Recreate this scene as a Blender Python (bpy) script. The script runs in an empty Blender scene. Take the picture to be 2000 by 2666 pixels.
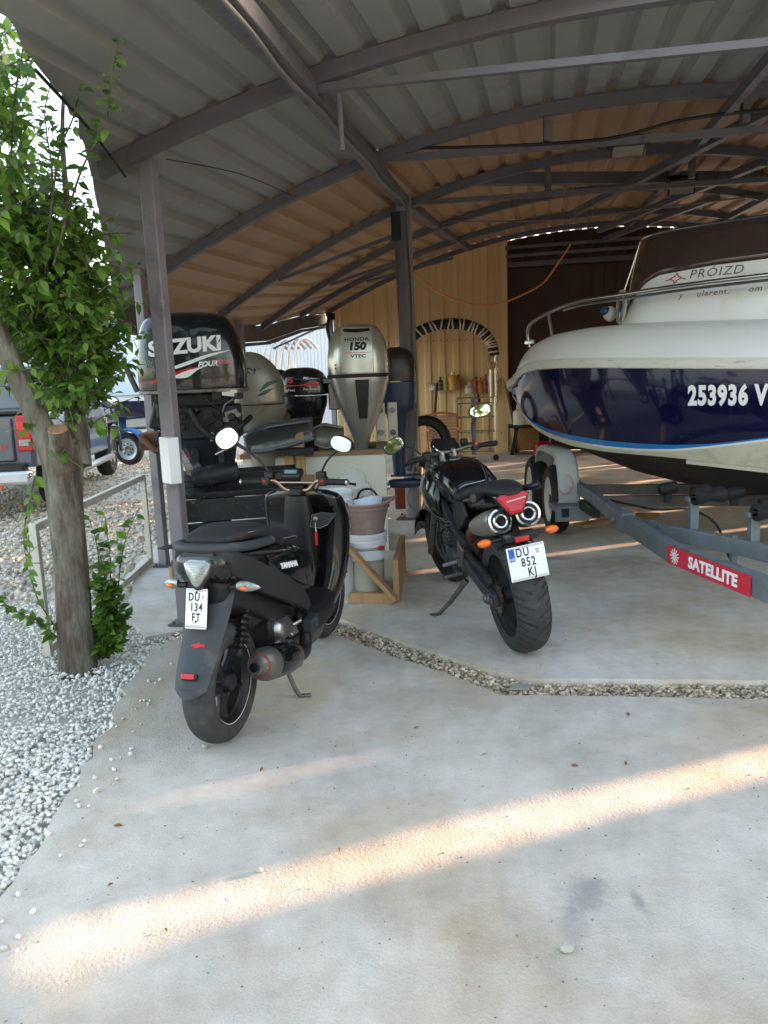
import bpy, math, random
import numpy as np
from mathutils import Vector, Matrix, Euler
random.seed(7); np.random.seed(7)
SC = bpy.context.scene; COL = SC.collection
R = math.radians
# ------------------------------------------------------------ camera
cd = bpy.data.cameras.new('camera'); cam = bpy.data.objects.new('camera', cd); COL.objects.link(cam)
cd.sensor_fit = 'VERTICAL'; cd.sensor_height = 36.0; cd.sensor_width = 27.0
cd.lens = 27.03; cd.clip_start = 0.05; cd.clip_end = 600
pp, rr = R(10.0), R(2.2)
fw = Vector((0, math.cos(pp), -math.sin(pp))); r0 = Vector((1, 0, 0)); u0 = r0.cross(fw)
rt = math.cos(rr) * r0 - math.sin(rr) * u0; up = math.sin(rr) * r0 + math.cos(rr) * u0
Mc = Matrix((rt, up, -fw)).transposed().to_4x4(); Mc.translation = (0, 0, 1.45)
cam.matrix_world = Mc; SC.camera = cam
# ------------------------------------------------------------ light
SUN_AZ, SUN_EL = R(70), R(7.5)          # azimuth clockwise from +Y
w = bpy.data.worlds.new('World'); SC.world = w; w.use_nodes = True
nt = w.node_tree; nt.nodes.clear()
sky = nt.nodes.new('ShaderNodeTexSky'); sky.sky_type = 'NISHITA'; sky.sun_disc = False
sky.sun_elevation = SUN_EL; sky.sun_rotation = SUN_AZ; sky.air_density = 1.0; sky.dust_density = 3.0; sky.ozone_density = .6
bg = nt.nodes.new('ShaderNodeBackground'); bg.inputs[1].default_value = 0.15
wo = nt.nodes.new('ShaderNodeOutputWorld')
hz = nt.nodes.new('ShaderNodeHueSaturation'); hz.inputs['Saturation'].default_value = .76      # thin evening haze whitens the sky
nt.links.new(sky.outputs[0], hz.inputs['Color']); nt.links.new(hz.outputs[0], bg.inputs[0]); nt.links.new(bg.outputs[0], wo.inputs[0])
sl = bpy.data.lights.new('sun', 'SUN'); sl.energy = 4.2; sl.angle = R(0.5); sl.color = (1.0, 0.60, 0.36)
so = bpy.data.objects.new('sun', sl); COL.objects.link(so)
sd = Vector((math.sin(SUN_AZ) * math.cos(SUN_EL), math.cos(SUN_AZ) * math.cos(SUN_EL), math.sin(SUN_EL)))
so.rotation_euler = sd.to_track_quat('Z', 'Y').to_euler(); so.location = (20, 8, 9)
SC.view_settings.view_transform = 'Standard'; SC.view_settings.look = 'None'
SC.view_settings.exposure = 3.2; SC.view_settings.gamma = 1.0; SC.view_settings.use_curve_mapping = False
SC.render.engine = 'CYCLES'; SC.cycles.max_bounces = 8; SC.cycles.diffuse_bounces = 5
# ------------------------------------------------------------ helpers
def S(r, g, b):
    f = lambda c: (c / 12.92 if c <= .04045 else ((c + .055) / 1.055) ** 2.4)
    return (f(r / 255), f(g / 255), f(b / 255))
MATS = {}
def mat(name, col, rough=.5, metal=0., var=.12, scale=6., bump=0., bscale=40., spec=.5, coat=0., island=0., dirt=None, dirt_amt=.0, dscale=3., trans=0., alpha=1., sss=0., ior=1.45, stretch=None):
    if name in MATS: return MATS[name]
    m = bpy.data.materials.new(name); m.use_nodes = True; t = m.node_tree; N = t.nodes; L = t.links
    b = N['Principled BSDF']
    b.inputs['Roughness'].default_value = rough; b.inputs['Metallic'].default_value = metal
    b.inputs['Specular IOR Level'].default_value = spec; b.inputs['Coat Weight'].default_value = coat
    b.inputs['IOR'].default_value = ior
    if trans: b.inputs['Transmission Weight'].default_value = trans
    if alpha < 1: b.inputs['Alpha'].default_value = alpha
    tc = N.new('ShaderNodeTexCoord'); src = tc.outputs['Object']
    if stretch:
        mp = N.new('ShaderNodeMapping'); mp.inputs['Scale'].default_value = stretch
        L.new(src, mp.inputs[0]); src = mp.outputs[0]
    nz = N.new('ShaderNodeTexNoise'); nz.inputs['Scale'].default_value = scale; nz.inputs['Detail'].default_value = 6; nz.inputs['Roughness'].default_value = .65
    L.new(src, nz.inputs['Vector'])
    rp = N.new('ShaderNodeValToRGB'); rp.color_ramp.elements[0].position = .3; rp.color_ramp.elements[1].position = .7
    c = col
    rp.color_ramp.elements[0].color = (*[max(0, x * (1 - var)) for x in c], 1); rp.color_ramp.elements[1].color = (*[min(1, x * (1 + var)) for x in c], 1)
    L.new(nz.outputs['Fac'], rp.inputs[0]); out = rp.outputs[0]
    if dirt is not None:
        n2 = N.new('ShaderNodeTexNoise'); n2.inputs['Scale'].default_value = dscale; n2.inputs['Detail'].default_value = 8; n2.inputs['Roughness'].default_value = .7
        L.new(src, n2.inputs['Vector'])
        r2 = N.new('ShaderNodeValToRGB'); r2.color_ramp.elements[0].position = .62 - dirt_amt * .35; r2.color_ramp.elements[1].position = .78 - dirt_amt * .2
        r2.color_ramp.elements[0].color = (0, 0, 0, 1); r2.color_ramp.elements[1].color = (1, 1, 1, 1)
        L.new(n2.outputs['Fac'], r2.inputs[0])
        mx = N.new('ShaderNodeMix'); mx.data_type = 'RGBA'
        L.new(r2.outputs[0], mx.inputs['Factor']); L.new(out, mx.inputs['A']); mx.inputs['B'].default_value = (*dirt, 1); out = mx.outputs['Result']
        mr = N.new('ShaderNodeMapRange'); mr.inputs['To Min'].default_value = rough; mr.inputs['To Max'].default_value = min(1, rough + .35)
        L.new(r2.outputs[0], mr.inputs[0]); L.new(mr.outputs[0], b.inputs['Roughness'])
    if island:
        g = N.new('ShaderNodeNewGeometry'); hs = N.new('ShaderNodeHueSaturation')
        mr = N.new('ShaderNodeMapRange'); mr.inputs['To Min'].default_value = 1 - island; mr.inputs['To Max'].default_value = 1 + island
        L.new(g.outputs['Random Per Island'], mr.inputs[0]); L.new(mr.outputs[0], hs.inputs['Value']); L.new(out, hs.inputs['Color']); out = hs.outputs[0]
    L.new(out, b.inputs['Base Color'])
    if bump:
        n3 = N.new('ShaderNodeTexNoise'); n3.inputs['Scale'].default_value = bscale; n3.inputs['Detail'].default_value = 5
        L.new(src, n3.inputs['Vector'])
        bp = N.new('ShaderNodeBump'); bp.inputs['Strength'].default_value = bump; bp.inputs['Distance'].default_value = .02
        L.new(n3.outputs['Fac'], bp.inputs['Height']); L.new(bp.outputs[0], b.inputs['Normal'])
    MATS[name] = m
    return m
def tag(o, label=None, cat=None, group=None, kind=None):
    if label: o['label'] = label
    if cat: o['category'] = cat
    if group: o['group'] = group
    if kind: o['kind'] = kind
    return o
def thing(name, label, cat, loc=(0, 0, 0), rot=(0, 0, 0), group=None):
    o = bpy.data.objects.new(name, None); COL.objects.link(o); o.empty_display_size = .1
    o.location = loc; o.rotation_euler = rot
    return tag(o, label, cat, group)
def frame(p0, p1, upv=(0, 0, 1)):
    d = (Vector(p1) - Vector(p0)); l = d.length; d.normalize(); u = Vector(upv)
    if abs(d.dot(u)) > .98: u = Vector((0, 1, 0))
    x = u.cross(d).normalized(); y = d.cross(x)
    return Matrix((x, y, d)).transposed(), l
def T(loc=(0, 0, 0), rot=(0, 0, 0), s=(1, 1, 1)):
    return Matrix.Translation(loc) @ Euler(rot).to_matrix().to_4x4() @ Matrix.Diagonal((*s, 1))
class MB:
    def __init__(self): self.v = []; self.f = []; self.mi = []
    def add(self, vs, fs, mi=0):
        o = len(self.v); self.v += [tuple(v) for v in vs]; self.f += [tuple(i + o for i in f) for f in fs]; self.mi += [mi] * len(fs); return self
    def box(self, c, s, rot=(0, 0, 0), M=None, mi=0, taper=(1, 1)):
        m = (M or Matrix()) @ T(c, rot); x, y, z = s[0] / 2, s[1] / 2, s[2] / 2; tx, ty = taper
        vs = [m @ Vector(p) for p in ((-x, -y, -z), (x, -y, -z), (x, y, -z), (-x, y, -z), (-x * tx, -y * ty, z), (x * tx, -y * ty, z), (x * tx, y * ty, z), (-x * tx, y * ty, z))]
        return self.add(vs, [(0, 3, 2, 1), (4, 5, 6, 7), (0, 1, 5, 4), (1, 2, 6, 5), (2, 3, 7, 6), (3, 0, 4, 7)], mi)
    def beam(self, p0, p1, wx, wy, upv=(0, 0, 1), mi=0):
        m, l = frame(p0, p1, upv); c = (Vector(p0) + Vector(p1)) / 2
        return self.box((0, 0, 0), (wx, wy, l), M=Matrix.Translation(c) @ m.to_4x4(), mi=mi)
    def loft(self, rings, cap=True, closed=True, mi=0):
        n = len(rings[0]); vs = [p for r_ in rings for p in r_]; fs = []
        for i in range(len(rings) - 1):
            for j in range(n if closed else n - 1):
                k = (j + 1) % n; fs.append((i * n + j, i * n + k, (i + 1) * n + k, (i + 1) * n + j))
        if cap and closed: fs.append(tuple(range(n - 1, -1, -1))); fs.append(tuple(range((len(rings) - 1) * n, len(rings) * n)))
        return self.add(vs, fs, mi)
    def tube(self, path, r, n=8, mi=0, closed=False, flat=None):
        P = [Vector(p) for p in path]; m = len(P); rs = r if isinstance(r, (list, tuple)) else [r] * m
        rings = []; prev = None
        for i in range(m):
            if closed: d = P[(i + 1) % m] - P[i - 1]
            else: d = P[min(i + 1, m - 1)] - P[max(i - 1, 0)]
            d.normalize()
            if prev is None:
                u = Vector((0, 0, 1)) if abs(d.z) < .9 else Vector((0, 1, 0)); x = u.cross(d).normalized()
            else:
                x = prev - d * prev.dot(d)
                x = x.normalized() if x.length > 1e-6 else Vector((1, 0, 0))
            prev = x; y = d.cross(x); fl = flat or 1
            rings.append([P[i] + (x * math.cos(2 * math.pi * k / n) + y * math.sin(2 * math.pi * k / n) * fl) * rs[i] for k in range(n)])
        if closed: rings.append(rings[0])
        return self.loft(rings, cap=not closed, mi=mi)
    def lathe(self, prof, n=24, M=None, mi=0, cap=False, a0=0, a1=2 * math.pi):
        M = M or Matrix(); full = abs(a1 - a0 - 2 * math.pi) < 1e-6
        k_ = n if full else n + 1
        rings = [[M @ Vector((r * math.cos(a0 + (a1 - a0) * k / n), r * math.sin(a0 + (a1 - a0) * k / n), z)) for k in range(k_)] for r, z in prof]
        return self.loft(rings, cap=cap, closed=full, mi=mi)
    def prism(self, poly, h, M=None, mi=0, z0=0):
        M = M or Matrix(); n = len(poly)
        if sum(poly[i][0] * poly[(i + 1) % n][1] - poly[(i + 1) % n][0] * poly[i][1] for i in range(n)) < 0: poly = poly[::-1]
        vs = [M @ Vector((x, y, z0)) for x, y in poly] + [M @ Vector((x, y, z0 + h)) for x, y in poly]
        fs = [tuple(range(n - 1, -1, -1)), tuple(range(n, 2 * n))] + [(i, (i + 1) % n, n + (i + 1) % n, n + i) for i in range(n)]
        return self.add(vs, fs, mi)
    def ell(self, c, rad, n=16, m=10, rot=(0, 0, 0), mi=0):
        M = T(c, rot, rad); rings = []
        for i in range(m + 1):
            a = -math.pi / 2 + math.pi * i / m; a = max(min(a, math.pi / 2 - .02), -math.pi / 2 + .02)
            rings.append([M @ Vector((math.cos(a) * math.cos(2 * math.pi * k / n), math.cos(a) * math.sin(2 * math.pi * k / n), math.sin(a))) for k in range(n)])
        return self.loft(rings, mi=mi)
    def build(self, name, mats, parent=None, smooth=35, bevel=0, sub=0, seg=2):
        me = bpy.data.meshes.new(name); me.from_pydata(self.v, [], self.f)
        ms = mats if isinstance(mats, (list, tuple)) else [mats]
        for m_ in ms: me.materials.append(m_)
        if len(ms) > 1: me.polygons.foreach_set('material_index', self.mi)
        me.validate(); me.update()
        if smooth:
            me.polygons.foreach_set('use_smooth', [True] * len(me.polygons)); me.set_sharp_from_angle(angle=R(smooth))
        o = bpy.data.objects.new(name, me); COL.objects.link(o)
        if parent: o.parent = parent
        if sub:
            md = o.modifiers.new('sub', 'SUBSURF'); md.levels = sub; md.render_levels = sub
        if bevel:
            md = o.modifiers.new('bevel', 'BEVEL'); md.width = bevel; md.segments = seg; md.limit_method = 'ANGLE'; md.angle_limit = R(38)
        return o
def sup(cx, cy, a, b, p=2.5, n=28, egg=0):
    """superellipse ring in 2-D"""
    out = []
    for k in range(n):
        t = 2 * math.pi * k / n; c, s = math.cos(t), math.sin(t)
        x = a * math.copysign(abs(c) ** (2 / p), c); y = b * math.copysign(abs(s) ** (2 / p), s)
        out.append((cx + x * (1 + egg * y / b if b else 1), cy + y))
    return out
def cr(keys, steps):
    """Catmull-Rom through key tuples"""
    K = [np.array(k, float) for k in keys]; out = []
    for i in range(len(K) - 1):
        a, b, c, d = K[max(i - 1, 0)], K[i], K[i + 1], K[min(i + 2, len(K) - 1)]
        for s in range(steps):
            t = s / steps
            out.append(.5 * ((2 * b) + (c - a) * t + (2 * a - 5 * b + 4 * c - d) * t * t + (3 * b - a - 3 * c + d) * t ** 3))
    out.append(K[-1]); return out
def loftx(mb, keys, steps=4, n=28, mi=0, egg=0):
    """keys: x, yc, zc, half width y, half height z, power"""
    rings = []
    for x, yc, zc, a, b, p in cr(keys, steps): rings.append([(x, q[0], q[1]) for q in sup(yc, zc, max(a, .001), max(b, .001), max(p, 1.2), n, egg)])
    return mb.loft(rings, mi=mi)
def loftz(mb, keys, steps=4, n=32, mi=0):
    """keys: z, xc, yc, half x, half y, power"""
    rings = []
    for z, xc, yc, a, b, p in cr(keys, steps): rings.append([(q[0], q[1], z) for q in sup(xc, yc, max(a, .001), max(b, .001), max(p, 1.2), n)])
    return mb.loft(rings, mi=mi)
def text(name, s, size, m, parent, M, xs=1., ext=.001, align='CENTER', fn=None, shear=0., bold=0., sp=1.):
    cu = bpy.data.curves.new(name, 'FONT'); cu.body = s; cu.size = size; cu.extrude = ext; cu.align_x = align; cu.align_y = 'CENTER'; cu.shear = shear; cu.offset = bold; cu.resolution_u = 3; cu.space_character = sp
    tmp = bpy.data.objects.new('tmp', cu); COL.objects.link(tmp)
    dg = bpy.context.evaluated_depsgraph_get(); me = bpy.data.meshes.new_from_object(tmp.evaluated_get(dg))
    bpy.data.objects.remove(tmp); bpy.data.curves.remove(cu)
    me.name = name; me.materials.clear(); me.materials.append(m)
    for v in me.vertices:
        p = Vector((v.co.x * xs, v.co.y, v.co.z))
        v.co = fn(p) if fn else M @ p
    o = bpy.data.objects.new(name, me); COL.objects.link(o); o.parent = parent
    return o
def basis(o, x, y, z=None):
    """4x4 matrix with origin o and axes x, y (z = x cross y)"""
    x = Vector(x).normalized(); y = Vector(y); y = (y - x * y.dot(x)).normalized(); z = x.cross(y)
    m = Matrix((x, y, z)).transposed().to_4x4(); m.translation = o; return m
def clone(o, parent=None):
    c = o.copy(); COL.objects.link(c)
    if parent is not None: c.parent = parent
    for ch in list(o.children): clone(ch, c)
    return c
# ============================================================ shared materials
M_tyre = mat('tyre_rubber', S(58, 58, 59), rough=.8, var=.25, scale=14, dirt=S(92, 88, 82), dirt_amt=.2, dscale=7, bump=.15, bscale=120)
M_gloss = mat('gloss_black', S(14, 14, 16), rough=.16, var=.15, scale=5, coat=.5, dirt=S(52, 50, 48), dirt_amt=.06, dscale=9)
M_satin = mat('satin_black', S(27, 27, 29), rough=.45, var=.2, scale=8, dirt=S(66, 64, 62), dirt_amt=.12, dscale=7)
M_matte = mat('matte_black', S(34, 35, 37), rough=.7, var=.2, scale=8, dirt=S(80, 78, 74), dirt_amt=.15, dscale=6)
M_greyp = mat('grey_plastic', S(54, 57, 62), rough=.6, var=.12, scale=10, dirt=S(96, 94, 90), dirt_amt=.15, dscale=8)
M_alu = mat('aluminium', S(176, 176, 178), rough=.35, metal=.9, var=.12, scale=20)
M_chrome = mat('chrome', S(215, 215, 216), rough=.08, metal=1, var=.05)
M_mirror = mat('mirror_glass', S(235, 238, 240), rough=.015, metal=1, var=.0)
M_bronze = mat('bronze_bar', S(168, 140, 118), rough=.3, metal=.9, var=.1)
M_red = mat('red_plastic', S(176, 26, 34), rough=.25, var=.15, coat=.4)
M_redflat = mat('red_print', S(196, 42, 40), rough=.6, var=.1)
M_white = mat('white_paint', S(228, 229, 230), rough=.45, var=.03)
M_plate = mat('plate_white', S(232, 234, 238), rough=.4, var=.02)
M_ink = mat('black_ink', S(20, 20, 22), rough=.6, var=.1)
M_bluei = mat('blue_print', S(40, 88, 176), rough=.5, var=.05)
M_orange = mat('amber_lens', S(232, 108, 26), rough=.2, var=.1, coat=.5)
M_clear = mat('clear_lens', S(150, 152, 150), rough=.2, var=.3, scale=60, metal=.5, coat=.3)
M_rust = mat('rusty_steel', S(98, 72, 60), rough=.7, metal=.3, var=.3, scale=14, dirt=S(124, 66, 44), dirt_amt=.3, dscale=10)
M_dullmetal = mat('dull_metal', S(118, 116, 112), rough=.45, metal=.75, var=.2, scale=12, dirt=S(60, 56, 52), dirt_amt=.3, dscale=14)
WY = Matrix.Rotation(R(-90), 4, 'X')           # lathe axis z -> y
def tyre_bm(mb, Rr, hw, rim_r, pat=None, n=120, m=30, M=None, depth=.004):
    """rounded tyre about the local z axis, tread cut by pat(theta, s) -> bool"""
    M = M or Matrix(); rings = []
    for i in range(n):
        th = 2 * math.pi * i / n; ring_ = []
        for j in range(m + 1):
            s = -1 + 2 * j / m; a = s * R(112)
            hgt = Rr - rim_r; y = hw * math.sin(a) if abs(a) < R(90) else hw * math.copysign(1 - .16 * (abs(a) - R(90)) / R(22), a)
            r = rim_r + hgt * (.42 + .58 * math.cos(a)) if abs(a) < R(90) else rim_r + hgt * .42 * (1 - (abs(a) - R(90)) / R(22))
            if pat and abs(a) < R(80) and pat(th, s): r -= depth
            ring_.append(M @ Vector((r * math.cos(th), r * math.sin(th), y)))
        rings.append(ring_)
    rings.append(rings[0]); mb.loft(rings, cap=False, closed=False); return mb
# ============================================================ SETTING: ground
M_gravelbase = mat('gravel_ground', S(200, 196, 188), rough=.95, var=.25, scale=60, bump=.6, bscale=70)
M_stone = mat('gravel_stone', S(220, 217, 211), rough=.9, var=.12, scale=30, island=.25)
M_stoneb = mat('drain_stone', S(186, 170, 148), rough=.9, var=.2, scale=30, island=.45)
def concrete(name, base, stains=()):
    m = bpy.data.materials.new(name); m.use_nodes = True; t = m.node_tree; N = t.nodes; L = t.links; b = N['Principled BSDF']
    b.inputs['Roughness'].default_value = .85; b.inputs['Specular IOR Level'].default_value = .3
    tc = N.new('ShaderNodeTexCoord')
    def noise(sc, det=6, ro=.6):
        n = N.new('ShaderNodeTexNoise'); n.inputs['Scale'].default_value = sc; n.inputs['Detail'].default_value = det; n.inputs['Roughness'].default_value = ro; L.new(tc.outputs['Object'], n.inputs['Vector']); return n.outputs['Fac']
    def ramp(f, stops):
        r = N.new('ShaderNodeValToRGB'); e = r.color_ramp.elements
        while len(e) < len(stops): e.new(.5)
        for i, (p, c) in enumerate(stops): e[i].position = p; e[i].color = (*c, 1)
        L.new(f, r.inputs[0]); return r.outputs[0]
    def mix(f, a, c, mode='MIX'):
        x = N.new('ShaderNodeMix'); x.data_type = 'RGBA'; x.blend_type = mode
        if isinstance(f, (int, float)): x.inputs['Factor'].default_value = f
        else: L.new(f, x.inputs['Factor'])
        for s_, v in (('A', a), ('B', c)):
            if isinstance(v, tuple): x.inputs[s_].default_value = (*v, 1)
            else: L.new(v, x.inputs[s_])
        return x.outputs['Result']
    c0 = ramp(noise(1.1, 8, .62), [(.30, tuple(x * .76 for x in base)), (.5, tuple(x * .97 for x in base)), (.72, tuple(min(1, x * 1.14) for x in base))])
    fine = ramp(noise(190, 3, .6), [(.3, (.78, .78, .78)), (.7, (1.12, 1.12, 1.12))])
    c1 = mix(.55, c0, fine, 'MULTIPLY')
    mott = ramp(noise(9, 8, .7), [(.35, (.76, .75, .73)), (.6, (1.04, 1.04, 1.05))])
    c2 = mix(.6, c1, mott, 'MULTIPLY')
    tan = ramp(noise(.8, 6, .6), [(.46, (0, 0, 0)), (.64, (1, 1, 1))])
    c3 = mix(tan, c2, mix(1., c2, S(236, 222, 202), 'MULTIPLY'))
    st = ramp(noise(1.7, 9, .72), [(.66, (0, 0, 0)), (.76, (.55, .55, .55))])
    c4 = mix(st, c3, tuple(x * .45 for x in base))
    sp = N.new('ShaderNodeTexVoronoi'); sp.inputs['Scale'].default_value = 16; sp.inputs['Randomness'].default_value = 1; L.new(tc.outputs['Object'], sp.inputs['Vector'])
    spk = ramp(sp.outputs['Distance'], [(.035, (.75, .75, .75)), (.06, (0, 0, 0))])
    c5 = mix(spk, c4, S(96, 86, 74))
    pos = N.new('ShaderNodeSeparateXYZ'); L.new(tc.outputs['Object'], pos.inputs[0])
    def mth(op, a, b_=None):
        q = N.new('ShaderNodeMath'); q.operation = op
        for i_, v in enumerate((a, b_)):
            if v is None: continue
            if isinstance(v, (int, float)): q.inputs[i_].default_value = v
            else: L.new(v, q.inputs[i_])
        return q.outputs[0]
    nzs = noise(7, 6, .7)
    for sx, sy, rx, ry, amt, col_ in stains:
        dx = mth('DIVIDE', mth('SUBTRACT', pos.outputs[0], sx), rx); dy = mth('DIVIDE', mth('SUBTRACT', pos.outputs[1], sy), ry)
        d_ = mth('SQRT', mth('ADD', mth('MULTIPLY', dx, dx), mth('MULTIPLY', dy, dy))); f_ = mth('SUBTRACT', mth('ADD', 1.0, mth('MULTIPLY', mth('SUBTRACT', nzs, .5), 2.4)), d_)
        r_ = N.new('ShaderNodeMapRange'); r_.interpolation_type = 'SMOOTHSTEP'; r_.inputs['From Min'].default_value = 0; r_.inputs['From Max'].default_value = .9; r_.inputs['To Max'].default_value = amt; L.new(f_, r_.inputs[0])
        c5 = mix(r_.outputs[0], c5, col_)
    L.new(c5, b.inputs['Base Color'])
    bp = N.new('ShaderNodeBump'); bp.inputs['Strength'].default_value = .6; bp.inputs['Distance'].default_value = .006
    ad = N.new('ShaderNodeMath'); ad.operation = 'ADD'; L.new(noise(95, 3, .6), ad.inputs[0])
    m2 = N.new('ShaderNodeMath'); m2.operation = 'MULTIPLY'; m2.inputs[1].default_value = .7; L.new(noise(9, 4, .55), m2.inputs[0]); L.new(m2.outputs[0], ad.inputs[1])
    L.new(ad.outputs[0], bp.inputs['Height']); L.new(bp.outputs[0], b.inputs['Normal'])
    return m
M_conc = concrete('concrete_front', S(198, 192, 184), ((.52, 1.95, .10, .13, .55, S(112, 112, 114)), (.46, 1.80, .05, .12, .4, S(120, 120, 122)), (.66, 1.90, .03, .10, .5, S(108, 108, 110)), (-.45, 3.55, .35, .5, .4, S(186, 160, 122)), (.15, 3.3, .5, .22, .3, S(160, 150, 136)), (-1.15, 3.6, .12, .7, .4, S(168, 146, 116)), (1.2, 2.0, .25, .12, .35, S(150, 140, 118)), (.2, 1.55, .5, .1, .3, S(166, 150, 130)))); M_conc2 = concrete('concrete_inner', S(218, 213, 206), ((1.78, 5.6, .55, .35, .5, S(132, 124, 110)), (1.3, 5.85, .3, .12, .5, S(118, 110, 98)), (.8, 3.95, .16, .10, .35, S(120, 118, 116)), (-.9, 5.2, .5, .7, .35, S(150, 134, 112)), (.9, 8.5, .8, .8, .25, S(160, 146, 124))))
g = MB(); g.add([(-120, -120, -.05), (120, -120, -.05), (120, 160, -.05), (-120, 160, -.05)], [(0, 1, 2, 3)])
tag(g.build('ground', M_gravelbase, smooth=0), kind='structure')
def wob(p, q, n, amp, seed):
    rs = random.Random(seed); out = []
    for i in range(n):
        t = i / n; d = (q[1] - p[1], p[0] - q[0]); l = math.hypot(*d); k = rs.uniform(-amp, amp) if i else 0
        out.append((p[0] + (q[0] - p[0]) * t + d[0] / l * k, p[1] + (q[1] - p[1]) * t + d[1] / l * k))
    return out
def ring(pts, n, amp, seed):
    out = []
    for i in range(len(pts)): out += wob(pts[i], pts[(i + 1) % len(pts)], n if i in amp else 1, amp.get(i, 0), seed + i)
    return out
# slab edges (drain strip between them)
front = ring([(-1.11, 1.55), (-1.06, 1.0), (-1.0, -4), (9, -4), (9, 2.85), (3.0, 3.05), (1.645, 3.15), (.82, 3.27), (.50, 3.305), (.285, 3.58), (.03, 3.83), (-.33, 4.27), (-.75, 4.50), (-1.33, 4.16), (-1.30, 3.75), (-1.22, 2.92), (-1.15, 2.1)], 12, {4: .006, 5: .006, 6: .006, 7: .006, 8: .006, 9: .006, 10: .008, 11: .01, 12: .02, 13: .03, 14: .03, 15: .03, 16: .03}, 3)
inner = ring([(9, 3.05), (3.0, 3.25), (1.744, 3.354), (.923, 3.452), (.645, 3.482), (.423, 3.682), (.055, 4.098), (-.328, 4.574), (-.72, 4.72), (-1.42, 4.33), (-1.66, 4.7), (-2.06, 6.2), (-2.15, 7.5), (-1.3, 14.0), (-.9, 17), (9, 15)], 12, {0: .006, 1: .006, 2: .006, 3: .006, 4: .006, 5: .006, 6: .006, 7: .01, 8: .02, 9: .01, 10: .01}, 30)
m = MB(); m.prism(front, .06, z0=-.06); tag(m.build('concrete_apron', M_conc, smooth=0), kind='structure')
m = MB(); m.prism(inner, .06, z0=-.06); tag(m.build('concrete_floor', M_conc2, smooth=0), kind='structure')
def inpoly(x, y, poly):
    c = False; n = len(poly); j = n - 1
    for i in range(n):
        if (poly[i][1] > y) != (poly[j][1] > y) and x < (poly[j][0] - poly[i][0]) * (y - poly[i][1]) / (poly[j][1] - poly[i][1]) + poly[i][0]: c = not c
        j = i
    return c
ico = np.array([(0, .53, .85), (0, -.53, .85), (0, .53, -.85), (0, -.53, -.85), (.53, .85, 0), (-.53, .85, 0), (.53, -.85, 0), (-.53, -.85, 0), (.85, 0, .53), (-.85, 0, .53), (.85, 0, -.53), (-.85, 0, -.53)])
icf = np.array([(0, 1, 8), (0, 9, 1), (0, 5, 9), (0, 4, 5), (0, 8, 4), (1, 6, 8), (1, 7, 6), (1, 9, 7), (2, 10, 3), (2, 4, 10), (2, 5, 4), (2, 11, 5), (2, 3, 11), (3, 10, 6), (3, 6, 7), (3, 7, 11), (4, 8, 10), (5, 11, 9), (6, 10, 8), (7, 9, 11)])
def stones(name, pts, rmin, rmax, material, zoff):
    n = len(pts); rng = np.random.default_rng(n); P = np.array(pts)
    sz = rng.uniform(rmin, rmax, (n, 1)) * rng.uniform(.6, 1.25, (n, 3)); sz[:, 2] *= .75
    V = ico[None] * sz[:, None, :] * rng.uniform(.72, 1.25, (n, 12, 1))
    a = rng.uniform(0, 6.283, n); b = rng.uniform(-.6, .6, n)
    ca, sa, cb, sb = np.cos(a)[:, None], np.sin(a)[:, None], np.cos(b)[:, None], np.sin(b)[:, None]
    x, y, z = V[..., 0], V[..., 1], V[..., 2]; y, z = y * cb - z * sb, y * sb + z * cb; x, y = x * ca - y * sa, x * sa + y * ca
    W = np.stack([x + P[:, :1], y + P[:, 1:2], z + P[:, 2:3] + zoff], -1).reshape(-1, 3)
    F = (icf[None] + (np.arange(n) * 12)[:, None, None]).reshape(-1, 3)
    me = bpy.data.meshes.new(name); me.vertices.add(len(W)); me.vertices.foreach_set('co', W.ravel())
    me.loops.add(F.size); me.loops.foreach_set('vertex_index', F.ravel()); me.polygons.add(len(F)); me.polygons.foreach_set('loop_start', np.arange(len(F)) * 3); me.polygons.foreach_set('loop_total', np.full(len(F), 3))
    me.update(calc_edges=True); me.materials.append(material)
    o = bpy.data.objects.new(name, me); COL.objects.link(o); return tag(o, kind='stuff')
rs = random.Random(11); pts = []
def scatter(x0, x1, y0, y1, n, far=False):
    for _ in range(n):
        x, y = rs.uniform(x0, x1), rs.uniform(y0, y1)
        if x < -.56 * y - .35: continue
        if inpoly(x, y, front) or inpoly(x, y, inner):
            # a few strays spill over the slab edge
            if not (x < -1.0 and y < 4.4 and rs.random() < .022 and inpoly(x + .11, y, front) and not inpoly(x - .16, y, front)): continue
            pts.append((x, y, .006)); continue
        pts.append((x, y, rs.uniform(-.034, -.008)))
scatter(-3.2, -1.0, 1.3, 3.2, 24000); scatter(-3.8, -1.0, 3.2, 5.2, 17000)
o = stones('gravel', pts, .006, .0135, M_stone, 0); tag(o, 'pale grey crushed stone gravel beside the concrete slab', 'gravel')
pts = []; scatter(-7, -1.9, 5.2, 10, 9000); scatter(-9, -2.2, 10, 16, 4500)
M_stonefar = mat('yard_stone', S(198, 188, 172), rough=.9, var=.15, scale=30, island=.3)
o = stones('yard_gravel', pts, .012, .03, M_stonefar, 0); tag(o, 'tan gravel of the parking yard beyond the tree', 'gravel')
pts = []
for _ in range(42000):
    x, y = rs.uniform(-1.6, 3.2), rs.uniform(2.9, 4.8)
    if x > 2.9 or inpoly(x, y, front) or inpoly(x, y, inner) or (x < -1.36): continue
    if not (inpoly(x, y - .30, front) and inpoly(x, y + .35, inner)): continue
    pts.append((x, y, rs.uniform(-.048, -.018)))
o = stones('drain_gravel', pts[:6500], .006, .0155, M_stoneb, 0); tag(o, 'strip of tan gravel between the two concrete slabs', 'gravel')
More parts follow.
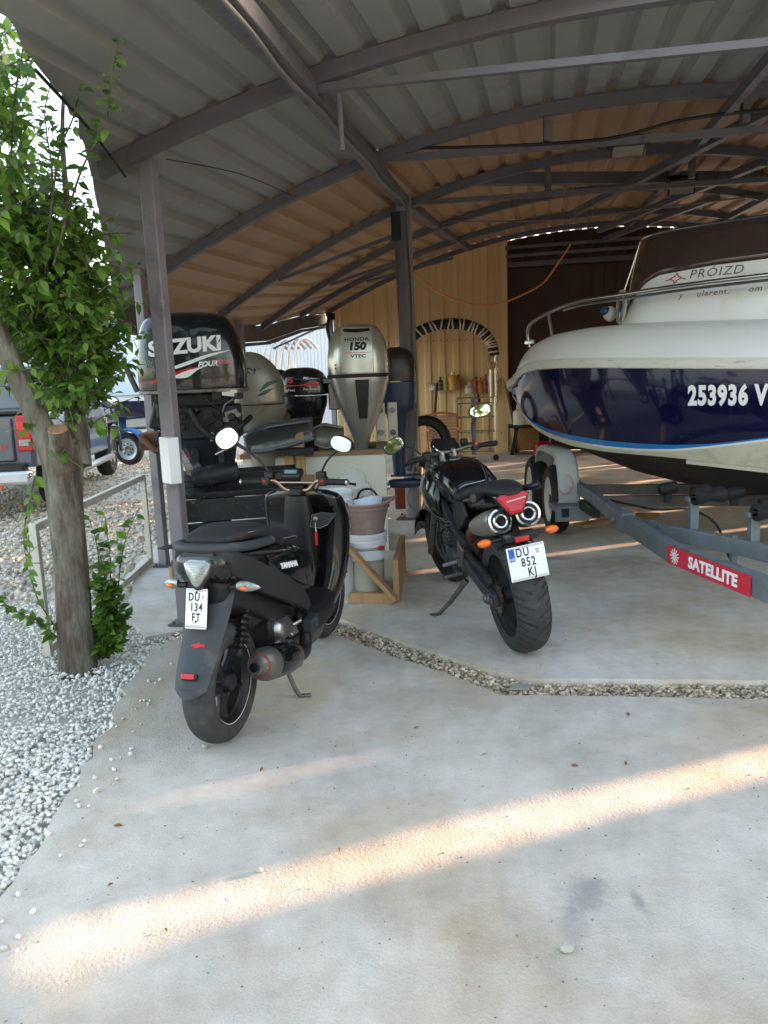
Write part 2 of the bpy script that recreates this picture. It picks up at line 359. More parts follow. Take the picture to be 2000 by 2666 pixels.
# ============================================================ SHED
AZ = R(12.3); AX = Vector((math.sin(AZ), math.cos(AZ), 0)); VX = Vector((math.cos(AZ), -math.sin(AZ), 0))
UU = [2, 4.0, 5.9, 7.9, 9.9, 12.0, 14.2]; KK = [-.048, -.0595, -.0709, -.078, -.0735, -.0595, -.0535]; VV = [.5, .534, .578, .606, .60, .65, .733]; ZZ = [2.97, 3.139, 3.306, 3.454, 3.56, 3.69, 3.88]
def zr(u, v): return float(np.interp(u, UU, ZZ) + np.interp(u, UU, KK) * (v - np.interp(u, UU, VV)) ** 2)
def uv(u, v, z): p = AX * u + VX * v; return Vector((p.x, p.y, z))
TR_V = [-3.52, -3.4164, -2.379, -2.1515, -2.016, -1.9448, -1.856, -1.78]; TR_U = [6.0, 5.799, 3.914, 3.4236, 3.0838, 2.83, 2.591, 2.3]
def utrim(v): return float(np.interp(v, TR_V, TR_U))
UEND = 14.75; VR = 5.2
FE_V = [-1.78, -1.1, -.65, .15, 1.0, 5.3]; FE_U = [2.3, 2.95, 3.3, 3.8, 3.85, 3.85]    # front edge of the sheets
def veave(u): return -3.48 - (u - 5.9) * .075
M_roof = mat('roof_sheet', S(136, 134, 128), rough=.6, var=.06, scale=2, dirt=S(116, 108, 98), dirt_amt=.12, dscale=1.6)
M_roof_warm_lit = mat('roof_sheet_warm_lit', S(158, 126, 94), rough=.6, var=.06, scale=2, dirt=S(134, 102, 72), dirt_amt=.12, dscale=1.6)  # warm bounced sunlight on the back bays put into the sheet colour
M_steel = mat('painted_steel', S(94, 90, 93), rough=.55, var=.08, scale=5, dirt=S(72, 66, 66), dirt_amt=.25, dscale=5)
M_steel2 = mat('dark_steel', S(86, 82, 84), rough=.5, var=.15, scale=6)
M_cream = mat('cream_wall_sheet', S(206, 172, 122), rough=.55, var=.03, scale=2, dirt=S(184, 150, 104), dirt_amt=.06, dscale=1.2)
M_dark = mat('dark_brown_sheet', S(62, 44, 36), rough=.7, var=.15, scale=3)
M_black = mat('black_rubber', S(24, 24, 25), rough=.65, var=.2, scale=20)
shed = thing('boat_shed', 'open grey steel shed with a curved corrugated roof over the motorcycles and boat', 'shed')
PIT = .21
prof = [(0, 0), (.105, 0), (.130, .032), (.172, .032), (.197, 0)]     # one trapezoid of the sheet
def roofz(u, v, h): return zr(u, v) + h
# sheets: 5 pitches wide, overlapping in the length
NP = int((VR + 3.9) / PIT)
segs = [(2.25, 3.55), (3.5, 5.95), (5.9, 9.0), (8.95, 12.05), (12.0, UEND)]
v0 = -4.15
rsr = random.Random(5)
for s0 in range(0, int((VR - v0) / PIT), 5):
    for si, (ua, ub) in enumerate(segs):
        mb = MB(); dz = .004 * (si % 2) + .002 * rsr.random()
        vl = [v0 + (s0 + k) * PIT + p for k in range(5) for p, _ in prof]; hl = [h for k in range(5) for _, h in prof]
        vl.append(v0 + (s0 + 5) * PIT); hl.append(0)
        rows = []
        for v, h in zip(vl, hl):
            lo = max(ua, utrim(v) if v < -1.78 else float(np.interp(v, FE_V, FE_U)))
            col = []
            for k in range(9):
                u = lo + (ub - lo) * k / 8
                col.append((u, v, h))
            ok = lo < ub - .02
            rows.append((col, ok))
        fs = []; vs = []
        for j in range(len(rows) - 1):
            (c0, a), (c1, b) = rows[j], rows[j + 1]
            if not (a and b): continue
            for k in range(8):
                q = [c0[k], c1[k], c1[k + 1], c0[k + 1]]
                if sum(x[1] for x in q) / 4 < veave(sum(x[0] for x in q) / 4) - .02: continue
                o_ = len(vs); vs += [uv(x[0], x[1], roofz(x[0], x[1], x[2]) + dz) for x in q]; fs.append((o_, o_ + 1, o_ + 2, o_ + 3))
        if fs:
            mb.add(vs, fs); ob = mb.build('roof_sheet', M_roof_warm_lit if si >= 2 else M_roof, shed, smooth=0)
            md = ob.modifiers.new('weld', 'WELD'); md.merge_threshold = .0005
            md = ob.modifiers.new('solid', 'SOLIDIFY'); md.thickness = .002; md.offset = 1
# ribs (arched square tubes under the sheets)
def arch(name, u, va, vb, w=.06, h=.08, drop=.0, n=40, m_=M_steel):
    rings = []
    for i in range(n + 1):
        v = va + (vb - va) * i / n; z = zr(u, v) - .004 - drop
        rings.append([uv(u - w / 2, v, z), uv(u + w / 2, v, z), uv(u + w / 2, v, z - h), uv(u - w / 2, v, z - h)])
    mb = MB(); mb.loft(rings); return mb.build(name, m_, shed, smooth=30)
for u, va in ((4.0, -2.36), (5.9, -3.42), (7.9, -3.55), (9.9, -3.7), (12.0, -3.85), (13.95, -3.98)):
    arch('rib', u, va, VR)
# upper ribs carry a lower chord + struts (trusses) over the right side
def chord(u, va, vb, d0, d1, hang):
    mb = MB(); n = 24; rings = []
    for i in range(n + 1):
        t = i / n; v = va + (vb - va) * t; z = zr(u, va) - .12 + (zr(u, vb) - .12 - zr(u, va) + .12) * t - hang * math.sin(math.pi * t)
        rings.append([uv(u - .02, v, z), uv(u + .02, v, z), uv(u + .02, v, z - .05), uv(u - .02, v, z - .05)])
    mb.loft(rings); mb.build('truss_chord', M_steel, shed, smooth=30)
for u, hang in ((4.0, 0), (5.9, .0), (7.9, .0)):
    va, vb = -1.30, 3.2
    zl = {4.0: 2.87, 5.9: 3.01, 7.9: 3.11}.get(u, zr(u, va) - .13)
    mb = MB(); mb.beam(uv(u, va, zl + .01), uv(u, vb, zl - .07), .035 if u < 5 else .045, .035 if u < 5 else .045); mb.build('truss_chord', M_steel, shed, smooth=0)
    for v in (-.01, 1.28, 2.5):
        if u > 5 and zr(u, v) - .1 - zl > .05:
            mb = MB(); mb.beam(uv(u, v, zl + .02), uv(u, v, zr(u, v) - .09), .05, .05); mb.build('truss_strut', M_steel, shed, smooth=0)
# left-hand small chord seen between ribs three and four
for u in (7.9, 9.9, 12.0):
    zl = zr(u, -1.40) - .28
    mb = MB(); mb.beam(uv(u, -1.4, zl), uv(u, -2.75, zr(u, -2.75) - .10), .035, .035); mb.build('truss_chord', M_steel, shed, smooth=0)
# longitudinal girder on the middle posts
for a, b in ((2.75, 7.75), (7.75, 13.9)):
    mb = MB(); pa, pb = uv(a, -1.12 if a < 3 else -1.36, zr(a, -1.28 if a < 3 else -1.36) - .055), uv(b, -1.36, zr(b, -1.36) - .055)
    mb.beam(pa, pb, .10, .08); mb.build('girder', M_steel, shed, smooth=0, bevel=.006)
# lengthwise bars high under the ridge on the right
for v in (1.15, 2.3, 3.3):
    mb = MB(); mb.beam(uv(4.2, v, zr(4.2, v) - .14), uv(13.9, v + .1, zr(13.9, v + .1) - .14), .05, .07); mb.build('purlin', M_steel, shed, smooth=0)
for (ua, va), (ub, vb) in (((5.95, 1.55), (9.85, .25)), ((7.95, 1.9), (11.9, .7)), ((9.95, 1.9), (13.8, .9))):
    mb = MB(); mb.beam(uv(ua, va, zr(ua, va) - .10), uv(ub, vb, zr(ub, vb) - .30), .07, .07); mb.build('brace', M_steel, shed, smooth=0)
# tie beam from the middle post to the right
tz = 3.30
mb = MB(); p0 = Vector((.262, 7.86, tz + .01)); p1 = Vector((5.2, 8.43, tz)); mb.beam(p0, p1, .10, .11); mb.build('tie_beam', M_steel, shed, smooth=0, bevel=.006)
# posts
M_post = mat('post_paint', S(132, 126, 132), rough=.55, var=.06, scale=4, dirt=S(108, 98, 96), dirt_amt=.2, dscale=5)
def post(name, base, topz, w, bevel=.008, tilt=(0, 0), plate=True, rnd=False, m_=None):
    m_ = m_ or M_post; mb = MB(); b = Vector(base); t = Vector((b.x + tilt[0], b.y + tilt[1], topz))
    if rnd: mb.tube([b, t], w / 2, n=20)
    else: mb.beam(b, t, w, w, upv=AX)
    o = mb.build(name, m_, shed, smooth=40, bevel=0 if rnd else bevel)
    if plate:
        mb = MB(); mb.box((b.x, b.y, b.z + .007), (w * 2.0, w * 2.0, .012), rot=(0, 0, -AZ))
        for sx in (-1, 1):
            for sy in (-1, 1): mb.lathe([(.011, 0), (.011, .02), (0, .02)], 6, M=T((b.x + sx * w * .75, b.y + sy * w * .75, b.z + .012)))
        mb.build('base_plate', M_steel2, o, smooth=0)
    return o
post('post', (-1.24, 4.56, 0), zr(4.0, -2.2) + .0, .085)
post('post', (-1.80, 6.10, 0), zr(5.75, -3.1) - .02, .07)
post('post', (-1.62, 9.35, 0), zr(9.4, -3.6) - .05, .08)
mp = post('post', (.301, 7.81, 0), 3.24, .15, rnd=True)
# wrapped sheet round the middle post
mb = MB(); mb.lathe([(.088, .5), (.092, 1.2), (.086, 1.9), (.098, 2.5), (.09, 3.0)], 14, M=T((.301, 7.81, 0)), a0=R(150), a1=R(300)); mb.build('post_sleeve', M_steel2, mp, smooth=60)
mb = MB(); mb.box((.22, 7.78, 2.86), (.09, .12, .26)); mb.build('switch_box', M_black, mp, bevel=.006)
# eave fascia at the left
mb = MB(); a, b = 5.85, 14.2
for (u1, u2) in ((a, 8.0), (8.0, 10.2), (10.2, 12.2), (12.2, b)):
    mb = MB(); q0, q1 = uv(u1 + .003, veave(u1) + .03, zr(u1, veave(u1)) - .10), uv(u2 - .003, veave(u2) + .03, zr(u2, veave(u2)) - .10)
    mb.beam(q0, q1, .02, .20); mb.build('fascia_board', M_steel, shed, smooth=0)
    mb = MB(); d = Vector((0, 0, -.13)); mb.beam(q0 + d + VX * .01, q1 + d + VX * .01, .06, .04); mb.build('eave_rail', M_steel, shed, smooth=0)
# corner post and pipe at the back left
post('post', uv(14.0, -3.93, 0), 2.6, .09)
# ------------------------------------------------ back wall, sheet by sheet
uw = 14.25; wl, wr = -3.93, -.79
def trap_wall(p0, du, width, zb, ztop, mat_, parent, name, pit=.24, depth=.03, nrm=None):
    """vertical trapezoid sheet; du unit along, nrm outward"""
    vs = []; fs = []; n = max(1, int(round(width / pit))); prof_ = ((0, 0), (.42, 0), (.52, 1), (.88, 1), (.98, 0))
    row = [(i * pit + a * pit, h * depth) for i in range(n) for a, h in prof_] + [(n * pit, 0)]
    for s_, h in row:
        q = p0 + du * s_ + nrm * h
        vs.append((q.x, q.y, zb)); vs.append((q.x, q.y, ztop(s_)))
    for i in range(len(row) - 1): fs.append((2 * i, 2 * i + 2, 2 * i + 3, 2 * i + 1))
    mb = MB(); mb.add(vs, fs); o = mb.build(name, mat_, parent, smooth=0)
    md = o.modifiers.new('solid', 'SOLIDIFY'); md.thickness = .002
    return o
x = wl
while x < wr - .05:
    wd = min(1.05, wr - x)
    trap_wall(uv(uw, x, 0), VX, wd, 0.0, lambda s_, x=x: zr(14.2, x + s_) - .03, M_cream, shed, 'wall_sheet', pit=wd / max(1, round(wd / .26)), nrm=-AX)
    x += 1.05
mb = MB(); mb.box((0, .06, 1.865), (.10, .26, 3.73), M=Matrix.Translation(uv(uw - .03, wr + .02, 0)) @ T(rot=(0, 0, -AZ))); mb.build('door_jamb', M_cream, shed, smooth=0, bevel=.004)
# dark sliding doors right of the cream wall
for k in range(2):
    mb = MB(); c = uv(uw + .12 + .03 * (k % 2), wr + .75 + k * 1.42, 1.62)
    mb.box((0, 0, 0), (1.45, .03, 3.22), M=Matrix.Translation(c) @ T(rot=(0, 0, -AZ)))
    for j in range(7): mb.box((-.62 + j * .205, -.02, 0), (.03, .012, 3.2), M=Matrix.Translation(c) @ T(rot=(0, 0, -AZ)))
    mb.build('sliding_door', M_dark, shed, smooth=0)
mb = MB(); mb.beam(uv(uw - .02, wr, 3.29), uv(uw - .02, 5.1, 3.29), .06, .08); mb.build('door_track', M_steel2, shed, smooth=0)
for dz in (.12, .26):
    mb = MB(); mb.beam(uv(uw - .1, wr + .05, 3.31 + dz), uv(uw - .1, 5.1, 3.33 + dz), .04, .05); mb.build('door_rail', M_steel, shed, smooth=0)
x = wr
while x < 5.0:
    trap_wall(uv(uw + .2, x, 0), VX, 1.05, 3.20, lambda s_, x=x: zr(14.2, x + s_) - .04, M_dark, shed, 'gable_sheet', pit=.2625, nrm=-AX); x += 1.05
sc_ = MB()
for k in range(26):
    for zz in (.35, 2.05): sc_.ell(uv(uw - .034, wl + .08 + k * .12, zz), (.012, .012, .012), 6, 4)
tag(sc_.build('wall_screws', M_steel2, shed), kind='stuff')
# right-hand posts of the shed (beyond the boat)
for u in (4.0, 5.9, 7.9, 9.9, 12.0, 14.0): post('post', uv(u, 5.0, 0), zr(u, 5.0) - .08, .11)
# ============================================================ unseen container stacks added at the right to block and slit the sun
M_sun_blocker = [mat('sun_blocker_grey', S(120, 126, 128), rough=.6, var=.1, scale=2), mat('sun_blocker_red', S(128, 70, 58), rough=.6, var=.1, scale=2), mat('sun_blocker_green', S(84, 104, 92), rough=.6, var=.1, scale=2)]
def container(y0, y1, z0, h, m_, x=12.0, ln=6.0, lab=''):  # unseen container added to block the sun
    t = thing('sun_blocker', lab, 'container', (x, (y0 + y1) / 2, z0), (0, 0, R(20)), group='unseen containers added to shape the sunlight'); wd = (y1 - y0) * .94
    mb = MB(); n = 14; poly = []
    for i in range(n):
        a = wd / n
        for s_, q in ((.1, 0), (.35, .03), (.65, .03), (.9, 0)): poly.append((q, -wd / 2 + (i + s_) * a))
    poly = [(0, -wd / 2)] + poly + [(0, wd / 2), (ln, wd / 2), (ln, -wd / 2)]
    mb.prism(poly, h - .16, z0=.08); mb.build('body', m_, t, smooth=0)
    for zz in (.05, h - .05):
        mb = MB(); mb.box((ln / 2, 0, zz), (ln + .02, wd + .0, .09)); mb.build('rail', m_, t, smooth=0)
rows = [(-3.0, -.6), (-.58, 1.8), (1.82, 3.4), (3.42, 5.54), (5.64, 6.29), (6.70, 7.145), (7.20, 9.83), (9.885, 10.94), (11.02, 12.1), (12.3, 12.75)]  # gaps between the unseen stacks let the sun strips through
for i, (a, b) in enumerate(rows):
    for lv in range(2): container(a, b, lv * 2.62, 2.6, M_sun_blocker[(i * 2 + lv) % 3], lab='%s container, %s one of the %s unseen stack added to block the sun' % (('grey', 'red', 'green')[(i * 2 + lv) % 3], ('lower', 'upper')[lv], ('first', 'second', 'third', 'fourth', 'fifth', 'sixth', 'seventh', 'eighth', 'ninth', 'tenth')[i]))

# timber crates standing behind the boat
M_wood = mat('weathered_wood', S(142, 116, 88), rough=.8, var=.25, scale=5, stretch=(1, 1, 8), dirt=S(86, 70, 56), dirt_amt=.25, dscale=5)
M_pine = mat('pine_board', S(176, 142, 104), rough=.75, var=.2, scale=6, stretch=(8, 1, 1), dirt=S(120, 92, 66), dirt_amt=.2, dscale=6)
def crate(x, y, sx, sy, h, rz, label):
    t = thing('timber_crate', label, 'crate', (x, y, 0), (0, 0, rz), 'timber crates behind the boat')
    for dx in (-sx / 2 + .03, sx / 2 - .03):
        for dy in (-sy / 2 + .03, sy / 2 - .03): mb = MB(); mb.box((dx, dy, h / 2), (.06, .06, h)); mb.build('corner_post', M_wood, t, smooth=0)
    n = int(h / .14)
    for i in range(n):
        z = .07 + i * h / n
        for dx in (-sx / 2 - .011, sx / 2 + .011): mb = MB(); mb.box((dx, 0, z), (.02, sy, h / n * .86)); mb.build('slat', M_wood, t, smooth=0)
        for dy in (-sy / 2 - .011, sy / 2 + .011): mb = MB(); mb.box((0, dy, z), (sx - .01, .02, h / n * .86)); mb.build('slat', M_wood, t, smooth=0)
    mb = MB(); mb.box((0, 0, h - .02), (sx - .02, sy - .02, .03)); mb.build('lid', M_wood, t, smooth=0)
# ivy leaves: unseen, added to narrow or dim the sun between container stacks
def occluder(y0, y1, z0, z1, n, label, seed):
    r_ = random.Random(seed); V = []; F = []
    k_ = 1 if z1 < 3 else 1.5; q = [(a_, b_ * k_, c_ * k_) for a_, b_, c_ in ((0, -.04, -.05), (0, .04, -.05), (.01, .06, .02), (.0, 0, .07), (-.01, -.06, .02))]
    for _ in range(n):
        z = z0 + (z1 - z0) * r_.random() ** .8; y = r_.uniform(y0, y1) + r_.gauss(0, .012); a = r_.uniform(-.7, .7); b = len(V)
        for p in q: V.append((r_.uniform(-.01, .01) + p[1] * math.sin(a) * .6, p[1] * math.cos(a) + y, p[2] + z))
        F.append(tuple(range(b, b + 5)))
    mb = MB(); mb.add(V, F); o = mb.build('occluder', mat('occluder_leaf', (.05, .10, .025), rough=.5, var=.3), None, smooth=0); o.location = (11.9, 0, 0); tag(o, label, 'occluder', kind='stuff')
occluder(6.60, 6.75, 0, 1.57, 700, 'ivy added out of view to narrow the wide sun gap low down', 1); occluder(6.26, 6.33, 0, 1.75, 260, 'thin ivy strand added out of view to roughen the sun gap edge', 2)
occluder(5.50, 5.575, 0, 2.4, 160, 'loose ivy strand added out of view to dim a narrow sun gap', 3); occluder(6.60, 6.66, 1.5, 2.4, 60, 'sparse ivy added out of view higher in the wide sun gap', 4)
occluder(12.75, 18.5, 0, 5.0, 3500, 'loose leaf screen added out of view to dim the sun inside the shed', 9)
occluder(12.75, 20.0, 2.15, 4.3, 6500, 'dense leaf screen added out of view to keep sun off the yard', 10)
occluder(7.11, 7.23, 0, 1.66, 420, 'lower leaf screen added out of view to shorten the faint sun streak', 11); occluder(7.11, 7.23, 1.80, 2.7, 220, 'upper leaf screen added out of view to shorten the faint sun streak', 12)
# ============================================================ BOAT
boat = thing('motor_boat', 'white and navy cabin boat with the number 253936 raised above the trailer', 'boat', (1.30, 7.55, 0), (0, 0, R(90 + 53)))
# local: +x = bow direction, boat runs aft along -x, +y = port (the side seen)
M_gel = mat('white_gelcoat', S(222, 224, 226), rough=.22, var=.03, scale=2, coat=.3, dirt=S(196, 190, 178), dirt_amt=.1, dscale=2)
M_cream_gel = mat('cream_gelcoat', S(196, 188, 170), rough=.5, var=.05, scale=3, dirt=S(150, 138, 118), dirt_amt=.3, dscale=2.5)
M_navy = mat('navy_gelcoat', S(14, 15, 50), rough=.12, var=.06, scale=2, coat=.6, dirt=S(60, 62, 92), dirt_amt=.04, dscale=12)
M_antif = mat('black_antifouling', S(48, 46, 45), rough=.85, var=.2, scale=5, dirt=S(84, 80, 74), dirt_amt=.25, dscale=3)
M_lblue = mat('light_blue_stripe', S(34, 118, 190), rough=.2, var=.04, coat=.4)
M_tint = mat('brown_tinted_glass', S(70, 56, 52), rough=.1, var=.06, scale=2, coat=.6, alpha=.86)
M_steelrail = mat('stainless_rail', S(176, 176, 174), rough=.22, metal=1, var=.06)
ST = [0, .06, .15, .3, .5, .8, 1.2, 1.6, 2.0, 2.5, 3.2, 4.2, 4.0]
def ip(s, xs, ys): return float(np.interp(s, xs, ys))
def smooth_table(xs, ys):
    g = np.linspace(xs[0], xs[-1], 160); y = np.interp(g, xs, ys); k = np.ones(7) / 7
    ypad = np.pad(y, 3, mode='edge'); return g, np.convolve(ypad, k, 'valid')
tab = {
 'rb': smooth_table([0, .06, .15, .3, .5, .8, 1.2, 1.8, 2.5, 3.5, 4.0], [.01, .09, .20, .36, .53, .73, .91, 1.06, 1.12, 1.14, 1.08]),
 'rz': smooth_table([0, .06, .15, .3, .5, .8, 1.2, 1.8, 2.5, 4.0], [1.29, 1.34, 1.40, 1.455, 1.48, 1.485, 1.475, 1.45, 1.42, 1.34]),
 'kz': smooth_table([0, .06, .15, .3, .5, .8, 1.2, 1.8, 2.5, 4.0], [1.25, 1.10, .99, .89, .80, .68, .53, .41, .32, .28]),
 'cz': smooth_table([0, .06, .15, .3, .5, .8, 1.2, 1.8, 2.5, 4.0], [1.255, 1.12, 1.02, .925, .855, .80, .775, .765, .72, .60]),
 'cb': smooth_table([0, .06, .15, .3, .5, .8, 1.2, 1.8, 2.5, 4.0], [.005, .035, .09, .19, .32, .52, .72, .90, .99, 1.0]),
 'bz': smooth_table([0, .15, .3, .5, .8, 1.2, 1.5, 1.8, 2.1, 2.7, 4, 4.0], [1.262, 1.06, .99, .935, .90, .872, .862, .865, .885, .98, 1.12, 1.22]),
 'lz': smooth_table([0, .15, .3, .5, .8, 1.2, 1.5, 1.8, 2.1, 2.7, 4, 4.0], [1.258, 1.045, .965, .90, .855, .822, .815, .828, .868, .968, 1.11, 1.21])}
def tv(k, s): return ip(s, *tab[k])
def side(s, z):     # half breadth of the topside at height z
    cz, cb, rz, rb = tv('cz', s), tv('cb', s), tv('rz', s), tv('rb', s)
    t = max(0, min(1, (z - cz) / max(rz - cz, .01))); return cb + (rb - cb) * (t ** .8) + .03 * math.sin(math.pi * t) * min(1, s)
SS = [i * .04 for i in range(0, 25)] + [1.0 + i * .1 for i in range(0, 16)] + [2.6 + i * .28 for i in range(6)]
def strip(zlo, zhi, n, sg, off=0.):
    rows = []
    for s in SS:
        a, b = zlo(s), zhi(s); rows.append([(-s, sg * (side(s, a + (b - a) * k / n) + off), a + (b - a) * k / n) for k in range(n + 1)])
    return rows
def hull_part(name, zlo, zhi, n, m_, off=0.):
    mb = MB()
    for sg in (1, -1): mb.loft(strip(zlo, zhi, n, sg, off), cap=False, closed=False)
    return mb.build(name, m_, boat, smooth=60)
hull_part('topside', lambda s: tv('bz', s), lambda s: tv('rz', s), 10, M_navy)
hull_part('light_blue_stripe', lambda s: max(tv('lz', s), tv('cz', s)), lambda s: max(tv('bz', s), tv('cz', s)), 3, M_lblue)
hull_part('lower_side', lambda s: tv('cz', s), lambda s: max(tv('lz', s), tv('cz', s)), 4, M_cream_gel)
hull_part('white_line', lambda s: tv('lz', s) - .012, lambda s: tv('lz', s) + .004 if s > 1.0 else tv('lz', s) - .012, 1, M_gel, .002)
mb = MB()
for sg in (1, -1): mb.loft([[(-s, sg * tv('cb', s) * k / 5, tv('kz', s) + (tv('cz', s) - tv('kz', s)) * (k / 5) ** 1.15) for k in range(6)] for s in SS], cap=False, closed=False)
mb.build('hull_bottom', M_antif, boat, smooth=50)
mb = MB(); rings = []
for s in SS:
    if s < 1.9: continue
    rings.append([(-s, tv('cb', s) - .05, tv('cz', s) + .005), (-s, tv('cb', s) + .035, tv('cz', s) - .005), (-s, tv('cb', s) + .03, tv('cz', s) - .03), (-s, tv('cb', s) - .05, tv('cz', s) - .03)])
mb.loft(rings); mb.build('spray_rail', M_cream_gel, boat)
s = 4.0; mb = MB(); mb.add([(-s, -tv('rb', s), tv('rz', s)), (-s, tv('rb', s), tv('rz', s)), (-s, tv('cb', s), tv('cz', s)), (-s, 0, tv('kz', s)), (-s, -tv('cb', s), tv('cz', s))], [(0, 1, 2, 3, 4)]); mb.build('transom', M_gel, boat, smooth=0)
# rub rail moulding
mb = MB()
for sg in (1, -1):
    rings = []
    for s in SS:
        b, z = tv('rb', s), tv('rz', s); rings.append([(-s + (.02 if s < .05 else 0), sg * (b - .02), z - .03), (-s + (.03 if s < .05 else 0), sg * (b + .028), z - .02), (-s + (.035 if s < .05 else 0), sg * (b + .036), z + .02), (-s + (.03 if s < .05 else 0), sg * (b + .02), z + .055), (-s, sg * (b - .03), z + .055)])
    mb.loft(rings)
mb.ell((.02, 0, 1.305), (.045, .045, .05)); mb.build('rub_rail', mat('rub_rail_white', S(206, 202, 192), rough=.45, var=.06, dirt=S(70, 62, 58), dirt_amt=.12, dscale=9, stretch=(1, 1, 6)), boat, smooth=60)
# bulwark and deck above the rail
dk_z = smooth_table([0, .06, .15, .3, .6, 1.0, 1.5, 2.5, 4.0], [1.34, 1.44, 1.54, 1.65, 1.735, 1.765, 1.765, 1.72, 1.62]); dk_i = smooth_table([0, .1, .3, .6, 1, 4.0], [.0, .03, .08, .13, .16, .18])
def dz(s): return ip(s, *dk_z)
def dh(s): return max(.004, tv('rb', s) - ip(s, *dk_i))
mb = MB(); rings = []
for s in SS:
    b, z, d = tv('rb', s), tv('rz', s), dz(s); h = dh(s); row = []
    for k in range(7): t = k / 6; row.append((-s, b + (h - b) * (t ** 1.7), z + .05 + (d - z - .05) * (1 - (1 - t) ** 1.25)))
    row.append((-s, h - .03, d + .012)); row.append((-s, h * .5, d + .03)); row.append((-s, 0, d + .04))
    rings.append(row)
mb.loft(rings, cap=False, closed=False); mb.loft([[(x, -y, z) for x, y, z in r_] for r_ in rings], cap=False, closed=False); mb.build('deck', M_gel, boat, smooth=60)
# cabin
plan = [(-1.08, .0), (-1.10, .30), (-1.18, .50), (-1.30, .64), (-1.50, .74), (-1.9, .79), (-3.0, .82), (-3.6, .80)]
def cab(zf, zt, k0=0., k1=0.):
    pts2 = [Vector((p[0], p[1], 0)) for p in cr(plan, 4)]; a = []
    for p in pts2: a.append(p)
    return a
P2 = [(float(p[0]), float(p[1])) for p in cr(plan, 4)]
def cab_top(x):  # height of the white side
    return ip(-x, [1.08, 1.16, 1.26, 1.36, 1.48, 1.9, 4.4], [1.86, 1.90, 1.98, 2.07, 2.125, 2.15, 2.17])
def cab_ring(t, zt, lean): return [(x - lean * t * .25, y * (1 - .06 * lean * t), 0) for x, y in P2]
mb = MB()
for sg in (1, -1):
    rows = []
    for x, y in P2: rows.append([(x - .10 * k / 5, sg * y * (1 - .05 * k / 5), 1.72 + (cab_top(x) - 1.72) * k / 5) for k in range(6)])
    mb.loft(rows, cap=False, closed=False)
cabin = mb.build('cabin', M_gel, boat, smooth=60)
mb = MB()
for sg in (1, -1):
    rows = []
    for x, y in P2:
        z0_, z1_ = cab_top(x) - .004, 2.45; rows.append([(x - .10 - .10 * (k / 5) ** 1.5, sg * (y * .95 - .004) * (1 - .12 * k / 5), z0_ + (z1_ - z0_) * k / 5) for k in range(6)])
    mb.loft(rows, cap=False, closed=False)
ws = mb.build('windscreen', M_tint, cabin, smooth=60); ws.modifiers.new('s', 'SOLIDIFY').thickness = .006
top_path = [(x - .20, (y * .95 - .004) * .88, 2.455) for x, y in P2]
mb = MB(); mb.tube(top_path, .011, n=8); mb.tube([(x, -y, z) for x, y, z in top_path], .011, n=8); mb.build('top_rail', M_steelrail, ws)
mb = MB(); x0, y0 = P2[5]; mb.tube([(x0 - .02, y0 * .97, cab_top(x0)), (x0 - .20, y0 * .84, 2.45)], .010, n=8); mb.build('screen_post', M_steelrail, ws)
# roof panel edge inside the screen (dark interior)
mb = MB(); mb.box((-2.5, 0, 2.05), (1.6, 1.1, .5)); mb.build('cabin_interior', mat('dark_interior', S(30, 24, 22), rough=.9, var=.2), cabin)
# porthole on the rounded corner
i = 9; (xa, ya), (xb, yb) = P2[i], P2[i + 1]; tg = Vector((xa - xb, ya - yb, 0)).normalized(); nr = Vector((-tg.y, tg.x, 0)); nr = nr if nr.y > 0 else -nr
pc = Vector(((xa + xb) / 2 - .03, (ya + yb) / 2 * .985, 1.93)) + nr * .004
Mp = basis(pc, -tg, (-.0, -.10, 1))
if (Mp.to_3x3() @ Vector((0, 0, 1))).dot(nr) < 0: Mp = basis(pc, tg, (0, -.10, 1))
mb = MB(); o_ = [(math.cos(a) * .085, math.sin(a) * .115) for a in [2 * math.pi * k / 28 for k in range(28)]]
mb.loft([[Mp @ Vector((x * 1.16, y * 1.14, -.02)) for x, y in o_], [Mp @ Vector((x * 1.16, y * 1.14, .008)) for x, y in o_], [Mp @ Vector((x, y, .012)) for x, y in o_], [Mp @ Vector((x, y, .004)) for x, y in o_]], cap=False); ph = mb.build('porthole', M_cream_gel, cabin)
mb = MB(); mb.loft([[Mp @ Vector((x, y, .002)) for x, y in o_], [Mp @ Vector((x * .9, y * .9, .007)) for x, y in o_]]); mb.build('glass', mat('porthole_glass', S(54, 56, 60), rough=.08, var=.1, coat=1), ph)
# navigation lamp at the cabin front
mb = MB(); mb.ell((-1.05, .26, 1.90), (.06, .05, .065)); nl = mb.build('deck_lamp', M_gel, cabin); mb = MB(); mb.ell((-1.02, .285, 1.925), (.045, .04, .04)); mb.build('lens', mat('teal_lens', S(30, 92, 112), rough=.15, var=.1), nl)
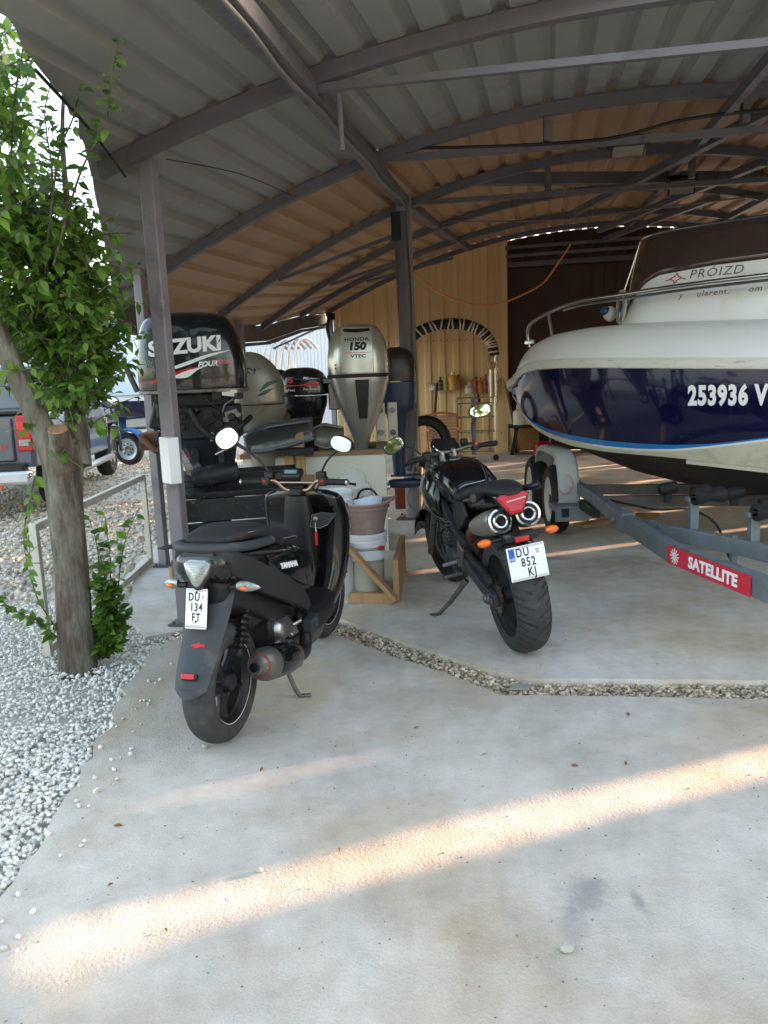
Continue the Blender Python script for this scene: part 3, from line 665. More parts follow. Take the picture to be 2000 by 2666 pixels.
# side number and lettering, wrapped on the topside
def hull_fn(s0, zc): # text x runs aft (to the right seen from port side)
    def f(p):
        s_ = s0 + p.x; z = zc + p.y; return Vector((-s_, side(s_, z) + .003 + p.z, z))
    return f
text('side_number', '253936 VD', .185, M_white, boat, None, xs=.66, ext=.0008, fn=hull_fn(1.93, 1.225), bold=.009, sp=1.12, align='LEFT')
def cab_fn(s0, zc):
    def f(p):
        x = -(s0 + p.x); z = zc + p.y; y = float(np.interp(-x, [-q[0] for q in P2], [q[1] for q in P2])); t = (z - 1.72) / (cab_top(x) - 1.72)
        return Vector((x - .10 * t, y * (1 - .05 * t) + .0035 + p.z, z))
    return f
M_greyink = mat('grey_print', S(92, 86, 84), rough=.6, var=.1)
text('cabin_lettering', 'PRÓIZD', .085, M_greyink, cabin, None, xs=1.12, ext=.0004, fn=cab_fn(1.93, 2.098), sp=1.15)
for w_, s_ in (('y', 1.72), ('ularent.', 1.95), ('om', 2.235)): text('cabin_lettering', w_, .058, M_greyink, cabin, None, xs=1.1, ext=.0004, fn=cab_fn(s_, 1.955), sp=1.15)
fn = cab_fn(1.64, 2.085); mb = MB()
for a in range(4):
    t0, t1 = math.pi / 2 * a, math.pi / 2 * (a + 1); k = .045
    mb.tube([fn(Vector((k * math.cos(t0), k * math.sin(t0) * .8, .001))), fn(Vector((k * .45 * math.cos((t0 + t1) / 2), k * .45 * math.sin((t0 + t1) / 2), .001))), fn(Vector((k * math.cos(t1), k * math.sin(t1) * .8, .001)))], .004, n=6)
mb.tube([fn(Vector((-.075, -.01, .001))), fn(Vector((-.04, -.005, .001)))], .004, n=6); mb.tube([fn(Vector((.04, 0, .001))), fn(Vector((.08, -.012, .001)))], .004, n=6); mb.build('emblem', mat('emblem_red', S(168, 70, 66), rough=.6, var=.1), cabin)
# bow rail
def rail(off, n0=0): return [Vector(p) for p in cr([(-.33, .31 + off * 0, 1.66), (-.32, .33, 1.80), (-.40, .40, 1.87), (-.62, .545, 1.93), (-.95, .70, 1.985), (-1.4, .86, 1.995), (-2.0, .955, 2.015), (-2.8, .99, 2.02), (-3.6, .98, 2.0)], 5)]
mb = MB(); mb.tube(rail(0), .0155, n=10); rl = mb.build('bow_rail', M_steelrail, boat, smooth=60)
mb = MB(); mb.tube([p + Vector((0, .02, -.035)) for p in rail(0)[18:]], .011, n=8); mb.build('lower_rail', M_steelrail, rl)
for s_, (tx, ty, tz_) in ((.60, (-.62, .545, 1.925)), (1.30, (-1.4, .86, 1.985)), (2.75, (-2.8, .99, 2.01))):
    mb = MB(); b_ = Vector((-s_, dh(s_) - .05, dz(s_))); mb.tube([b_, (tx, ty, tz_)], .013, n=10); mb.lathe([(.03, 0), (.03, .008), (.016, .02)], 14, M=T(b_)); mb.build('stanchion', M_steelrail, rl)
mb = MB(); mb.box((-.33, .31, 1.70), (.09, .04, .03)); mb.tube([(-.29, .31, 1.72), (-.37, .31, 1.72)], .012); mb.build('cleat', M_chrome, boat, bevel=.006)
# ============================================================ TRAILER
trailer = thing('boat_trailer', 'galvanised boat trailer with a red lettered drawbar and white mudguard', 'trailer', (1.6, 5.2, 0))
tr = trailer; O_ = Vector((1.6, 5.2, 0))
def W(x, y, z): return Vector((x, y, z)) - O_
M_galv = mat('galvanised_steel', S(112, 120, 126), rough=.5, metal=.35, var=.16, scale=7, dirt=S(84, 80, 76), dirt_amt=.25, dscale=6)
def rail_(name, path, w_, h, m_=M_galv):
    mb = MB(); P = [Vector(p) for p in path]; rings = []
    for i, p in enumerate(P):
        d = P[min(i + 1, len(P) - 1)] - P[max(i - 1, 0)]; d.z = 0; d.normalize(); n = Vector((d.y, -d.x, 0))
        rings.append([W(*(p + n * w_ / 2)) , W(*(p - n * w_ / 2)), W(*(p - n * w_ / 2 - Vector((0, 0, h)))), W(*(p + n * w_ / 2 - Vector((0, 0, h))))])
    mb.loft(rings); return mb.build(name, m_, tr, smooth=0, bevel=.006)
rail_('side_rail', [(1.72, 7.9, .50), (1.66, 6.0, .50), (1.585, 5.0, .50)], .06, .10)
db = rail_('drawbar', [(1.583, 4.97, .502), (1.560, 4.10, .502), (1.70, 3.30, .502), (2.0, 2.3, .502)], .07, .104)
rail_('cross_arm', [(1.62, 4.90, .485), (1.835, 4.48, .485), (1.985, 4.27, .475), (2.25, 3.75, .46)], .06, .095)
rail_('side_rail', [(3.1, 8.0, .50), (3.05, 6.0, .50), (2.8, 4.8, .50), (2.25, 3.7, .46)], .06, .10)
mb = MB(); mb.beam(W(1.583, 5.03, .45), W(1.586, 4.9, .45), .09, .13); mb.lathe([(.02, 0), (.02, .03), (0, .03)], 12, M=Matrix.Translation(W(1.54, 5.05, .45)) @ T(rot=(0, R(-90), 0))); mb.build('joint_plate', M_galv, tr, bevel=.003)
for y, x1 in ((6.35, 3.02), (5.75, 3.0)):
    mb = MB(); mb.beam(W(1.66, y, .455), W(x1, y - .05, .42), .06, .08); mb.build('cross_member', mat('rusty_galvanised', S(86, 78, 72), rough=.7, metal=.2, var=.25, scale=6), tr, smooth=0)
# sign on the drawbar
pa, pb = Vector((1.560, 4.06, 0)), Vector((1.686, 3.36, 0)); d = (pb - pa).normalized(); n = Vector((d.y, -d.x, 0)); n = n if n.x < 0 else -n
mid = (pa + pb) / 2 + n * .0385; ln = (pb - pa).length
Msg = basis(W(mid.x, mid.y, .449), d, (0, 0, 1))
if (Msg.to_3x3() @ Vector((0, 0, 1))).dot(n) < 0: Msg = basis(W(mid.x, mid.y, .449), -d, (0, 0, 1))
mb = MB(); mb.box((0, 0, .001), (ln * .98, .098, .003), M=Msg); sg_ = mb.build('sign', mat('sign_red', S(190, 44, 62), rough=.5, var=.08, dirt=S(150, 60, 70), dirt_amt=.2), tr, smooth=0)
text('sign_lettering', 'SATELLITE', .080, M_white, sg_, Msg @ T((.055, -.002, .0032)), xs=1.05, ext=.0006, bold=.0035, sp=1.05)
mb = MB()
for i in range(6): mb.box((0, 0, 0), (.085, .006, .001), rot=(0, 0, math.pi * i / 6), M=Msg @ T((-.275, 0, .0035)))
mb.build('sign_star', M_white, sg_, smooth=0)
# wheels + mudguard, heading towards the camera
def t_wheel(x, y, z=.31, Rr=.31, hw=.085):
    M = Matrix.Translation(W(x, y, z)) @ Matrix.Rotation(R(-92), 4, 'Z') @ WY
    mb = MB(); mb.lathe([(0, -.03), (.05, -.03), (.05, .03), (0, .03)], 16, M=M); w_ = mb.build('wheel', M_galv, tr)
    t = MB(); tyre_bm(t, Rr, hw, .2, lambda th, s: abs(s) < .62 and ((th * 60 / 6.283 + (s * 3 % 1) * .5) % 1 < .25 or min(abs(s - q) for q in (-.35, 0, .35)) < .05), 180, 36, M, .006); t.build('tyre', M_black, w_)
    r = MB(); r.lathe([(.05, -.05), (.12, -.055), (.155, -.04), (.185, -.062), (.202, -.07), (.202, .07), (.185, .062), (.05, .04)], 36, M=M)
    r.build('rim', mat('wheel_white', S(196, 196, 192), rough=.45, metal=.2, var=.1, scale=10), w_, smooth=40)
t_wheel(1.545, 6.80); t_wheel(1.53, 7.58)
mb = MB(); prof2 = [(-.84, .28), (-.82, .50), (-.72, .66), (-.55, .73), (-.2, .74), (.22, .74), (.40, .70), (.53, .58), (.60, .40), (.60, .30)]   # along the road, height
top = []; P = cr([(a, b) for a, b in prof2], 4); rings = []
xo, xi = 1.49, 1.665
for t_, h in P:
    y = 6.87 - t_ * .72
    rings.append([W(xo - .004, y, h - .0), W(xo + .03, y, h + .02), W(xi - .03, y, h + .02), W(xi, y, h)])
mb.loft(rings, cap=False, closed=False)
# side skirt
sk = [W(xo - .004, 6.87 - t_ * .72, h) for t_, h in P]; sk2 = [W(xo - .004, 6.87 - t_ * .72, min(h, max(h - .03, .28))) for t_, h in P]
mb.loft([[a, b] for a, b in zip(sk, sk2)], cap=False, closed=False)
fd = mb.build('mudguard', mat('mudguard_plastic', S(168, 172, 168), rough=.6, var=.06, scale=4, dirt=S(132, 126, 116), dirt_amt=.3, dscale=4), tr, smooth=45); fd.modifiers.new('s', 'SOLIDIFY').thickness = .006
mb = MB(); q = [W(1.535 + .066 * math.cos(a), 6.40, .50 + .078 * math.sin(a)) for a in [R(200) + R(250) * k / 20 for k in range(21)]]; mb.tube(q, .006, n=6, flat=.3); mb.build('reflector_mark', mat('faded_red', S(196, 130, 128), rough=.7, var=.2, scale=40), fd)
mb = MB(); mb.box(W(1.56, 6.40, .31), (.28, .26, .05)); mb.box(W(1.56, 6.27, .27), (.28, .02, .13)); mb.build('mudguard_bracket', M_galv, tr, bevel=.004)
mb = MB(); mb.box(W(1.50, 6.256, .28), (.06, .012, .07)); mb.build('marker_lamp', M_black, tr, bevel=.003)
# keel roller stands, winch parts, cables
for x, y, h in ((1.85, 4.52, .66), (2.05, 4.18, .62)):
    mb = MB(); mb.box(W(x, y, (h + .40) / 2), (.05, .05, h - .36)); mb.box(W(x, y, h), (.09, .05, .03)); mb.build('roller_stand', M_galv, tr, bevel=.003)
    mb = MB(); mb.lathe([(.02, -.11), (.05, -.10), (.04, -.03), (.032, 0), (.04, .03), (.05, .10), (.02, .11)], 18, M=Matrix.Translation(W(x + .08, y - .02, h + .02)) @ T(rot=(0, R(90), R(20)))); mb.build('keel_roller', M_black, tr)
mb = MB(); mb.box(W(1.98, 4.26, .36), (.03, .03, .26)); mb.lathe([(.03, -.015), (.03, .015)], 12, M=Matrix.Translation(W(1.96, 4.24, .22))); mb.build('jockey_clamp', M_galv, tr)
for i, (x, y) in enumerate(((2.1, 5.6), (2.3, 5.5), (2.5, 5.4), (2.55, 5.0))):
    mb = MB(); mb.lathe([(.02, -.07), (.045, -.06), (.045, .06), (.02, .07)], 14, M=Matrix.Translation(W(x, y, .56 - .01 * i)) @ T(rot=(0, R(80), 0))); mb.box(W(x, y, .50), (.05, .03, .10)); mb.build('bunk_roller', M_black, tr)
mb = MB(); mb.tube([Vector(W(*p)) for p in cr([(1.7, 5.7, .47), (1.9, 5.3, .46), (2.1, 5.2, .47), (2.2, 5.0, .40), (2.25, 4.9, .2), (2.35, 4.85, .03)], 5)], .008, n=6); mb.build('brake_cable', M_black, tr)
mb = MB(); mb.box(W(1.63, 6.0, .36), (.06, .4, .08)); mb.build('axle_arm', M_black, tr)
# ============================================================ wheels (shared by both bikes)
def make_wheel(parent, x, z, Rr, hw, rim_r, pat, stripe=None, spokes=5, rim_m=None, steer=0, disc=0, n=120, m=30, depth=.004):
    wh = MB(); M = T((x, 0, z), (0, 0, steer)) @ WY
    hub = MB(); hub.lathe([(.0, -hw * .75), (.035, -hw * .75), (.045, -hw * .4), (.045, hw * .4), (.035, hw * .75), (0, hw * .75)], 20, M=M)
    w_ = hub.build('wheel', rim_m or M_satin, parent, smooth=40)
    t = MB(); tyre_bm(t, Rr, hw, rim_r, pat, n, m, M, depth); t.build('tyre', M_tyre, w_, smooth=50)
    r = MB(); k = hw * .78
    r.lathe([(rim_r - .018, -k * .55), (rim_r - .006, -k * .9), (rim_r + .004, -k), (rim_r + .006, -k * .96), (rim_r - .028, -k * .4), (rim_r - .03, k * .4), (rim_r + .006, k * .96), (rim_r + .004, k), (rim_r - .006, k * .9), (rim_r - .018, k * .55), (rim_r - .018, -k * .55)], 48, M=M)
    for i in range(spokes):
        a = 2 * math.pi * i / spokes + .3
        p0 = M @ Vector((.035 * math.cos(a), .035 * math.sin(a), 0)); p1 = M @ Vector(((rim_r - .02) * math.cos(a + .18), (rim_r - .02) * math.sin(a + .18), 0))
        r.tube([p0, (p0 + p1) / 2, p1], [.026, .020, .028], n=8)
    r.build('rim', rim_m or M_satin, w_, smooth=40)
    if stripe:
        s = MB()
        for sg in (-1, 1): s.lathe([(rim_r - .002, sg * (k + .002)), (rim_r + .0045, sg * (k + .004)), (rim_r + .0035, sg * (k + .0005))], 64, M=M)
        s.build('rim_stripe', stripe, w_, smooth=0)
    if disc:
        d = MB(); d.lathe([(disc * .62, hw * .8), (disc, hw * .8), (disc, hw * .8 + .005), (disc * .62, hw * .8 + .005), (disc * .62, hw * .8)], 40, M=M); d.build('brake_disc', M_dullmetal, w_, smooth=30)
    return w_
def mirror_part(parent, base, joint, c, nrm, rx, rz, tilt=0., stem_r=.006):
    st = MB(); st.tube([base, (Vector(base) + Vector(joint)) / 2 + Vector((0, 0, .01)), joint], stem_r, n=8); o = st.build('mirror', M_satin, parent, smooth=50)
    nrm = Vector(nrm).normalized(); xax = Vector((0, 1, 0)); xax = (xax - nrm * xax.dot(nrm)).normalized(); yax = nrm.cross(xax)
    q = Matrix.Rotation(tilt, 3, nrm); xax = q @ xax; yax = q @ yax
    sh = MB(); rings = []
    for dz, k in ((.0, 1.0), (-.012, 1.04), (-.03, .9), (-.045, .55), (-.05, .1)):
        rings.append([Vector(c) + nrm * dz + xax * p[0] * k + yax * p[1] * k for p in sup(0, 0, rx, rz, 2.4, 28)])
    sh.loft(rings); sh.tube([joint, Vector(c) - nrm * .025], [stem_r * 1.3, stem_r * 2.2], n=8); sh.build('housing', M_satin, o, smooth=50)
    gl = MB(); gl.loft([[Vector(c) + nrm * .0012 + xax * p[0] * .93 + yax * p[1] * .93 for p in sup(0, 0, rx, rz, 2.4, 28)], [Vector(c) + nrm * .003 + xax * p[0] * .91 + yax * p[1] * .91 for p in sup(0, 0, rx, rz, 2.4, 28)]])
    gl.build('glass', M_mirror, o, smooth=0); return o
# ============================================================ SCOOTER
scooter = thing('scooter', 'black scooter with a long rear mudguard and white plate standing beside the grey post', 'scooter', (-.692, 2.987, 0), (R(.5), 0, R(75.35)))
sc = scooter
def pat_s(th, s):
    k = (th * 24 / math.pi) % 2; return abs(s) < .5 and k < .28 and abs(s) > .06
make_wheel(sc, 0, .247, .247, .066, .168, pat_s, stripe=M_white, spokes=5, n=144)
make_wheel(sc, 1.27, .245, .245, .058, .165, None, stripe=M_white, spokes=5, steer=R(-4), n=64, m=16)
# rear tail body
mb = MB(); loftx(mb, [(-.13, 0, .765, .085, .035, 2.6), (-.09, 0, .755, .115, .075, 2.8), (.02, 0, .735, .13, .09, 3.0), (.2, 0, .69, .16, .105, 3.0), (.42, 0, .63, .19, .125, 3.0), (.6, 0, .565, .185, .14, 2.8), (.74, 0, .51, .145, .14, 2.6), (.84, 0, .46, .085, .12, 2.4)], 5, 36)
mb.build('tail_body', M_gloss, sc, smooth=60)
# side fairings sweeping down and forward from the lamp
for sg in (-1, 1):
    mb = MB(); path = [(-.115, .085, .79, .05), (-.03, .125, .745, .07), (.12, .162, .655, .08), (.3, .192, .56, .07), (.46, .195, .47, .055), (.58, .165, .40, .03)]
    rings = []
    for x, y, z, h in cr(path, 5): rings.append([(x, sg * (y + .012), z + h * .75), (x + .005, sg * (y + .022), z), (x, sg * (y + .006), z - h * .8), (x, sg * (y - .03), z - h * .8), (x, sg * (y - .03), z + h * .8)])
    mb.loft(rings); mb.build('side_fairing', M_matte, sc, smooth=30, bevel=.004)
    mb = MB(); path = [(.16, .158, .72, .02), (.3, .186, .675, .05), (.47, .20, .62, .075), (.62, .19, .565, .07), (.76, .14, .52, .02)]
    rings = []
    for x, y, z, h in cr(path, 5): rings.append([(x, sg * (y + .002), z + h), (x, sg * (y + .012), z), (x, sg * (y + .002), z - h * 1.1), (x, sg * (y - .05), z - h * 1.1), (x, sg * (y - .05), z + h)])
    mb.loft(rings); sp = mb.build('side_panel', M_gloss, sc, smooth=40)
    if sg == -1: text('lettering', 'YAMAHA', .034, M_white, sp, basis((.30, -.2005, .668), (.97, -.15, -.13), (.1, .12, 1)), xs=1.0, ext=.002, bold=.0012)
# rear centre under the lamp
mb = MB(); loftx(mb, [(-.10, 0, .66, .07, .05, 2.5), (-.02, 0, .63, .10, .085, 2.6), (.15, 0, .56, .12, .10, 2.6), (.4, 0, .46, .12, .12, 2.6), (.7, 0, .40, .11, .11, 2.6)], 4, 24); mb.build('under_body', M_satin, sc, smooth=50)
# tail lamp: shield shape
def shield(k): return [(-.085 * k, .055 * k), (-.05 * k, .078 * k), (.05 * k, .078 * k), (.085 * k, .055 * k), (.065 * k, .0), (.02 * k, -.068 * k), (0, -.078 * k), (-.02 * k, -.068 * k), (-.065 * k, 0)]
Ml = basis((-.130, 0, .735), (0, -1, 0), (.25, 0, 1))       # z of this frame points backward
mb = MB(); mb.prism(shield(.86), .05, M=Ml, z0=-.045); lamp = mb.build('tail_lamp', M_satin, sc, smooth=0, bevel=.006)
mb = MB(); mb.loft([[Ml @ Vector((x, y, .004)) for x, y in shield(.70)], [Ml @ Vector((x, y, .016)) for x, y in shield(.65)], [Ml @ Vector((x, y, .022)) for x, y in shield(.42)]]); mb.build('lens', M_clear, lamp, smooth=40)
mb = MB()
for i in range(9): mb.box((0, .042 - i * .0098, .0215), (.088 - .008 * i, .0028, .003), M=Ml)
mb.build('lens_ribs', mat('lens_rib_grey', S(120, 122, 122), rough=.3, metal=.4, var=.1), lamp, smooth=0)  # plain grey ribs across the lens
# grab rail
mb = MB(); pts_ = [(.26, .135, .785), (.05, .145, .81), (-.07, .11, .825), (-.115, .045, .83), (-.115, -.045, .83), (-.07, -.11, .825), (.05, -.145, .81), (.26, -.135, .785)]
mb.tube([Vector(p[:3]) for p in cr(pts_, 5)], .024, n=10, flat=.8); mb.build('grab_rail', M_greyp, sc, smooth=50)
mb = MB(); mb.box((-.06, 0, .822), (.12, .17, .026)); mb.box((-.12, 0, .805), (.02, .13, .03)); mb.build('rail_cover', M_greyp, sc, bevel=.01)
mb = MB(); mb.tube([(-.05, .11, .826), (-.085, .165, .82), (-.09, .19, .818)], [.018, .013, .004], n=8, flat=.6); mb.build('rail_tip', M_satin, sc)
# seat
mb = MB(); loftx(mb, [(-.065, 0, .845, .07, .012, 2.5), (-.03, 0, .848, .10, .024, 2.6), (.12, 0, .842, .125, .036, 2.9), (.25, 0, .82, .135, .045, 2.9), (.31, 0, .79, .14, .045, 2.8), (.40, 0, .755, .14, .045, 2.6), (.54, 0, .73, .13, .05, 2.5), (.66, 0, .70, .10, .055, 2.4), (.76, 0, .655, .065, .05, 2.2), (.80, 0, .63, .03, .03, 2)], 5, 32)
seat = mb.build('seat', M_matte, sc, smooth=60)
for sg in (-1, 1):
    mb = MB(); mb.tube([Vector(p) for p in cr([(.08, sg * .12, .855), (.24, sg * .129, .835), (.34, sg * .118, .80), (.35, 0, .812)], 5)], .0018, n=5); mb.tube([Vector(p) for p in cr([(.40, sg * .14, .762), (.54, sg * .13, .742), (.66, sg * .1, .715), (.76, sg * .06, .675)], 5)], .0018, n=5)
    mb.build('stitching', mat('grey_thread', S(140, 140, 140), var=.05), seat)
# rear mudguard
mgp = [(.04, .70, .08), (-.06, .655, .105), (-.115, .56, .10), (-.175, .46, .085), (-.24, .375, .077), (-.275, .325, .07)]
mb = MB(); rings = []
for x, z, hw in cr(mgp, 5):
    o_, i_ = [], []
    for k in range(9):
        s = -1 + k / 4; dx = .028 * abs(s) ** 2.6 + .006 * s * s
        o_.append((x + dx, s * hw, z + dx * .3)); i_.append((x + dx + .006, s * (hw - .004), z + .002 + dx * .3))
    rings.append(o_ + i_[::-1])
mb.loft(rings)
# rounded lower edge
x, z, hw = mgp[-1]; last = rings[-1]
mb.loft([last, [(p[0] - .014 + .0, p[1] * .93, p[2] - .022) for p in last], [(p[0] - .02, p[1] * .72, p[2] - .032) for p in last]])
mg = mb.build('rear_mudguard', M_greyp, sc, smooth=50)
def mgframe(t, off): # frame on the mudguard's rear face: x to the right, y up
    p = [np.array(c) for c in cr(mgp, 5)]; q = p[int(t * (len(p) - 1))]; q2 = p[min(int(t * (len(p) - 1)) + 1, len(p) - 1)]
    upv_ = Vector((q[0] - q2[0], 0, q[1] - q2[1])).normalized(); return basis(Vector((q[0], 0, q[1])) + Vector((-upv_.z, 0, upv_.x)) * off, (0, -1, 0), upv_)
Mr = mgframe(.86, .002)
mb = MB(); mb.box((.0, 0, .006), (.062, .024, .016), M=Mr); rf = mb.build('reflector', M_satin, mg, bevel=.003)
mb = MB(); mb.box((-.003, 0, .0155), (.054, .021, .006), M=Mr); mb.build('lens', M_red, rf, bevel=.002)
Mr = mgframe(.60, .0015)
shark = [(-.030, 0), (-.018, .006), (-.004, .008), (.002, .016), (.007, .007), (.02, .004), (.030, .011), (.028, .002), (.031, -.007), (.022, -.002), (.008, -.005), (.004, -.011), (-.002, -.006), (-.012, -.010), (-.014, -.005), (-.022, -.004)]
mb = MB(); mb.prism(shark, .001, M=Mr); mb.build('fish_sticker', M_redflat, mg, smooth=0)
# licence plate
def plate(parent, M, wd, ht, lines, sz, border=True, silver=True, eu=False):
    mb = MB(); mb.box((0, 0, 0), (wd, ht, .003), M=M); p = mb.build('licence_plate', M_plate, parent, bevel=.001)
    for k in ((.47, .435) if silver else (.47, .44)):
        for sg in (-1, 1): mb = MB(); mb.box((0, sg * k * ht, .0022), (wd * .94, ht * .007, .0008), M=M); mb.build('border_line', M_ink, p, smooth=0)
    for s, px, py in lines: text('plate_number', s, sz, M_ink, p, M @ T((px, py, .0024)), xs=.72, ext=.0004, bold=.0008, sp=1.2)
    # chequered shield
    sx, sy = (wd * .30, ht * .27) if not eu else (wd * .30, ht * .26)
    mb = MB(); mb2 = MB(); c = wd * .018 if eu else wd * .022
    for i in range(5):
        for j in range(5): (mb if (i + j) % 2 == 0 else mb2).box((sx + (i - 2) * c, sy + (j - 2) * c, .0023), (c, c, .0006), M=M)
    mb.build('shield_red', M_redflat, p, smooth=0); mb2.build('shield_white', M_white, p, smooth=0)
    mb = MB(); mb.box((sx, sy + 3.4 * c, .0023), (c * 5, c * .9, .0006), M=M); mb.build('shield_crown', M_ink if not eu else M_bluei, p, smooth=0)
    if eu:
        mb = MB(); mb.box((-wd * .38, ht * .27, .0023), (wd * .15, ht * .36, .0008), M=M); mb.build('country_band', M_bluei, p, smooth=0)
        text('country_code', 'HR', sz * .36, M_white, p, M @ T((-wd * .38, ht * .15, .003)), xs=.9, ext=.0003)
    else:
        mb = MB()
        for yy in (.405, -.34): mb.lathe([(.0, .005), (.004, .005), (.0045, .002)], 10, M=M @ T((0, yy * ht, 0)))
        mb.build('bolt', M_ink, p)
    if silver: mb = MB(); mb.box((0, -ht * .475 - .004, .001), (wd * .98, ht * .05, .006), M=M); mb.build('plate_holder', M_alu, p, bevel=.001)
    return p
plate(sc, basis((-.150, .008, .602), (0, -1, 0), (.22, .0, 1)), .090, .150, [('DU', -.010, .042), ('134', 0, .003), ('FT', 0, -.036)], .043)
mb = MB(); mb.box((-.122, .01, .61), (.04, .06, .12), rot=(0, R(10), 0)); mb.build('plate_bracket', M_satin, sc)
# indicators
for sg in (-1, 1):
    mb = MB(); c = Vector((-.055, sg * .095, .665))
    mb.tube([c, c + Vector((-.005, sg * .04, 0))], .012, n=8); o = mb.build('indicator', M_satin, sc)
    mb = MB(); rings = []
    for t, k in ((0, .7), (.15, .95), (.4, 1), (.7, .72), (.9, .35), (1, .05)):
        cc = c + Vector((-.008 + .03 * t, sg * (.032 + .085 * t), .008 - .012 * t)); rings.append([cc + Vector((math.cos(a) * .018 * k, 0, math.sin(a) * .022 * k)) for a in [2 * math.pi * i / 14 for i in range(14)]])
    mb.loft(rings); mb.build('lens', M_clear, o, smooth=60)
    mb = MB(); mb.ell(c + Vector((-.0235, sg * .062, .002)), (.006, .016, .008)); mb.build('bulb', M_orange, o)
# swing unit / engine
mb = MB(); loftx(mb, [(-.06, .11, .25, .03, .05, 2.5), (.05, .11, .25, .04, .085, 2.6), (.3, .11, .26, .045, .09, 2.6), (.52, .10, .28, .05, .10, 2.6), (.6, .10, .28, .03, .07, 2.4)], 4, 24); mb.build('drive_case', M_matte, sc)
mb = MB(); mb.box((.42, -.03, .36), (.26, .14, .18)); mb.box((.55, 0, .42), (.25, .2, .16)); mb.box((.3, .0, .47), (.35, .17, .1)); mb.build('engine', M_satin, sc, bevel=.015)
mb = MB()
for i in range(5): mb.lathe([(.03, 0), (.062, 0), (.062, .007), (.03, .007)], 20, M=T((.40 + i * .016, -.075, .335), (0, R(75), 0)))
mb.lathe([(.045, 0), (.045, .1)], 16, M=T((.39, -.075, .335), (0, R(75), 0))); mb.ell((.37, -.085, .345), (.045, .05, .055)); mb.build('cylinder_head', M_alu, sc)
mb = MB(); mb.box((.505, -.115, .315), (.05, .035, .035)); mb.tube([(.49, -.12, .33), (.53, -.15, .34), (.57, -.12, .36)], .010); mb.tube([(.44, -.13, .30), (.5, -.14, .30)], .012); mb.build('carburettor', M_alu, sc, bevel=.004)
mb = MB(); mb.tube([Vector(p) for p in cr([(.44, -.09, .45), (.52, -.16, .42), (.62, -.14, .33), (.6, -.08, .25)], 4)], .009); mb.tube([Vector(p) for p in cr([(.3, -.09, .48), (.42, -.15, .44), (.48, -.12, .36)], 4)], .006); mb.build('hose', M_black, sc)
# shock absorber
mb = MB(); mb.tube([(-.0, -.085, .36), (.09, -.09, .55)], .014)
for i in range(7): mb.lathe([(.022, -.005), (.03, 0), (.022, .005)], 14, M=T((.012 + i * .0105, -.087, .39 + i * .021), (0, R(25), 0)))
mb.build('shock_absorber', M_satin, sc)
# exhaust
mb = MB(); ax = Vector((1, .03, -.26)).normalized(); p0 = Vector((-.035, -.178, .335))
prof_ = [(.020, -.04), (.027, -.04), (.027, .0), (.040, .012), (.062, .045), (.070, .09), (.071, .2), (.070, .32), (.056, .40), (.032, .46)]
mb.lathe(prof_, 26, M=basis(p0, (0, 1, 0), (0, 0, 1)) @ Matrix.Identity(4) if False else frame(p0, p0 + ax)[0].to_4x4() if False else Matrix.Translation(p0) @ frame((0, 0, 0), ax)[0].to_4x4())
ex = mb.build('muffler', M_dullmetal, sc, smooth=50)
mb = MB(); mb.lathe([(.0275, -.041), (.0205, -.041), (.0195, .0), (0, .0)], 20, M=Matrix.Translation(p0) @ frame((0, 0, 0), ax)[0].to_4x4()); mb.build('outlet', M_black, ex)
mb = MB(); mb.lathe([(.0425, .0140), (.0475, .0215), (.0485, .0220)], 26, M=Matrix.Translation(p0) @ frame((0, 0, 0), ax)[0].to_4x4()); mb.build('red_ring', mat('burnt_red', S(120, 52, 44), rough=.7, var=.3, scale=40), ex)
mb = MB(); mb.lathe([(.072, .11), (.077, .12), (.078, .34), (.068, .38), (.06, .38)], 26, M=Matrix.Translation(p0) @ frame((0, 0, 0), ax)[0].to_4x4(), a0=R(-20), a1=R(210)); mb.build('heat_shield', M_gloss, ex, smooth=50)
mb = MB(); mb.tube([Vector(p) for p in cr([(.40, -.165, .225), (.51, -.165, .20), (.585, -.15, .26), (.595, -.11, .345)], 5)], [.03, .034, .036, .036, .036, .034, .034, .032, .03, .03, .028, .026, .024, .022, .02, .018], n=12); mb.build('expansion_pipe', M_satin, ex)
# stand leg
mb = MB(); mb.tube([(.40, -.10, .20), (.425, -.15, .04), (.43, -.165, .014)], .011, n=8); mb.tube([(.43, -.158, .012), (.45, -.215, .010)], .012, n=8, flat=.6); mb.build('stand', M_dullmetal, sc)
# floorboard + belly
mb = MB(); loftx(mb, [(.56, 0, .32, .13, .09, 4), (.68, 0, .29, .17, .07, 5), (.85, 0, .285, .18, .06, 5), (.98, 0, .31, .17, .08, 4), (1.08, 0, .38, .13, .10, 3)], 4, 32); mb.build('floorboard', M_satin, sc, smooth=50)
mb = MB(); loftx(mb, [(.60, 0, .20, .09, .05, 3), (.75, 0, .18, .13, .06, 3), (.95, 0, .2, .12, .07, 3), (1.08, 0, .27, .06, .07, 2.5)], 4, 24); mb.build('belly_pan', M_dullmetal, sc, smooth=50)
for sg in (-1, 1): mb = MB(); mb.box((.60, sg * .175, .31), (.09, .05, .065), rot=(0, R(-8), 0)); mb.box((.60, sg * .2, .315), (.03, .012, .05)); mb.build('footrest', M_greyp, sc, bevel=.008)
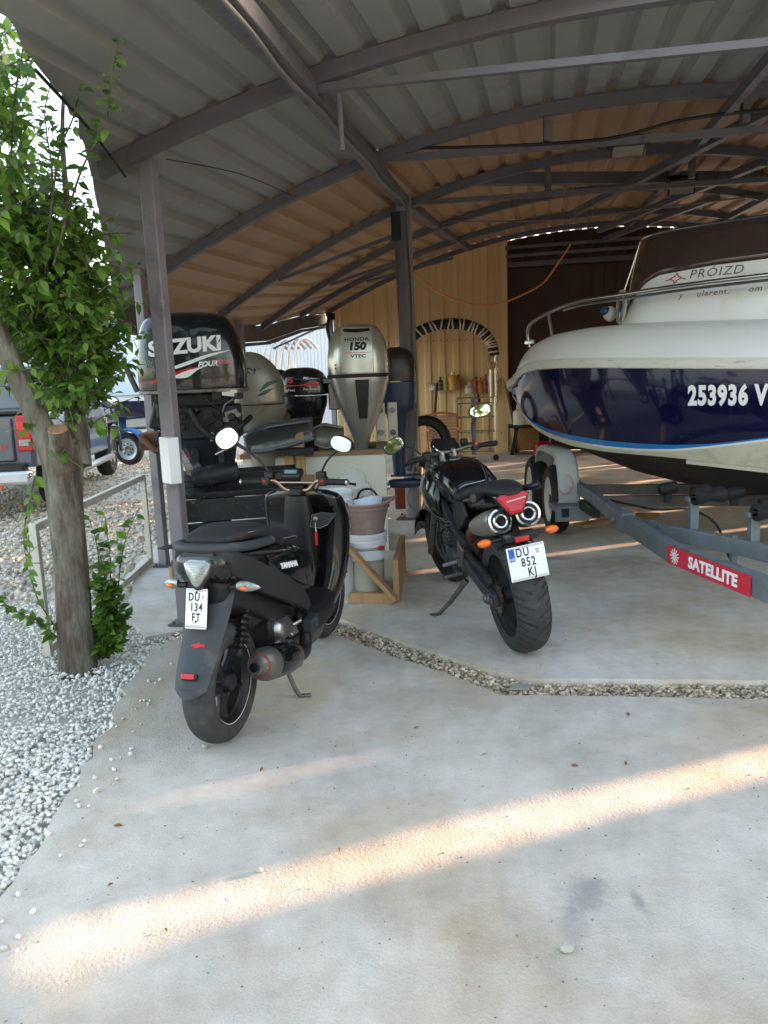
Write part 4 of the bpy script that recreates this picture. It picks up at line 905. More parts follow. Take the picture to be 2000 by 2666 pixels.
# front apron (leg shield)
mb = MB(); rings = []
for z, xr, xf, hy, p in cr([(.24, .90, 1.10, .14, 2.6), (.36, .925, 1.16, .19, 2.8), (.48, .965, 1.2, .213, 3), (.62, .985, 1.22, .22, 3.2), (.72, .985, 1.2, .222, 3.4), (.80, .965, 1.16, .215, 3.4), (.855, .95, 1.11, .20, 3.2), (.885, .95, 1.06, .15, 2.6)], 5):
    xc, a = (xr + xf) / 2, (xf - xr) / 2; rg = []
    for k in range(40):
        t = 2 * math.pi * k / 40; c, s = math.cos(t), math.sin(t); e = 2 / p
        xx = xc + a * math.copysign(abs(c) ** e, c); yy = hy * math.copysign(abs(s) ** e, s)
        if c < 0: xx += .035 * (1 - abs(yy / hy) ** 2) * (1 if z < .8 else .5)  # hollow rear face
        rg.append((xx, yy, z))
    rings.append(rg)
mb.loft(rings); apron = mb.build('leg_shield', M_gloss, sc, smooth=50)
# centre column with glove lid
mb = MB(); loftz(mb, [(.36, 1.0, 0, .09, .06, 2.6), (.5, .995, 0, .06, .072, 3), (.68, .98, 0, .055, .078, 3), (.80, .965, 0, .05, .07, 3), (.865, .955, 0, .04, .06, 2.6)], 5, 28); mb.build('inner_column', M_satin, sc, smooth=50)
Mk = basis((.962, -.128, .735), (.15, -1, 0), (.05, 0, 1))
lid = [(-.062, -.03), (-.05, .03), (0, .042), (.075, .036), (.03, -.02), (-.01, -.038)]
mb = MB(); mb.prism(lid, .014, M=Mk); ld = mb.build('glove_lid', M_satin, sc, smooth=0, bevel=.003)
mb = MB(); mb.tube([Mk @ Vector((x, y, .015)) for x, y in lid], .0016, n=5, closed=True); mb.build('lid_trim', M_alu, ld)
mb = MB(); mb.lathe([(0, .03), (.012, .03), (.014, .012)], 14, M=Mk @ T((-.03, .012, 0))); mb.build('ignition_lock', M_alu, ld)
mb = MB(); mb.box((-.03, .002, .036), (.012, .022, .003), M=Mk); mb.tube([Mk @ Vector(p) for p in ((-.03, -.008, .036), (-.032, -.03, .03), (-.028, -.05, .03))], .004, n=6); mb.build('key', M_chrome, ld)
mb = MB(); mb.box((-.028, -.088, .03), (.013, .072, .005), M=Mk); mb.build('key_tag', M_red, ld, bevel=.001)
# front fork + mudguard (mostly hidden)
mb = MB()
for sg in (-1, 1): mb.tube([(1.27, sg * .085, .25), (1.16, sg * .085, .55)], .022, n=12)
mb.build('fork', M_satin, sc)
mb = MB(); rings = []
for i in range(13):
    a = R(20) + R(150) * i / 12; rr_ = .275; cx, cz = 1.27 + rr_ * math.cos(a), .245 + rr_ * math.sin(a)
    rings.append([(cx, -.075, cz - .03), (cx, -.05, cz), (cx, .05, cz), (cx, .075, cz - .03)])
mb.loft(rings, cap=False, closed=False); ob = mb.build('front_mudguard', M_gloss, sc); ob.modifiers.new('solid', 'SOLIDIFY').thickness = .004
# steering: bar, grips, clock
before = set(bpy.data.objects)
mb = MB(); mb.tube([(1.0, 0, .88), (.955, 0, .985)], [.035, .026], n=14); mb.box((.955, 0, .975), (.06, .075, .035)); mb.build('steering_stem', M_satin, sc, bevel=.005)
bar = [(.915, .32, 1.03), (.93, .20, 1.03), (.945, .135, 1.03), (.96, .075, .985), (.96, 0, .98), (.96, -.075, .985), (.945, -.135, 1.03), (.93, -.20, 1.03), (.915, -.32, 1.03)]
mb = MB(); mb.tube([Vector(p) for p in cr(bar, 4)], .0115, n=12); mb.tube([(.948, .12, 1.022), (.948, -.12, 1.022)], .006, n=8); hbar = mb.build('handlebar', M_bronze, sc)
for sg in (-1, 1):
    mb = MB(); a = Vector((.93, sg * .205, 1.03)); b = Vector((.912, sg * .335, 1.03)); d = (b - a)
    mb.tube([a, a + d * .05, a + d * .9, b], [.020, .0165, .0165, .019], n=14)
    mb.build('grip', M_black, sc)
    mb = MB(); mb.lathe([(0, .012), (.013, .012), (.016, 0)], 12, M=Matrix.Translation(b) @ frame((0, 0, 0), d)[0].to_4x4()); mb.build('bar_end', M_chrome, sc)
    mb = MB(); mb.box((.932, sg * .182, 1.032), (.05, .05, .045)); mb.box((.945, sg * .165, 1.062), (.05, .055, .035)); sw = mb.build('switch_block', M_satin, sc, bevel=.006)
    mb = MB(); mb.box((.905, sg * .185, 1.035), (.008, .02, .014)); mb.build('switch_button', M_red, sw, bevel=.002)
    mb = MB(); mb.tube([(.955, sg * .18, 1.03), (.985, sg * .24, 1.022), (.975, sg * .33, 1.015), (.965, sg * .372, 1.012)], [.008, .007, .006, .008], n=8); mb.build('brake_lever', M_satin, sc)
    mb = MB(); mb.tube([Vector(p) for p in cr([(.95, sg * .16, 1.02), (1.0, sg * .1, .97), (1.02, sg * .05, .9)], 4)], .004, n=6); mb.build('cable', M_black, sc)
mb = MB(); mb.box((.975, .035, 1.06), (.075, .13, .04), rot=(0, R(-28), 0)); ck = mb.build('instrument', M_satin, sc, bevel=.012)
mb = MB(); mb.box((.951, .035, 1.068), (.04, .08, .004), rot=(0, R(-62), 0)); mb.build('screen', mat('lcd', S(96, 112, 122), rough=.15, var=.1), ck)
mb = MB(); mb.box((.965, .11, 1.055), (.04, .06, .035)); mb.build('fluid_reservoir', M_satin, sc, bevel=.005)
Ms = T((0, 0, -.09)) @ Matrix.Diagonal((1, .84, 1, 1))
for o in set(bpy.data.objects) - before:
    if o.type == 'MESH': o.data.transform(Ms)
mirror_part(sc, (.945, -.14, .985), (.93, -.20, 1.07), (.93, -.255, 1.13), (-1, .12, -.03), .060, .040, tilt=R(-16))
mirror_part(sc, (.945, .14, .985), (.93, .25, 1.10), (.90, .345, 1.165), (-1, -.35, .02), .062, .052, tilt=R(35))
# ============================================================ MOTORCYCLE
moto = thing('motorcycle', 'black motorcycle with twin silver exhausts leaning on its stand beside the boat trailer', 'motorcycle', (.715, 3.89, 0), (R(-8), 0, R(99)))
mo = moto
def pat_m(th, s):
    # swept V grooves, every second one cut short, plus a centre nick
    for sg in (-1, 1):
        if s * sg < 0: continue
        a = abs(s); k = ((th * 22 / (2 * math.pi)) + sg * .25 - a * 1.15 + .25 * a * a) % 1
        if k < .16 and .05 < a < .62: return True
        k2 = ((th * 22 / (2 * math.pi)) + sg * .25 + .5 - a * 1.15 + .25 * a * a) % 1
        if k2 < .12 and .32 < a < .66: return True
    return False
wh_r = make_wheel(mo, 0, .315, .315, .09, .218, pat_m, spokes=5, rim_m=M_matte, n=360, m=56, depth=.009)
make_wheel(mo, 1.44, .30, .30, .06, .218, None, spokes=5, rim_m=M_matte, steer=R(12), disc=.14, n=64, m=16)
M_chain = mat('chain_steel', S(92, 84, 76), rough=.45, metal=.8, var=.3, scale=60)
mb = MB(); Mx = T((0, .105, .315)) @ WY
for i in range(44):
    a = 2 * math.pi * i / 44; mb.box((.094 * math.cos(a), .094 * math.sin(a), 0), (.009, .006, .006), rot=(0, 0, a), M=Mx)
mb.lathe([(.045, -.003), (.09, -.003), (.09, .003), (.045, .003), (.045, -.003)], 44, M=Mx); mb.build('sprocket', M_dullmetal, mo)
mb = MB(); loop = []
for i in range(15): a = R(95) + R(170) * i / 14; loop.append((.097 * math.cos(a), .315 + .097 * math.sin(a)))
for i in range(1, 22): t = i / 22; loop.append((loop[14][0] + (.56 - loop[14][0]) * t, loop[14][1] + (.335 - loop[14][1]) * t))
loop += [(.60, .36), (.56, .405)]
L0 = loop[-1]
for i in range(1, 22): t = i / 22; loop.append((L0[0] + (loop[0][0] - L0[0]) * t, L0[1] + (loop[0][1] - L0[1]) * t))
for i in range(len(loop)):
    (x0, z0), (x1, z1) = loop[i], loop[(i + 1) % len(loop)]; a = math.atan2(z1 - z0, x1 - x0); l = math.hypot(x1 - x0, z1 - z0)
    mb.box(((x0 + x1) / 2, .105, (z0 + z1) / 2), (l * .82, .016 if i % 2 else .010, .014), rot=(0, -a, 0))
mb.build('chain', M_chain, mo, smooth=0)
for sg in (-1, 1):
    mb = MB(); rings = []
    for x, z, h, w_ in cr([(-.06, .31, .03, .014), (.0, .315, .036, .02), (.2, .345, .03, .022), (.42, .39, .04, .024), (.54, .42, .05, .024)], 3): rings.append([(x, sg * .125 + w_, z + h), (x, sg * .125 - w_, z + h), (x, sg * .125 - w_, z - h), (x, sg * .125 + w_, z - h)])
    mb.loft(rings); o = mb.build('swingarm', M_greyp, mo, bevel=.006)
    mb = MB(); mb.lathe([(0, .03), (.018, .03), (.02, .02), (.03, .018), (.03, 0)], 16, M=T((0, sg * .145, .315), (R(-90) if sg > 0 else R(90), 0, 0))); mb.box((-.035, sg * .15, .315), (.06, .006, .035)); mb.build('axle_block', M_dullmetal, o)
mb = MB(); mb.prism([(-.02, .43), (.12, .455), (.3, .475), (.42, .49), (.44, .44), (.3, .435), (.16, .415), (.06, .385), (.0, .37), (-.03, .40)], .022, M=Matrix(((1, 0, 0, 0), (0, 0, 1, .118), (0, 1, 0, 0), (0, 0, 0, 1)))); mb.build('chain_guard', M_matte, mo, smooth=0, bevel=.005)
# hugger over the rear tyre
mb = MB(); rings = []
for i in range(11):
    a = R(35) + R(75) * i / 10; rr_ = .335; rings.append([(rr_ * math.cos(a) * 1, y, .315 + rr_ * math.sin(a) - (abs(y) / .1) ** 2 * .035) for y in (-.10, -.06, 0, .06, .10)])
mb.loft(rings, cap=False, closed=False); ob = mb.build('hugger', M_matte, mo); ob.modifiers.new('s', 'SOLIDIFY').thickness = .005
# tail
mb = MB(); loftx(mb, [(-.13, -.02, .835, .06, .022, 2.6), (-.08, -.02, .83, .085, .042, 2.8), (.05, -.01, .815, .105, .055, 2.8), (.2, 0, .785, .11, .06, 2.8), (.4, 0, .74, .12, .07, 2.8), (.55, 0, .70, .11, .08, 2.8)], 4, 32); mb.build('tail_body', M_gloss, mo, smooth=50)
mb = MB(); loftx(mb, [(-.14, -.02, .868, .03, .008, 2.2), (-.09, -.02, .872, .07, .022, 2.5), (.05, -.01, .87, .10, .035, 2.6), (.2, 0, .845, .11, .04, 2.6), (.33, 0, .815, .115, .04, 2.6), (.42, 0, .785, .125, .04, 2.6), (.55, 0, .77, .12, .045, 2.5), (.66, 0, .78, .08, .04, 2.4)], 4, 32); mb.build('seat', M_matte, mo, smooth=60)
Mt = basis((-.128, -.02, .815), (0, -1, 0), (.35, 0, 1))
red = [(-.085, .035), (-.06, .048), (.06, .048), (.085, .035), (.05, -.025), (.03, -.055), (-.03, -.055), (-.05, -.025)]
mb = MB(); mb.loft([[Mt @ Vector((x * 1.06, y * 1.08, -.035)) for x, y in red], [Mt @ Vector((x * 1.06, y * 1.08, .004)) for x, y in red]]); tl = mb.build('tail_lamp', M_satin, mo, smooth=0)
mb = MB(); mb.loft([[Mt @ Vector((x, y, .004)) for x, y in red], [Mt @ Vector((x * .97, y * .97, .014)) for x, y in red], [Mt @ Vector((x * .8, y * .75, .021)) for x, y in red]]); mb.build('lens', M_red, tl, smooth=30)
mb = MB(); mb.box((.01, .012, .022), (.10, .003, .002), rot=(0, 0, .09), M=Mt); mb.build('lens_line', M_white, tl, smooth=0)
for sg in (-1, 1): mb = MB(); mb.tube([(.02, -.01 + sg * .10, .85), (-.05, -.01 + sg * .15, .86), (-.07, -.01 + sg * .175, .868)], [.015, .017, .021], n=10); mb.build('grab_handle', M_satin, mo)
# exhausts under the seat
for sg, p0, p1 in ((1, Vector((-.13, .062, .738)), Vector((.20, .105, .655))), (-1, Vector((-.13, -.085, .748)), Vector((.20, -.13, .665)))):
    d = (p1 - p0).normalized(); F_ = Matrix.Translation(p0) @ frame((0, 0, 0), d)[0].to_4x4()
    mb = MB(); mb.lathe([(.058, .012), (.066, .03), (.068, .06), (.066, .17), (.056, .27), (.042, .34), (.03, .36), (0, .36)], 30, M=F_); ex = mb.build('exhaust', M_dullmetal if False else mat('steel_can', S(168, 164, 156), rough=.38, metal=.85, var=.12, scale=10, dirt=S(110, 104, 96), dirt_amt=.2, dscale=9), mo, smooth=40)
    mb = MB(); mb.lathe([(.062, .026), (.066, .014), (.062, .0), (.052, -.004), (.049, .006), (.049, .012)], 30, M=F_); mb.lathe([(.036, .006), (.040, -.006), (.034, -.012), (.027, -.010), (.024, .0), (.024, .02)], 26, M=F_); mb.build('end_cap', M_chrome, ex, smooth=50)
    mb = MB(); mb.lathe([(.05, .007), (.036, .007)], 30, M=F_); mb.build('cap_plate', M_satin, ex)
    mb = MB(); mb.lathe([(.0245, .008), (0, .03)], 20, M=F_)
    for i in range(6):
        a = 2 * math.pi * i / 6 + .3; mb.box((.0435 * math.cos(a), .0435 * math.sin(a), .0045), (.004, .018, .004), rot=(0, 0, a), M=F_)
    mb.build('outlet', M_black, ex)
mb = MB(); mb.tube([Vector(p) for p in cr([(.2, .09, .655), (.36, .10, .58), (.45, .05, .45), (.6, 0, .3)], 4)], .028, n=10); mb.build('exhaust_pipe', M_rust, mo)
# plate bracket, lamp bar, indicators
mb = MB(); mb.tube([(-.03, -.015, .72), (-.15, -.015, .645)], .022, n=8, flat=.6); mb.tube([(-.15, -.01, .64), (-.27, .0, .60)], .03, n=8, flat=.5); mb.box((-.283, .005, .56), (.01, .15, .12), rot=(0, R(8), 0)); mb.box((-.17, -.01, .655), (.10, .17, .03)); mb.build('plate_bracket', M_satin, mo, bevel=.004)
mb = MB(); mb.box((-.225, -.005, .652), (.02, .072, .028), rot=(0, R(10), 0)); mb.build('number_lamp', M_red, mo, bevel=.004)
for sg in (-1, 1):
    mb = MB(); a = Vector((-.145, -.012 + sg * .07, .65)); b = Vector((-.145, -.012 + sg * .15, .648)); mb.tube([a, b], [.012, .008], n=8); o = mb.build('indicator', M_satin, mo)
    mb = MB(); mb.ell(b + Vector((-.004, sg * .026, 0)), (.022, .036, .021), 18, 12); mb.build('lens', M_orange, o, smooth=60)
plate(mo, basis((-.292, .005, .553), (0, -1, 0), (.14, 0, 1)), .190, .166, [('DU', -.018, .050), ('852', .004, .0), ('KJ', .014, -.050)], .060, silver=False, eu=True)
# frame, engine
for sg in (-1, 1):
    mb = MB(); rings = []
    for x, y, z, h, w_ in cr([(.42, .115, .46, .07, .022), (.55, .135, .54, .06, .022), (.75, .14, .68, .055, .02), (.92, .10, .79, .06, .02), (1.0, .05, .84, .06, .02)], 3): rings.append([(x, sg * (y + w_), z + h), (x, sg * (y - w_), z + h), (x, sg * (y - w_), z - h), (x, sg * (y + w_), z - h)])
    mb.loft(rings); mb.build('frame_spar', M_matte, mo, bevel=.008)
    mb = MB(); mb.prism([(.30, .78), (.50, .76), (.56, .66), (.50, .58), (.36, .64), (.25, .71)], .02, M=Matrix(((1, 0, 0, 0), (0, 0, 1, sg * .13 - .01), (0, 1, 0, 0), (0, 0, 0, 1)))); mb.build('side_panel', M_satin, mo, bevel=.006)
    mb = MB(); rings = []
    for z, x0, x1, y0, y1 in ((.62, .74, .86, .15, .19), (.69, .72, .98, .16, .22), (.78, .74, 1.04, .15, .225), (.86, .80, 1.06, .11, .19), (.90, .86, 1.02, .09, .15)): rings.append([(x0, sg * y0, z), (x1, sg * y0, z), (x1 + .02, sg * (y0 + y1) / 2, z), (x1 - .02, sg * y1, z), (x0 + .06, sg * y1, z), (x0, sg * (y0 + y1) / 2, z)])
    mb.loft(rings); mb.build('tank_scoop', M_gloss, mo, smooth=50, bevel=.01)
mb = MB(); mb.box((.68, 0, .42), (.34, .30, .20)); mb.box((.78, 0, .58), (.24, .26, .16), rot=(0, R(25), 0)); mb.box((.62, 0, .33), (.4, .2, .12)); mb.box((.75, 0, .66), (.2, .22, .1)); engine = mb.build('engine', M_matte, mo, bevel=.025)
for (x, z, r_) in ((.76, .40, .085), (.58, .40, .07), (.66, .52, .045)):
    mb = MB(); mb.lathe([(r_, 0), (r_, .02), (r_ * .85, .035), (r_ * .3, .04), (0, .04)], 24, M=T((x, .148, z)) @ WY); mb.build('engine_cover', M_greyp, mo if False else engine, smooth=40)
mb = MB()
for i in range(7): mb.box((.70, .155, .49 + i * .022), (.20, .05, .007))
mb.build('cylinder_fins', M_dullmetal, engine, smooth=0)
mb = MB(); mb.tube([Vector(p) for p in cr([(.55, .16, .55), (.68, .18, .60), (.85, .17, .55), (.9, .15, .4)], 4)], .008); mb.tube([Vector(p) for p in cr([(.6, .15, .62), (.72, .2, .52), (.7, .17, .36)], 4)], .006); mb.build('hose', M_black, mo)
# tank
mb = MB(); loftx(mb, [(.56, 0, .74, .09, .05, 2.6), (.64, 0, .78, .13, .10, 2.8), (.76, 0, .81, .16, .12, 2.8), (.88, 0, .82, .175, .125, 2.6), (.98, 0, .82, .165, .11, 2.5), (1.05, 0, .82, .12, .08, 2.3)], 4, 36); mb.build('fuel_tank', M_gloss, mo, smooth=60)
mb = MB(); mb.lathe([(0, .01), (.035, .01), (.04, 0)], 20, M=T((.86, 0, .94), (0, R(-6), 0))); mb.build('fuel_cap', M_dullmetal, mo)
# pegs and levers on the left
mb = MB(); mb.box((.47, .15, .44), (.10, .02, .16), rot=(0, R(-25), 0)); mb.box((.5, .165, .40), (.05, .02, .05)); pb = mb.build('peg_bracket', M_dullmetal, mo, bevel=.006)
mb = MB(); mb.tube([(.50, .16, .405), (.49, .26, .40)], .012, n=8); mb.build('foot_peg', M_alu, pb)
mb = MB(); mb.tube([(.55, .14, .315), (.545, .26, .31)], .013, n=8); mb.box((.60, .17, .34), (.12, .012, .018), rot=(0, R(-12), 0)); mb.tube([(.66, .15, .352), (.66, .21, .35)], .009, n=8); mb.build('gear_lever', M_dullmetal, pb)
mb = MB(); mb.tube([(.56, .12, .26), (.63, .22, .13), (.68, .295, .052)], [.018, .014, .012], n=8); mb.box((.69, .315, .048), (.045, .06, .008), rot=(R(8), 0, .4)); mb.build('stand', M_dullmetal, mo)
# front end
before = set(bpy.data.objects)
for sg in (-1, 1): mb = MB(); mb.tube([(1.05, sg * .10, .935), (1.2, sg * .10, .62), (1.42, sg * .10, .28)], [.022, .026, .026], n=12); mb.build('fork', M_dullmetal, mo)
mb = MB(); mb.prism([(1.0, -.13), (1.09, -.13), (1.11, 0), (1.09, .13), (1.0, .13), (.985, .05), (.985, -.05)], .022, z0=.915); mb.build('triple_clamp', M_alu, mo, bevel=.005)
mb = MB()
for sg in (-1, 1):
    mb.lathe([(.021, 0), (.021, .075), (.017, .08), (0, .08)], 16, M=T((1.035, sg * .05, .935)))
    mb.lathe([(.026, 0), (.026, .012), (.012, .02), (0, .02)], 16, M=T((1.04, sg * .10, .935)))
mb.build('bar_riser', M_alu, mo)
bar = [(.95, .36, 1.0), (.97, .25, 1.005), (1.0, .16, 1.01), (1.03, .08, 1.0), (1.035, 0, 1.0), (1.03, -.08, 1.0), (1.0, -.16, 1.01), (.97, -.25, 1.005), (.95, -.36, 1.0)]
mb = MB(); mb.tube([Vector(p) for p in cr(bar, 4)], .012, n=12); mb.build('handlebar', M_dullmetal, mo)
for sg in (-1, 1):
    mb = MB(); a = Vector((.975, sg * .225, 1.005)); b = Vector((.947, sg * .37, 1.0)); d = b - a
    mb.tube([a, a + d * .06, a + d * .92, b], [.021, .017, .017, .015], n=14); mb.build('grip', M_black, mo)
    mb = MB(); mb.box((.985, sg * .20, 1.005), (.05, .05, .05)); mb.box((1.02, sg * .18, 1.015), (.05, .06, .03)); mb.build('switch_block', M_satin, mo, bevel=.007)
    mb = MB(); mb.tube([(1.02, sg * .19, 1.0), (1.04, sg * .26, .99), (1.02, sg * .36, .98), (1.01, sg * .395, .978)], [.010, .008, .007, .008], n=8); mb.build('lever', M_satin, mo)
    mb = MB(); mb.tube([Vector(p) for p in cr([(1.03, sg * .18, 1.0), (1.12, sg * .12, .97), (1.14, sg * .08, .85), (1.05, sg * .07, .7)], 4)], .005, n=6); mb.build('cable', M_black, mo)
mb = MB(); mb.box((.965, -.205, 1.022), (.02, .03, .022)); mb.build('kill_switch', M_red, mo, bevel=.004)
mb = MB(); mb.box((1.08, -.17, 1.03), (.05, .05, .05)); mb.build('fluid_reservoir', M_satin, mo, bevel=.008)
mb = MB(); Mc_ = T((1.11, .02, 1.035), (0, R(-42), 0)); mb.lathe([(0, -.045), (.05, -.045), (.07, -.01), (.07, .006), (.064, .008), (.062, .0), (0, .0)], 26, M=Mc_); mb.box((0, -.10, -.01), (.09, .09, .035), M=Mc_); ck = mb.build('instrument', M_satin, mo, smooth=40)
mb = MB(); mb.tube([Mc_ @ Vector((.052 * math.cos(a), .052 * math.sin(a), .008)) for a in [R(20) + R(230) * i / 16 for i in range(17)]], .004, n=6); mb.build('dial_rim', M_chrome, ck)
mb = MB(); loftx(mb, [(1.10, 0, .9, .08, .07, 2.4), (1.2, 0, .9, .10, .10, 2.3), (1.3, 0, .88, .08, .08, 2.2)], 3, 24); mb.build('headlamp', M_satin, mo)
mb = MB(); rings = []
for i in range(11):
    a = R(15) + R(150) * i / 10; rr_ = .325; rings.append([(1.44 + rr_ * math.cos(a), y, .30 + rr_ * math.sin(a) - (abs(y) / .075) ** 2 * .04) for y in (-.075, -.04, 0, .04, .075)])
mb.loft(rings, cap=False, closed=False); ob = mb.build('front_mudguard', M_gloss, mo); ob.modifiers.new('s', 'SOLIDIFY').thickness = .004
Ms = Matrix.Translation((1.04, 0, 0)) @ Matrix.Rotation(R(10), 4, 'Z') @ Matrix.Translation((-1.04, 0, -.03)) @ Matrix.Diagonal((1, .84, 1, 1))
for o in set(bpy.data.objects) - before:
    if o.type == 'MESH': o.data.transform(Ms)
mirror_part(mo, (1.0, .18, .99), (1.04, .25, 1.055), (1.03, .335, 1.075), (-1, .05, .12), .068, .044, tilt=R(24))
mirror_part(mo, (1.03, -.17, .99), (1.06, -.19, 1.11), (1.03, -.25, 1.19), (-1, -.05, .08), .074, .040, tilt=R(2))
mb = MB(); mb.box((.555, .0, .822), (.10, .13, .003), rot=(0, R(18), .2)); tag(mb.build('pale_sheet', mat('pale_sheet_blue', S(186, 200, 216), rough=.8, var=.04), mo), 'thin pale blue sheet on the seat')  # thin pale blue sheet on the seat
# ============================================================ OUTBOARDS, TANK, BUCKETS
M_silver = mat('silver_cowl', S(176, 174, 166), rough=.28, metal=.55, var=.06, scale=3, coat=.4, dirt=S(128, 122, 112), dirt_amt=.12, dscale=4)
M_silver2 = mat('tan_silver_cowl', S(140, 136, 122), rough=.35, metal=.4, var=.08, scale=3, dirt=S(100, 94, 82), dirt_amt=.2, dscale=4)
M_bcowl = mat('black_cowl', S(22, 23, 26), rough=.22, var=.15, scale=4, coat=.5, dirt=S(104, 104, 106), dirt_amt=.04, dscale=22)
M_engdark = mat('oily_engine', S(30, 32, 34), rough=.5, metal=.3, var=.4, scale=16, dirt=S(96, 96, 98), dirt_amt=.14, dscale=24)
M_bluedark = mat('dark_blue_leg', S(24, 30, 42), rough=.5, var=.25, scale=8, dirt=S(60, 66, 76), dirt_amt=.15, dscale=8)
def cowl_fn(keys, xc, zc, sgn=-1, off=.003):
    zs = [k[0] for k in keys]
    def f(p):
        x = xc + p.x; z = zc + p.y
        a = float(np.interp(z, zs, [k[3] for k in keys])); b = float(np.interp(z, zs, [k[4] for k in keys])); pw = float(np.interp(z, zs, [k[5] for k in keys])); x0 = float(np.interp(z, zs, [k[1] for k in keys]))
        t = min(.98, abs((x - x0) / a)); y = b * (1 - t ** pw) ** (1 / pw)
        return Vector((x, sgn * (y + off + p.z), z))
    return f
def swoosh(name, pts, m_, parent, fn):
    """pts: (x, y, half height); a flat print following fn"""
    mb = MB(); P = cr(pts, 6); mb.loft([[fn(Vector((p[0], p[1] + p[2], 0))), fn(Vector((p[0], p[1] - p[2], 0)))] for p in P], cap=False, closed=False)
    return mb.build(name, m_, parent, smooth=0)
# ---- big black one
ob1 = thing('outboard_motor', 'large black outboard with SUZUKI lettering mounted behind the grey post', 'outboard', (-1.31, 5.55, 0), (0, 0, R(6)))
K1 = [(1.405, 0, 0, .365, .22, 3.6), (1.43, 0, 0, .372, .225, 3.6), (1.55, 0, 0, .372, .225, 3.6), (1.70, -.005, 0, .355, .212, 3.4), (1.82, -.015, 0, .325, .19, 3.2), (1.885, -.02, 0, .29, .165, 3.0), (1.92, -.02, 0, .24, .13, 2.8), (1.938, -.02, 0, .14, .07, 2.4)]
mb = MB(); loftz(mb, K1, 4, 48); c = mb.build('cowl', M_bcowl, ob1, smooth=60)
mb = MB(); loftz(mb, [(1.385, 0, 0, .36, .215, 3.6), (1.39, 0, 0, .377, .23, 3.6), (1.408, 0, 0, .377, .23, 3.6), (1.412, 0, 0, .365, .22, 3.6)], 1, 48); mb.build('seam_strip', M_dullmetal, c)
f = cowl_fn(K1, .0, 1.69)
Ks = lambda p: f(Vector((p.x + .0, p.y + (p.x) * .10, p.z)))
text('lettering', 'SUZUKI', .135, M_white, c, None, xs=1.06, ext=.0006, fn=lambda p: cowl_fn(K1, -.02, 1.70)(Vector((p.x, p.y + p.x * .06, p.z))), bold=.006, sp=1.0)
f0 = cowl_fn(K1, 0, 0)
swoosh('white_stripe', [(-.20, 1.535, .004), (-.05, 1.575, .012), (.12, 1.63, .010), (.27, 1.665, .002)], M_white, c, f0)
swoosh('red_stripe', [(-.27, 1.465, .003), (-.19, 1.49, .014), (-.05, 1.535, .010), (.08, 1.565, .004)], M_red, c, f0)
swoosh('white_stripe', [(-.12, 1.495, .004), (-.02, 1.515, .022), (.05, 1.545, .008), (.10, 1.562, .002)], M_white, c, cowl_fn(K1, 0, 0, off=.0036))
text('lettering', 'FOUR', .048, M_white, c, None, xs=1.05, ext=.0005, fn=lambda p: cowl_fn(K1, .125, 1.578)(Vector((p.x, p.y + p.x * .06, p.z))), shear=.25, bold=.002)
text('lettering', 'STROKE', .036, M_red, c, None, xs=1.0, ext=.0005, fn=lambda p: cowl_fn(K1, .225, 1.588)(Vector((p.x, p.y + p.x * .06, p.z))), shear=.25, bold=.002)
mb = MB()
for i in range(4): mb.box((.10, -.168 + .006 * i, 1.868 - i * .014), (.12, .02, .006), rot=(R(25), 0, 0))
mb.build('air_vent', M_black, c, smooth=0)
swoosh('grey_panel', [(.02, 1.76, .05), (.10, 1.765, .058), (.2, 1.76, .05)], mat('grey_print_panel', S(66, 72, 80), rough=.35, var=.1), c, cowl_fn(K1, 0, 0, off=.0012))
mb = MB(); mb.box((.0, 0, 1.30), (.52, .30, .18)); mb.box((.10, -.04, 1.18), (.42, .28, .24)); mb.box((-.2, 0, 1.22), (.22, .2, .2), rot=(0, .3, 0)); po = mb.build('power_head', M_engdark, ob1, bevel=.02)
rk = random.Random(3)
for i in range(26):
    x, z = rk.uniform(-.26, .34), rk.uniform(1.06, 1.39); mb = MB()
    if i % 3 == 0: mb.lathe([(0, .03), (rk.uniform(.012, .03), .03), (.03, 0)], 14, M=T((x, -.175 - rk.uniform(0, .02), z), (R(90), 0, 0)))
    elif i % 3 == 1: mb.box((x, -.18, z), (rk.uniform(.03, .11), .06, rk.uniform(.02, .07)), rot=(0, rk.uniform(-.3, .3), 0))
    else: mb.tube([(x, -.18, z), (x + rk.uniform(-.1, .1), -.215, z - .05), (x + rk.uniform(-.15, .15), -.18, z - .12)], .009, n=8)
    mb.build('fitting', [M_dullmetal, M_engdark, M_black, M_alu][(i * 7) % 4] if i % 5 else M_engdark, po, bevel=.003)
mb = MB(); mb.tube([Vector(p) for p in cr([(-.02, -.2, 1.28), (.05, -.24, 1.15), (.18, -.25, 1.06), (.33, -.22, 1.16), (.38, -.1, 1.2)], 5)], .02, n=10); mb.build('hose', M_black, po)
mb = MB(); loftz(mb, [(.42, .08, .02, .10, .05, 2.6), (.6, .08, .02, .14, .07, 2.6), (.85, .07, .02, .17, .10, 2.8), (1.02, .06, 0, .21, .14, 3), (1.10, .05, 0, .24, .16, 3)], 4, 28); leg = mb.build('leg', M_bluedark, ob1, smooth=50)
mb = MB(); mb.box((-.02, -.10, .86), (.05, .06, .4)); mb.box((.16, -.11, .9), (.04, .05, .34)); mb.build('leg_rib', M_bluedark, leg, bevel=.01)
mb = MB(); loftx(mb, [(-.16, .02, .33, .005, .005, 2), (-.1, .02, .33, .045, .05, 2), (.1, .02, .33, .055, .06, 2), (.28, .02, .33, .035, .035, 2)], 4, 20); mb.box((.1, .02, .42), (.42, .18, .012)); mb.build('gearcase', M_bluedark, ob1)
